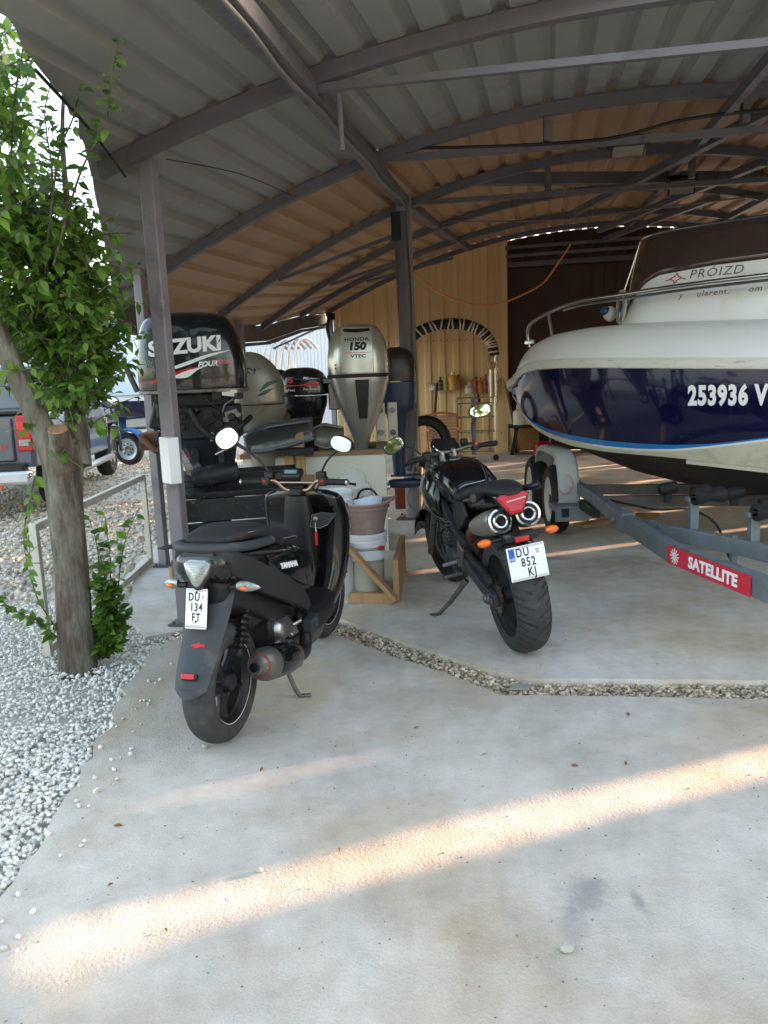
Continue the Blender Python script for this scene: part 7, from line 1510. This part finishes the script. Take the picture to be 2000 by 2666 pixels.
bt_ = thing('blue_trailer', 'blue boat trailer with a steel wheel behind the pickup front', 'trailer', (-4.62, 14.6, 0), (0, 0, R(-15)))
for sy in (-.1, 1.5): mb = MB(); mb.beam((-2.2, sy, .42), (1.6, sy, .42), .08, .1); mb.build('side_rail', M_blue, bt_)
mb = MB(); mb.beam((0, -.2, .33), (0, 1.6, .33), .06, .06); mb.build('axle', M_blue, bt_)
M = T((0, -.28, .30)) @ WY; mb = MB(); mb.lathe([(0, -.05), (.06, -.06), (.06, .06), (0, .05)], 14, M=M); w_ = mb.build('wheel', M_dullmetal, bt_)
t = MB(); tyre_bm(t, .30, .08, .20, None, 60, 14, M); t.build('tyre', M_black, w_); r = MB(); r.lathe([(.05, -.04), (.13, -.03), (.16, -.055), (.2, -.06), (.2, .05)], 30, M=M)
r.build('rim', mat('steel_rim', S(176, 182, 188), rough=.4, metal=.5, var=.1), w_)
for k in range(8): mb = MB(); mb.lathe([(0, .004), (.017, .004)], 10, M=M @ T((.10 * math.cos(k * .785), .10 * math.sin(k * .785), -.043), (R(180), 0, 0))); mb.build('rim_hole', M_black, w_)
mb = MB(); P = [(.38 * math.cos(a), .30 + .38 * math.sin(a)) for a in [R(15) + R(170) * k / 12 for k in range(13)]]; mb.loft([[(x, -.40, z), (x, -.16, z)] for x, z in P], cap=False, closed=False); ob = mb.build('mudguard', M_blue, bt_); ob.modifiers.new('s', 'SOLIDIFY').thickness = .03
for x in (-1.0, 1.0): mb = MB(); mb.beam((x, .7, .45), (x, .7, .95), .1, .9); mb.build('cradle', M_blue, bt_, smooth=0)
# ------------------------------------------------ buildings and trees beyond
M_bgrey = mat('grey_cladding', S(104, 106, 116), rough=.7, var=.08, scale=2); M_bwhite = mat('white_cladding', S(196, 200, 206), rough=.55, var=.05, scale=2)
gb = thing('grey_building', 'dark grey clad building behind the covered boat', 'building', (0, 0, 0))
for i in range(9):
    wd_ = 1.2; trap_wall(Vector((-14 + i * wd_, 27 + i * .05, 0)), Vector((1, .04, 0)).normalized(), wd_, 0, lambda s_: 4.6, M_bgrey, gb, 'wall_panel', pit=.3, depth=.04, nrm=Vector((0, -1, 0)))
mb = MB(); mb.box((-8.6, 30, 4.65), (11.2, 6.6, .14)); mb.build('roof', M_bgrey, gb, smooth=0); mb = MB(); mb.box((-8.6, 30.2, 2.25), (10.6, 5.6, 4.5)); mb.build('core', M_bgrey, gb, smooth=0)
wb = thing('white_building', 'pale corrugated site building with a small window seen under the eave', 'building', (0, 0, 0))
p0, p1 = Vector((-5.6, 23.2, 0)), Vector((-1.0, 19.0, 0)); d = (p1 - p0); ln = d.length; d.normalize(); nn = Vector((d.y, -d.x, 0)); nn = nn if nn.y < 0 else -nn
for i in range(6): trap_wall(p0 + d * (ln / 6 * i), d, ln / 6, 0, lambda s_: 2.85, M_bwhite, wb, 'wall_panel', pit=.13, depth=.02, nrm=nn)
back = -nn * 3.2
mb = MB(); a_, b_ = p0 + nn * .2, p1 + nn * .2; mb.loft([[tuple(a_ + Vector((0, 0, 2.86))), tuple(b_ + Vector((0, 0, 2.86)))], [tuple(p0 + back * .5 + Vector((0, 0, 3.5))), tuple(p1 + back * .5 + Vector((0, 0, 3.5)))], [tuple(p0 + back + Vector((0, 0, 2.86))), tuple(p1 + back + Vector((0, 0, 2.86)))]], cap=False, closed=False); ob = mb.build('roof', M_bwhite, wb, smooth=0); ob.modifiers.new('s', 'SOLIDIFY').thickness = .06
for e_ in (p0, p1): mb = MB(); mb.loft([[tuple(e_ + Vector((0, 0, 0))), tuple(e_ + Vector((0, 0, 2.85)))], [tuple(e_ + back), tuple(e_ + back + Vector((0, 0, 2.85)))]], cap=False, closed=False); mb.build('end_wall', M_bwhite, wb, smooth=0)
wc = p0 + d * (ln * .26) + nn * .03; Mw = basis(Vector((wc.x, wc.y, 2.20)), d, (0, 0, 1)); mb = MB(); mb.box((0, 0, 0), (.42, .62, .06), M=Mw); wf = mb.build('window', M_bwhite, wb, smooth=0, bevel=.01); mb = MB(); mb.box((0, .02, .02 if (Mw.to_3x3() @ Vector((0, 0, 1))).dot(nn) > 0 else -.02), (.30, .46, .04), M=Mw); mb.build('pane', M_glass, wf, smooth=0)
mb = MB(); mb.box((0, -.36, .02), (.5, .05, .12), M=Mw); mb.build('sill', M_bwhite, wf, smooth=0)
# aluminium arch leaning in front of it
al = thing('aluminium_arch', 'bent aluminium boat arch standing outside under the eave', 'arch', (-2.15, 16.6, 0))
for k in range(6):
    x = -.30 + k * .13; mb = MB(); mb.tube([Vector(p) for p in cr([(x - .05, 0, .2), (x - .02, 0, 1.2), (x + .02, .0, 1.9 + .05 * math.sin(k)), (x + .10, .1, 2.22), (x + .3, .25, 2.30), (x + .5, .35, 2.1)], 5)], .032, n=8); mb.build('tube', M_alu, al)
mb = MB(); mb.tube([(-.4, 0, 1.0), (.5, 0, 1.02)], .025); mb.build('cross_tube', M_alu, al)
cable('yard_cable', 'dark cable tied from the wall corner to the aluminium arch', [uv(13.8, -3.95, 2.42), Vector((-1.6, 16.0, 2.3)), Vector((-2.2, 16.6, 2.12))], .02, M_cab)
# far trees: trunk and crown
def far_tree(x, y, h, w_, n, m_, label, size=.34, seed=0):
    t = thing('yard_or_added_tree', label, 'tree', (x, y, 0), group='trees beyond the yard and unseen trees added to block the sun'); r_ = random.Random(seed); mb = MB(); mb.tube([(0, 0, 0), (.05, 0, h * .3), (.0, .05, h * .6)], [.16, .12, .05], n=8); mb.build('trunk', M_bark, t); V = []; F = []
    cl = [(r_.uniform(-.7, .7) * w_, r_.uniform(-.7, .7) * w_, h * r_.uniform(.25, .88), w_ * r_.uniform(.3, .55)) for _ in range(16)]
    for _ in range(n):
        c = cl[r_.randrange(16)]; q = Vector((r_.gauss(0, 1), r_.gauss(0, 1), r_.gauss(0, 1))).normalized() * c[3] * r_.uniform(.6, 1.05); m = leaf_m(Vector((c[0] + q.x, c[1] + q.y, c[2] + q.z)), (r_.uniform(-1, 1), r_.uniform(-1, 1), r_.uniform(-1, .3)), size * r_.uniform(.6, 1.2), r_)
        b = len(V); V += [tuple(m @ Vector(v)) for v in LV]; F += [tuple(b + k for k in f) for f in LF]
    me = bpy.data.meshes.new('crown'); me.from_pydata(V, [], F); me.materials.append(m_); o = bpy.data.objects.new('crown', me); COL.objects.link(o); o.parent = t
for i, (x, y, h, w_, m_, lb) in enumerate(((-5.9, 29, 5.2, 2.0, M_leafy, 'yellow green tree behind the pale site building'), (-18, 34, 5.5, 3.0, M_leafd, 'dark tree far left beyond the pickup'), (-24, 38, 6.0, 3.2, M_leafd, 'dark tree at the far left end of the yard'), (-13.5, 25, 4.2, 2.2, M_leafd, 'green tree left of the grey building'), (-3.6, 33, 5, 2.6, M_leafy, 'yellow tree right behind the pale site building'), (-30, 42, 6.5, 4, M_leafd, 'large dark tree on the skyline at far left'))): far_tree(x, y, h, w_, 2600, m_, lb, seed=i)
bl = thing('blossom_tree', 'slender tree with white blossom in front of the grey building', 'tree', (-6.3, 18.6, 0)); r_ = random.Random(4); mb = MB(); mb.tube([(0, 0, 0), (0, 0, 1.6), (.3, 0, 2.6), (.8, 0, 3.1)], [.08, .06, .04, .02], n=8); mb.tube([(.1, 0, 2.0), (.9, 0, 2.75), (1.6, 0, 2.9)], [.04, .025, .01], n=6); mb.build('trunk', M_bark, bl)
for nm, m_, n, sz in (('blossom', mat('blossom_white', S(226, 224, 218), rough=.8, var=.05), 260, .10), ('foliage', M_leafy, 420, .13)):
    V = []; F = []
    for _ in range(n):
        c = Vector((r_.uniform(-.4, 1.8), r_.uniform(-.5, .5), r_.uniform(2.5, 3.3))); m = leaf_m(c, (r_.uniform(-1, 1), r_.uniform(-1, 1), r_.uniform(-1, .5)), sz * r_.uniform(.7, 1.3), r_); b = len(V); V += [tuple(m @ Vector(v)) for v in LV]; F += [tuple(b + k for k in f) for f in LF]
    me = bpy.data.meshes.new(nm); me.from_pydata(V, [], F); me.materials.append(m_); o = bpy.data.objects.new(nm, me); COL.objects.link(o); o.parent = bl; tag(o, kind='stuff')
# trees behind the camera (seen in the mirrors)
for i, (x, y, lb) in enumerate(((-4.5, -7, 'leafy tree behind the viewer on the left'), (1.5, -10, 'leafy tree behind the viewer in the middle'), (6.5, -8, 'leafy tree behind the viewer on the right'))): far_tree(x, y, 5.5, 2.2, 2200, M_leafd, lb, size=.3, seed=20 + i)
for i, (y, lb) in enumerate(((22.5, 'first unseen tree added past the containers to block the sun'), (26.2, 'second unseen tree added past the containers to block the sun'), (30.2, 'farthest unseen tree added past the containers to block the sun'))): far_tree(13.2, y, 6.5, 2.6, 3400, M_leafd, lb, size=.5, seed=40 + i)  # unseen trees added to keep the low sun off the pale building
